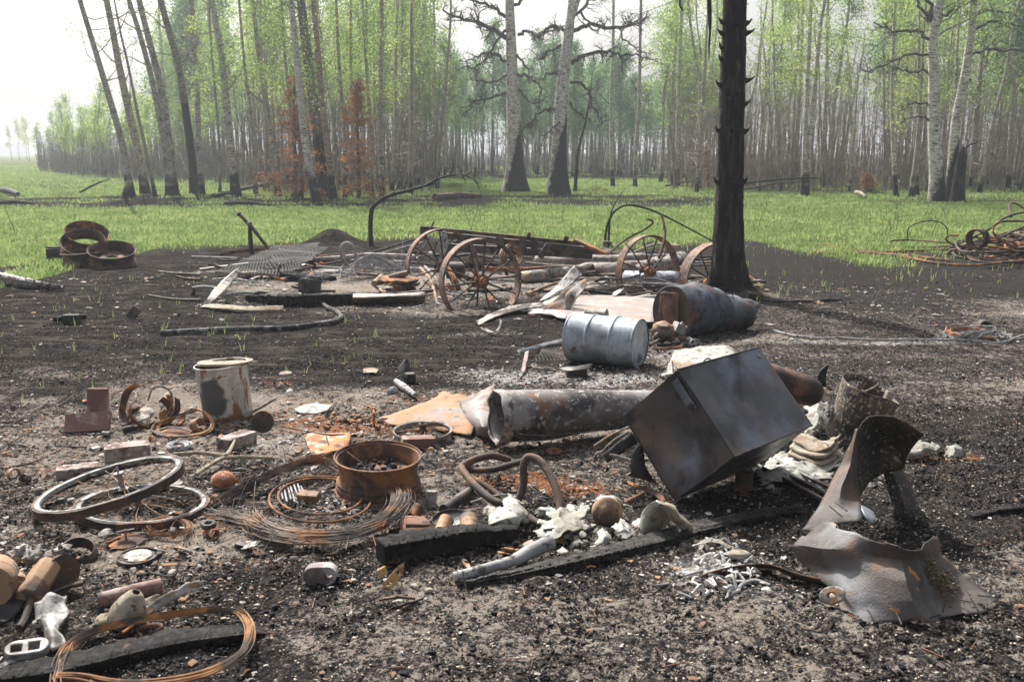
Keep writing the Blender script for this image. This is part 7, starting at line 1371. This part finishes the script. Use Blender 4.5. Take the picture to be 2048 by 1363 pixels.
for i, (lb, pts, r, mt) in enumerate([
    ("uppermost long pole running left of the wagon wheels", [P(690, 520, .02), P(760, 500, .12), P(840, 475, .30)], .02, m_dkiron), ("second long thin pole left of the wagon wheels", [P(700, 522, .03), P(770, 505, .12), P(845, 485, .24)], .018, m_galv), ("long white wrapped pipe lying left of the wagon wheels", [P(618, 520, .03), P(690, 516, .06), P(740, 512, .08), P(830, 515, .08)], [.04, .05, .055, .05], m_paleash),
    ("rusty pipe lying left end to the white wrapped pipe", [P(570, 520, .05), P(640, 513, .06), P(690, 510, .06)], .03, m_rust), ("thin axle rod with a small spool on it", [P(590, 540, .05), P(640, 530, .05), P(690, 520, .06)], .018, m_rustdk), ("curved pale rod left of the square black plate", [P(556, 545, .05), P(558, 530, .20), P(562, 528, .22)], .018, m_cream),
    ("pale curved tube above the square black plate", [P(612, 540, .10), P(622, 545, .04), P(660, 545, .03), P(715, 546, .02)], .02, m_cream), ("bent pair of pale tubes left of the whole wagon wheel", [P(840, 535, .15), P(858, 555, .12), P(868, 580, .08), P(874, 605, .0)], .02, m_canbr), ("second bent tube beside the whole wagon wheel's left rim", [P(850, 533, .15), P(870, 555, .1), P(884, 580, .05)], .02, m_paleash),
    ("short pipe stub left of the black stack, pointing up", [P(748, 566, .03), P(764, 552, .06)], .035, m_canbr), ("second short pipe stub by the black stack", [P(758, 564, .03), P(778, 562, .04)], .035, m_rustdk), ("pink grey pipe lying below the black stack", [P(784, 562, .03), P(808, 578, .02)], .03, m_paleash),
    ("thin iron rod leaning on the right side of sunken wheel", [Q(1318, 515, 12.2), Q(1330, 470, 12.4), Q(1323, 427, 12.6)], [.022, .016, .014], m_rustdk), ("long bent rod with a hooked top left of the sunken wheel", [P(1212, 512, .02), Q(1250, 480, 12.6), Q(1290, 458, 12.6), Q(1306, 444, 12.6), Q(1294, 438, 12.6)], .014, m_rustdk), ("curved tan hose lying across the sunken wagon wheel", [P(1255, 512, .08), P(1290, 495, .25), P(1320, 488, .3), P(1360, 492, .3)], .022, m_cream),
    ("pale pole lying across the dark netting near the trunk", [P(1235, 580, .02), P(1290, 570, .05), P(1345, 560, .06)], .018, m_cream), ("thin rusty rod at the right foot of the burnt trunk", [P(1488, 545, .15), P(1510, 560, .08), P(1530, 580, .0)], .012, m_rust), ("second rusty rod at the right foot of the burnt trunk", [P(1485, 540, .12), P(1500, 565, .06), P(1520, 585, .0)], .010, m_rust)]):
    tubeone("iron_rod" if mt not in (m_cream, m_galv) else "pole", pts, r, mt, lb, "rod", n=8)
mb = MB(); c = P(636, 531, .05); lathe(mb, [(.05, -.09), (.05, -.06), (.02, -.05), (.02, .05), (.05, .06), (.05, .09)], 18, c, frame(P(690, 520, .06) - P(590, 540, .05))); one("spool", mb, m_rust, "small rusty spool threaded on the thin axle rod", "spool")
# rope-wrapped hoop standing
d = P(690, 540)[1]; mb = MB(); tube(mb, smoothpath([Q(698, 545, d), Q(686, 515, d), Q(684, 495, d), Q(692, 487, d), Q(704, 492, d), Q(711, 510, d), Q(709, 535, d)], 6), [.03, .035, .04, .04, .03, .02, .012], n=8); one("standing_hoop", mb, m_greywht, "ash white hoop standing upright on the axle rod", "hoop")
# stack of plates, wire mess
a = T("black_stack", "stack of black burnt plates left of the wagon wheels", "burnt stack", G(800, 560))
for i in range(4): mb = MB(); c = P(800, 562, .03 + i * .06); lathe(mb, [(0, .05), (.18, .05), (.21 + .02 * (i % 2), .03), (.2, 0), (0, 0)], 26, c, frame((.05 * (i % 2), -.05, 1)), wob=lambda V: V + nvec(V * 8, i) * .02); part("burnt_layer", mb, m_charwood if i < 3 else m_rust, a)
mb = MB(); lathe(mb, [(.035, 0), (.035, .22), (.028, .22), (.028, 0)], 16, P(778, 555, .26), frame((.9, .2, .2)), closed=True); part("pipe", mb, m_canbr, a)
wire_coil("wire_tangle", "ash coated tangle of thin wires left of the black stack", [P(x, y, z) for x, y, z in [(690, 555, .06), (715, 535, .15), (750, 520, .22), (785, 528, .18), (800, 540, .1)]], 45, .0035, .10, m_greywht, 21, False, loose=35, loose_len=.5)
wire_coil("wire_tangle", "small pale knot of burnt wires above the square black plate", [P(x, y, z) for x, y, z in [(605, 555, .03), (625, 550, .1), (650, 556, .04)]], 20, .004, .05, m_greywht, 22, False, loose=15, loose_len=.3)
wire_coil("twig_heap", "heap of thin dark roots and wires left of the black drum", [P(x, y, z) for x, y, z in [(1150, 592, .02), (1220, 580, .05), (1290, 578, .06), (1330, 572, .04)]], 40, .004, .10, m_dkiron, 23, False, loose=50, loose_len=.4)
sheetone("square_plate", [[P(597, 587, .0), P(642, 587, .0)], [Q(597, 558, P(620, 587)[1] + .03), Q(642, 560, P(620, 587)[1] + .03)]], m_scorch, "square black plate standing upright behind the long charred beam", "plate", crumple=.01, cs=3, th=.012)
a = T("ledge_cover", "pale galvanised channel slipped over the right end of the charred beam", "metal cover", G(775, 600)); mb = MB(); sheet(mb, [PP((706, 608, .0), (780, 606, .0), (850, 606, .0)), PP((705, 596, .10), (780, 594, .11), (848, 590, .10)), PP((706, 588, .12), (780, 588, .12), (850, 584, .11))], 5, .006, 6, 3); part("cover_plate", mb, m_galv, a, solid=.004)
a = T("folded_flashing", "pale bent metal flashing folded at a corner on the black ground", "flashing", G(450, 610)); d = P(420, 612)[1]
mb = MB(); sheet(mb, [[P(405, 612, .0), Q(420, 605, d)], [Q(418, 590, d + .1), Q(438, 592, d + .1)], [Q(440, 565, d + .5), Q(458, 572, d + .5)], [Q(474, 537, d + .9), Q(482, 545, d + .9)]], 5, .01, 4, 3); part("upright_strip", mb, m_galv, a, solid=.004)
mb = MB(); sheet(mb, [PP((398, 612, .0), (410, 608, .02)), PP((430, 617, .02), (440, 609, .04)), PP((500, 620, .02), (500, 612, .05)), PP((565, 620, .02), (566, 611, .06))], 5, .006, 5, 4); part("ground_strip", mb, m_cream, a, solid=.004)
# expanded metal
o = P(432, 545, .08); netting("expanded_metal", "sheet of expanded metal mesh lying on white ash", o, P(572, 552, .07) - o, P(545, 492, .10) - o, 22, 15, .010, m_soot); o2 = P(572, 551, .06); netting("expanded_metal", "second expanded metal mesh overlapping to the right", P(530, 535, .10), P(625, 520, .08) - P(530, 535, .10), P(560, 494, .13) - P(530, 535, .10), 15, 12, .010, m_soot)
tubeone("coil_spring", [P(480, 550, .02), P(530, 552, .03), P(572, 560, .03)], .03, m_rust, "rusty rolled mesh edge in front of the expanded metal", "spring", n=8)
tubeone("pipe_end", [P(480, 551, .05), P(512, 549, .05)], .055, m_cream, "short tan tube end right of the folded flashing", "tube", n=14)
a = T("iron_jack", "dark iron lever propped on a post behind the mesh", "iron lever", G(505, 510)); d = P(505, 508)[1]
mb = MB(); tube(mb, [Q(503, 510, d), Q(501, 478, d), Q(499, 448, d)], [.045, .04, .03], n=8); part("post", mb, m_dkiron, a); mb = MB(); tube(mb, [Q(545, 508, d - .2), Q(520, 475, d - .1), Q(500, 450, d), Q(479, 429, d + .1)], [.028, .03, .034, .028], n=8); part("lever", mb, m_rustdk, a); mb = MB(); lump(mb, Q(478, 428, d + .1), .04, 2, .2); part("knob", mb, m_dkiron, a); mb = MB(); lathe(mb, [(.04, -.03), (.05, -.02), (.05, .02), (.04, .03)], 14, Q(499, 448, d), frame((1, 0, 0))); part("pivot", mb, m_paleash, a)
for lb, pts in (("bent rusty strip lying left behind the mesh", [P(440, 510, .01), P(470, 503, .04), P(530, 498, .05)]), ("curved rusty strips lying against the dirt mound", [P(548, 494, .02), P(590, 492, .05), P(622, 490, .04)])): tubeone("rusty_strip", pts, .025, m_rust, lb, "strip", flat=.4)
# hose, roots
tubeone("burnt_hose", [P(320, 665, .025), P(400, 661, .03), P(480, 657, .03), P(560, 656, .03), P(620, 650, .03), P(668, 642, .03), P(682, 632, .03), P(672, 622, .03), P(655, 614, .03), P(645, 606, .03)], [.024, .026, .025, .027, .026, .026, .025, .024, .024, .016], m_hose, "grey burnt hose curving over the black ground", "hose", n=10)
def rope(name, label, pts, r, mat, cat): 
    p = smoothpath(pts, 10); p = p + nvec(p * 5, 3) * np.array([.03, .03, .01]); mb = MB(); tube(mb, p, r * (1 + .5 * (vn3(p * 12, 4) - .5)), n=7); return one(name, mb, mat, label, cat)
rope("burnt_cable", "ash white burnt cable snaking across the ground at right", [P(1545, 660, .01), P(1600, 672, .015), P(1700, 677, .015), P(1760, 677, .015), P(1830, 678, .02), P(1900, 680, .02), P(1990, 684, .02), P(2060, 668, .02)], .010, m_greywht, "cable")
rope("surface_root", "dark root running right from the burnt trunk's foot", [P(1500, 592, .02), P(1540, 602, .02), P(1590, 604, .015), P(1680, 598, .01)], .022, m_soot, "root")
wire_coil("rusty_coil", "tan rusted wire loops at the right edge beside white cable", [P(x, y, z) for x, y, z in [(1892, 662, .02), (1905, 655, .03), (1950, 656, .03), (1985, 668, .03), (1990, 674, .02), (1940, 672, .02), (1915, 668, .02)]], 4, .008, .02, m_orange, 31)
wire_coil("ash_rope", "tangle of white ashen fibre at the right edge", [P(x, y, z) for x, y, z in [(1920, 676, .02), (1955, 668, .04), (1995, 668, .04), (2010, 676, .02)]], 30, .006, .05, m_greywht, 32, False)
mb = MB(); lathe(mb, [(.03, 0), (.075, .0), (.08, .02), (.07, .08), (.04, .12), (.03, .12)], 18, G(1967, 655, .03), frame((-.3, -.8, .3))); one("burnt_lantern", mb, m_dkiron, "small black can shaped relic above the tan wire loops", "can")
a = T("dropped_latch", "small black box with bolts lying on the black ground at left", "metal box", G(145, 640)); mb = MB(); box(mb, G(143, 637, .05), (.16, .10, .09), rotz(.05)); part("box_body", mb, m_soot, a, bevel=.01); mb = MB(); tube(mb, [G(105, 638, .04), G(172, 633, .04)], .03, n=8); part("bolt", mb, m_charwood, a)
a = T("small_hinge", "small black plate with a pale leg on the black ground", "hinge", G(265, 632)); mb = MB(); box(mb, G(268, 628, .06), (.10, .03, .13), rotz(-.3) @ roty(.5) @ rotx(-.5)); part("plate", mb, m_dkiron, a, bevel=.004); mb = MB(); tube(mb, smoothpath([G(247, 628, .05), G(252, 633, .02), G(262, 630, .05)], 4), .012, n=6); part("leg", mb, m_greywht, a)  # a hinge plate and its leg
tubeone("burnt_twig", [P(385, 590, .0), P(388, 583, .05), P(386, 575, .1)], [.03, .02, .006], m_soot, "small charred peg standing on the black ground", "peg")
# dirt mound top is terrain; bent burnt sapling; arched hoop
a = T("bent_sapling", "charred sapling bent over in an arch behind the wreck", "burnt sapling", G(742, 490)); d = P(742, 492)[1]
mb = MB(); tube(mb, smoothpath([Q(743, 495, d), Q(741, 465, d), Q(742, 430, d), Q(748, 412, d), Q(775, 393, d), Q(820, 380, d), Q(872, 366, d)], 6), [.05, .045, .045, .04, .035, .03, .012], n=8); part("trunk", mb, m_soot, a)
mb = MB(); tube(mb, smoothpath([Q(850, 372, d), Q(875, 358, d), Q(905, 350, d), Q(935, 352, d), Q(965, 370, d)], 5), [.025, .02, .014, .01, .005], n=6); part("branch", mb, m_soot, a)
for x0, y0, x1, y1 in ((868, 362, 880, 335), (900, 350, 905, 320), (930, 352, 950, 328), (780, 392, 800, 360), (925, 352, 928, 372), (948, 360, 958, 382)): mb = MB(); tube(mb, smoothpath([Q(x0, y0, d), Q((x0 + x1) / 2 + 4, (y0 + y1) / 2, d), Q(x1, y1, d)], 4), [.012, .008, .003], n=5); part("twig", mb, m_soot, a)
d = P(1212, 492)[1]; tubeone("bent_hoop", [Q(1212, 495, d), Q(1211, 470, d), Q(1218, 440, d), Q(1232, 420, d), Q(1255, 410, d), Q(1290, 416, d), Q(1330, 432, d), Q(1380, 458, d), Q(1425, 482, d)], [.03, .024, .022, .02, .02, .02, .018, .016, .014], m_soot, "long black arch of burnt tubing left of the trunk", "hoop")
tubeone("burnt_twig", [Q(1217, 490, d), Q(1219, 450, d), Q(1226, 415, d), Q(1250, 375, d)], [.025, .018, .012, .005], m_soot, "thin black stalk standing beside the arch of tubing", "stalk"); mb = MB(); lathe(mb, [(.0, .12), (.08, .11), (.085, .02), (.075, 0)], 14, G(1214, 494, .0), frame((.05, 0, 1))); one("iron_socket", mb, m_dkiron, "small round iron cup at the foot of the arch of tubing", "cup")
# cable pile at right
rg = np.random.default_rng(55); a = None
for i in range(46):
    c = P(rg.uniform(1955, 2150), rg.uniform(505, 521)); r_ = rg.uniform(.35, 1.0); sq = rg.uniform(.5, 1.0); z0 = .03 + .34 * rg.random() ** 1.6; tl = rg.normal(size=2) * (.10 if i < 36 else .35); a1_ = rg.uniform(4.5, 6.6); ph = rg.uniform(0, 6.28); p = []
    for t_ in np.linspace(0, a1_, 15):
        ex, ey = r_ * math.cos(t_ + ph) * (1 + .12 * math.sin(2 * t_ + i)), r_ * sq * math.sin(t_ + ph) * (1 + .12 * math.sin(3 * t_ + i)); p.append(c + np.array([ex, ey, max(.02, z0 + tl[0] * ex + tl[1] * ey + .03 * math.sin(3 * t_ + i))]))
    mb = MB(); tube(mb, smoothpath(p, 5), .017, n=6); one("steel_cable", mb, (m_rust, m_rustdk, m_dkiron, m_rustdk)[i % 4], "rusty steel cable loop in the heap at the right edge", "cable", "heap of rusty cables")
for i, (lb, pts) in enumerate([("long cable loop stretching furthest left from the cable heap", [P(1900, 520, .03), P(1790, 508, .03), P(1700, 498, .03), P(1645, 489, .04), P(1627, 496, .03), P(1645, 506, .02), P(1720, 506, .02), P(1850, 500, .03), P(2000, 495, .1)]), ("cable lying along the front of the cable heap", [P(1700, 500, .02), P(1800, 512, .02), P(1870, 525, .02), P(1950, 530, .02), P(2040, 520, .04), P(2100, 515, .1)]), ("upper cable loop left of the drum like coil", [P(1900, 485, .06), P(1820, 480, .05), P(1782, 482, .05), P(1785, 492, .02), P(1850, 494, .03), P(1930, 490, .1)]),
    ("tall cable hoop rising highest out of the cable heap", [P(1900, 495, .1), Q(1975, 460, 15.5), Q(2010, 435, 15.5), Q(2055, 424, 15.5), Q(2100, 430, 15.5)]), ("rust red cable arch in the middle of the heap", [P(2040, 500, .1), Q(1995, 475, 15.2), Q(1986, 455, 15.2), Q(2005, 443, 15.2), Q(2060, 442, 15.2)]), ("thin dark hoop standing alone left of the cable heap", [Q(1815, 478, 17), Q(1818, 455, 17), Q(1845, 443, 17), Q(1875, 443, 17), Q(1893, 455, 17), Q(1895, 475, 17)])]):
    tubeone("steel_cable" if i < 5 else "wire_hoop", pts, .018 if i < 5 else .010, (m_rust, m_rust, m_rustdk, m_dkiron, m_rust, m_dkiron)[i], lb, "cable" if i < 5 else "hoop", n=7)
mb = MB(); c = Q(1950, 478, 15.0); lathe(mb, [(.15, 0), (.16, .02), (.14, .05), (.15, .09), (.14, .12), (.15, .16), (.13, .18), (.125, .0)], 30, c, frame((.75, .6, .05)), closed=True); one("cable_drum", mb, m_rustdk, "open brown ribbed drum standing in the cable heap", "drum")
# dead stalks in the meadow
rg = np.random.default_rng(66); st = MB(); pxs = [(rg.uniform(0, 2048), rg.uniform(392, 470)) for _ in range(60)] + [(rg.uniform(1700, 1900), rg.uniform(430, 480)) for _ in range(14)] + [(rg.uniform(900, 1200), rg.uniform(395, 420)) for _ in range(40)]
proto = None
for i, (x, y) in enumerate(pxs):
    b = G(x, y); h = rg.uniform(.25, .9); 
    if i < 6:
        mb = MB(); branch(mb, b, (rg.normal() * .12, rg.normal() * .12, 1), h, .007, rg, 1, .12, .1, None, 3, 5, 3); o = one("dead_stalk", mb, m_darktwig, "thin dead stalk standing in the green meadow", "dead stalk", "dead stalks in the meadow", loc=b); proto = (proto or []) + [o]
    else:
        o = proto[i % 6].copy(); COL.objects.link(o); o.location = [float(q) for q in b]; o.rotation_euler = (0, 0, rg.uniform(0, 6)); s_ = rg.uniform(.6, 1.3); o.scale = (s_, s_, s_)
# fallen logs at the wood edge
for lb, p0, p1, r, mt in [("long pale fallen trunk leaning at the foot of the left wood", (425, 392, .05), (600, 356, .5), .09, m_poplar), ("pale fallen trunk lying in the right wood behind the burnt trunk", (1480, 380, .3), (1605, 362, .5), .045, m_greybark), ("second fallen trunk crossing low in the right wood", (1490, 366, .6), (1640, 355, .8), .045, m_greybark), ("pale log lying short of the white twin birch at right", (1712, 384, .2), (1732, 394, .1), .07, m_paleash), ("fallen bare pole lying in the meadow at left", (160, 385, .05), (218, 358, .6), .05, m_greybark), ("black log lying in the grass at the left edge", (0, 380, .12), (36, 388, .10), .14, m_soot), ("pale log lying flat left of the leaning poplars", (-10, 406, .05), (66, 407, .05), .07, m_greybark), ("brown log lying on the bare strip before the big poplars", (870, 395, .12), (960, 392, .10), .14, m_rustdk), ("thin white stick leaning against the charred leaning poplar", (398, 402, .02), (355, 300, 2.6), .05, m_birch), ("grey log on the meadow edge below the left wood", (450, 406, .06), (540, 410, .06), .07, m_greybark), ("pale fallen pole left of the slim right birch", (1330, 372, .1), (1395, 362, .35), .05, m_greybark), ("split grey slab leaning on the leftmost leaning poplar's foot", (248, 394, .0), (258, 362, .9), .10, m_greybark)]:
    q0, q1 = P(*p0), P(*p1)
    if p1[2] > .9: q1 = Q(p1[0], p1[1], q0[1] + .3)
    mb = MB(); pp = smoothpath([q0, (q0 + q1) / 2 + [0, 0, .05], q1], 6); tube(mb, pp, [r, r * .9, r * .6], n=8); one("fallen_log", mb, mt, lb, "log")
# silos and sheds far off at the left
for lb, x, w, y1 in (("far hazy tall grey silo block at the left horizon", 8, 26, 272), ("far hazy lower white shed at the left horizon", 46, 46, 291)):
    d = 620; k = d / LENS_PX; a = T("silo_block" if w < 30 else "farm_shed", lb, "silo" if w < 30 else "shed", ((x - CX) * k, d, 0)); h = Q(x, y1, d)[2]; x0 = (x - CX) * k
    mb = MB(); box(mb, (x0, d, h / 2), (w * k, 9, h)); part("wall", mb, m_paleash, a, smooth=False)
    if w < 30:
        for i in (-1, 0, 1): mb = MB(); lathe(mb, [(w * k / 6.5, 0), (w * k / 6.5, h * .97), (0, h * 1.03)], 20, (x0 + i * w * k / 3, d - 5, 0)); part("silo_tube", mb, m_paleash, a)
    else: mb = MB(); V = [(x0 - w * k * .53, d - 6, h), (x0 + w * k * .53, d - 6, h), (x0 + w * k * .53, d + 6, h), (x0 - w * k * .53, d + 6, h), (x0 - w * k * .53, d, h + 2), (x0 + w * k * .53, d, h + 2)]; mb.add(V, [(0, 1, 5, 4), (2, 3, 4, 5), (0, 4, 3), (1, 2, 5), (0, 3, 2, 1)]); part("roof", mb, m_galv, a, smooth=False)
# gasket, fibres on the ash pile
c = P(1432, 1088, .03); a = T("engine_gasket", "pale flat gasket with round holes on the white ash pile", "gasket", c); k = k_(1090); mb = MB(); M = rotz(-.15) @ rotx(.45)
plate(mb, [(-34 * k, -14 * k), (-30 * k, 6 * k), (-14 * k, 15 * k), (8 * k, 13 * k), (20 * k, 2 * k), (34 * k, -4 * k), (36 * k, -10 * k), (18 * k, -8 * k), (8 * k, 2 * k), (-10 * k, 6 * k), (-22 * k, 0), (-26 * k, -14 * k)], [circ(-8 * k, 10 * k, 2.6 * k, 8), circ(28 * k, -7 * k, 2 * k, 8)], .002, M, c); part("gasket_plate", mb, m_cream, a)
rg = np.random.default_rng(81)
for i in range(70):
    x, y = rg.normal(1440, 34), rg.normal(1140, 26); an = rg.uniform(0, 6.28); b = G(x, y, .008); L = rg.uniform(.03, .08); q = b + np.array([math.cos(an) * L, math.sin(an) * L, rg.uniform(0, .02)]); md = (b + q) / 2 + rg.normal(size=3) * .012 + [0, 0, .012]
    tubeone("ash_fibre", [b, md, q], rg.uniform(.004, .008), (m_ash, m_greywht)[i % 2], "short twisted white ash strand in the pale pile left of torn sheet", "ash strand", "white ash strands", n=5, res=3)
tubeone("ash_fibre", [P(1475, 1182, .01), P(1485, 1168, .02), P(1510, 1160, .02), P(1540, 1170, .015)], .008, m_greywht, "long curved white ash strand below the thin brown strip", "ash strand")
mb = MB(); lump(mb, P(1478, 1108, .04), (.045, .03, .02), 3, .2, 2, 3); one("melted_lump", mb, m_cream, "pale tan melted lump under the gasket", "melted lump")
# scrap flakes all over the pile
flakes = []
for i in range(8):
    s_ = rg.uniform(.025, .07); g_ = [[np.array([u_ * s_, v_ * s_ * rg.uniform(.4, .9), 0]) for v_ in (-.5, 0, .5)] for u_ in (-.5, 0, .5)]; mb = MB(); sheet(mb, g_, 3, s_ * .28, 14, i); o = None
    me_ = mb.mesh("scrap_flake", (m_rust, m_rustdk, m_galv, m_paleash, m_orange, m_dkiron, m_white, m_scorch)[i]); flakes.append(me_)
for i in range(290):
    x, y = (rg.uniform(0, 1150), rg.uniform(770, 1130)) if i < 160 else ((rg.uniform(480, 1480), rg.uniform(505, 600)) if i < 260 else (rg.uniform(1000, 1500), rg.uniform(680, 760)))
    s_ = rg.uniform(.5, 1.1) * (2.6 if y < 620 else 1.0); b = G(x, y, .008 + .012 * s_); m_i = int(rg.integers(8)); o = link("scrap_flake", flakes[m_i], b); o.scale = (s_, s_, s_); o.rotation_euler = (rg.normal() * .35, rg.normal() * .35, rg.uniform(0, 6.28))
    md_ = o.modifiers.new("thickness", 'SOLIDIFY'); md_.thickness = .004; md_.offset = 0
    tag(o, "small bent flake of scorched scrap lying loose among the wreckage", "scrap flake", "loose scrap flakes")
for i in range(120):
    x, y = (rg.uniform(400, 1450), rg.uniform(508, 598)) if i < 90 else (rg.uniform(0, 1000), rg.uniform(780, 1000)); b = G(x, y, .02); an = rg.uniform(-.6, .6) + (3.14 if rg.random() < .5 else 0); L = rg.uniform(.15, .8) if y < 620 else rg.uniform(.08, .25); q = b + np.array([math.cos(an) * L, math.sin(an) * L * .5, rg.uniform(0, .12) * L]); r = .018 if y < 620 else .004
    tubeone("scrap_rod", [b, (b + q) / 2 + rg.normal(size=3) * .02, q], r * rg.uniform(.6, 1.3), (m_rustdk, m_dkiron, m_galv, m_paleash, m_charwood, m_greywht)[i % 6], "thin burnt rod lying loose in the wreckage", "rod", "loose burnt rods", n=6, res=3)
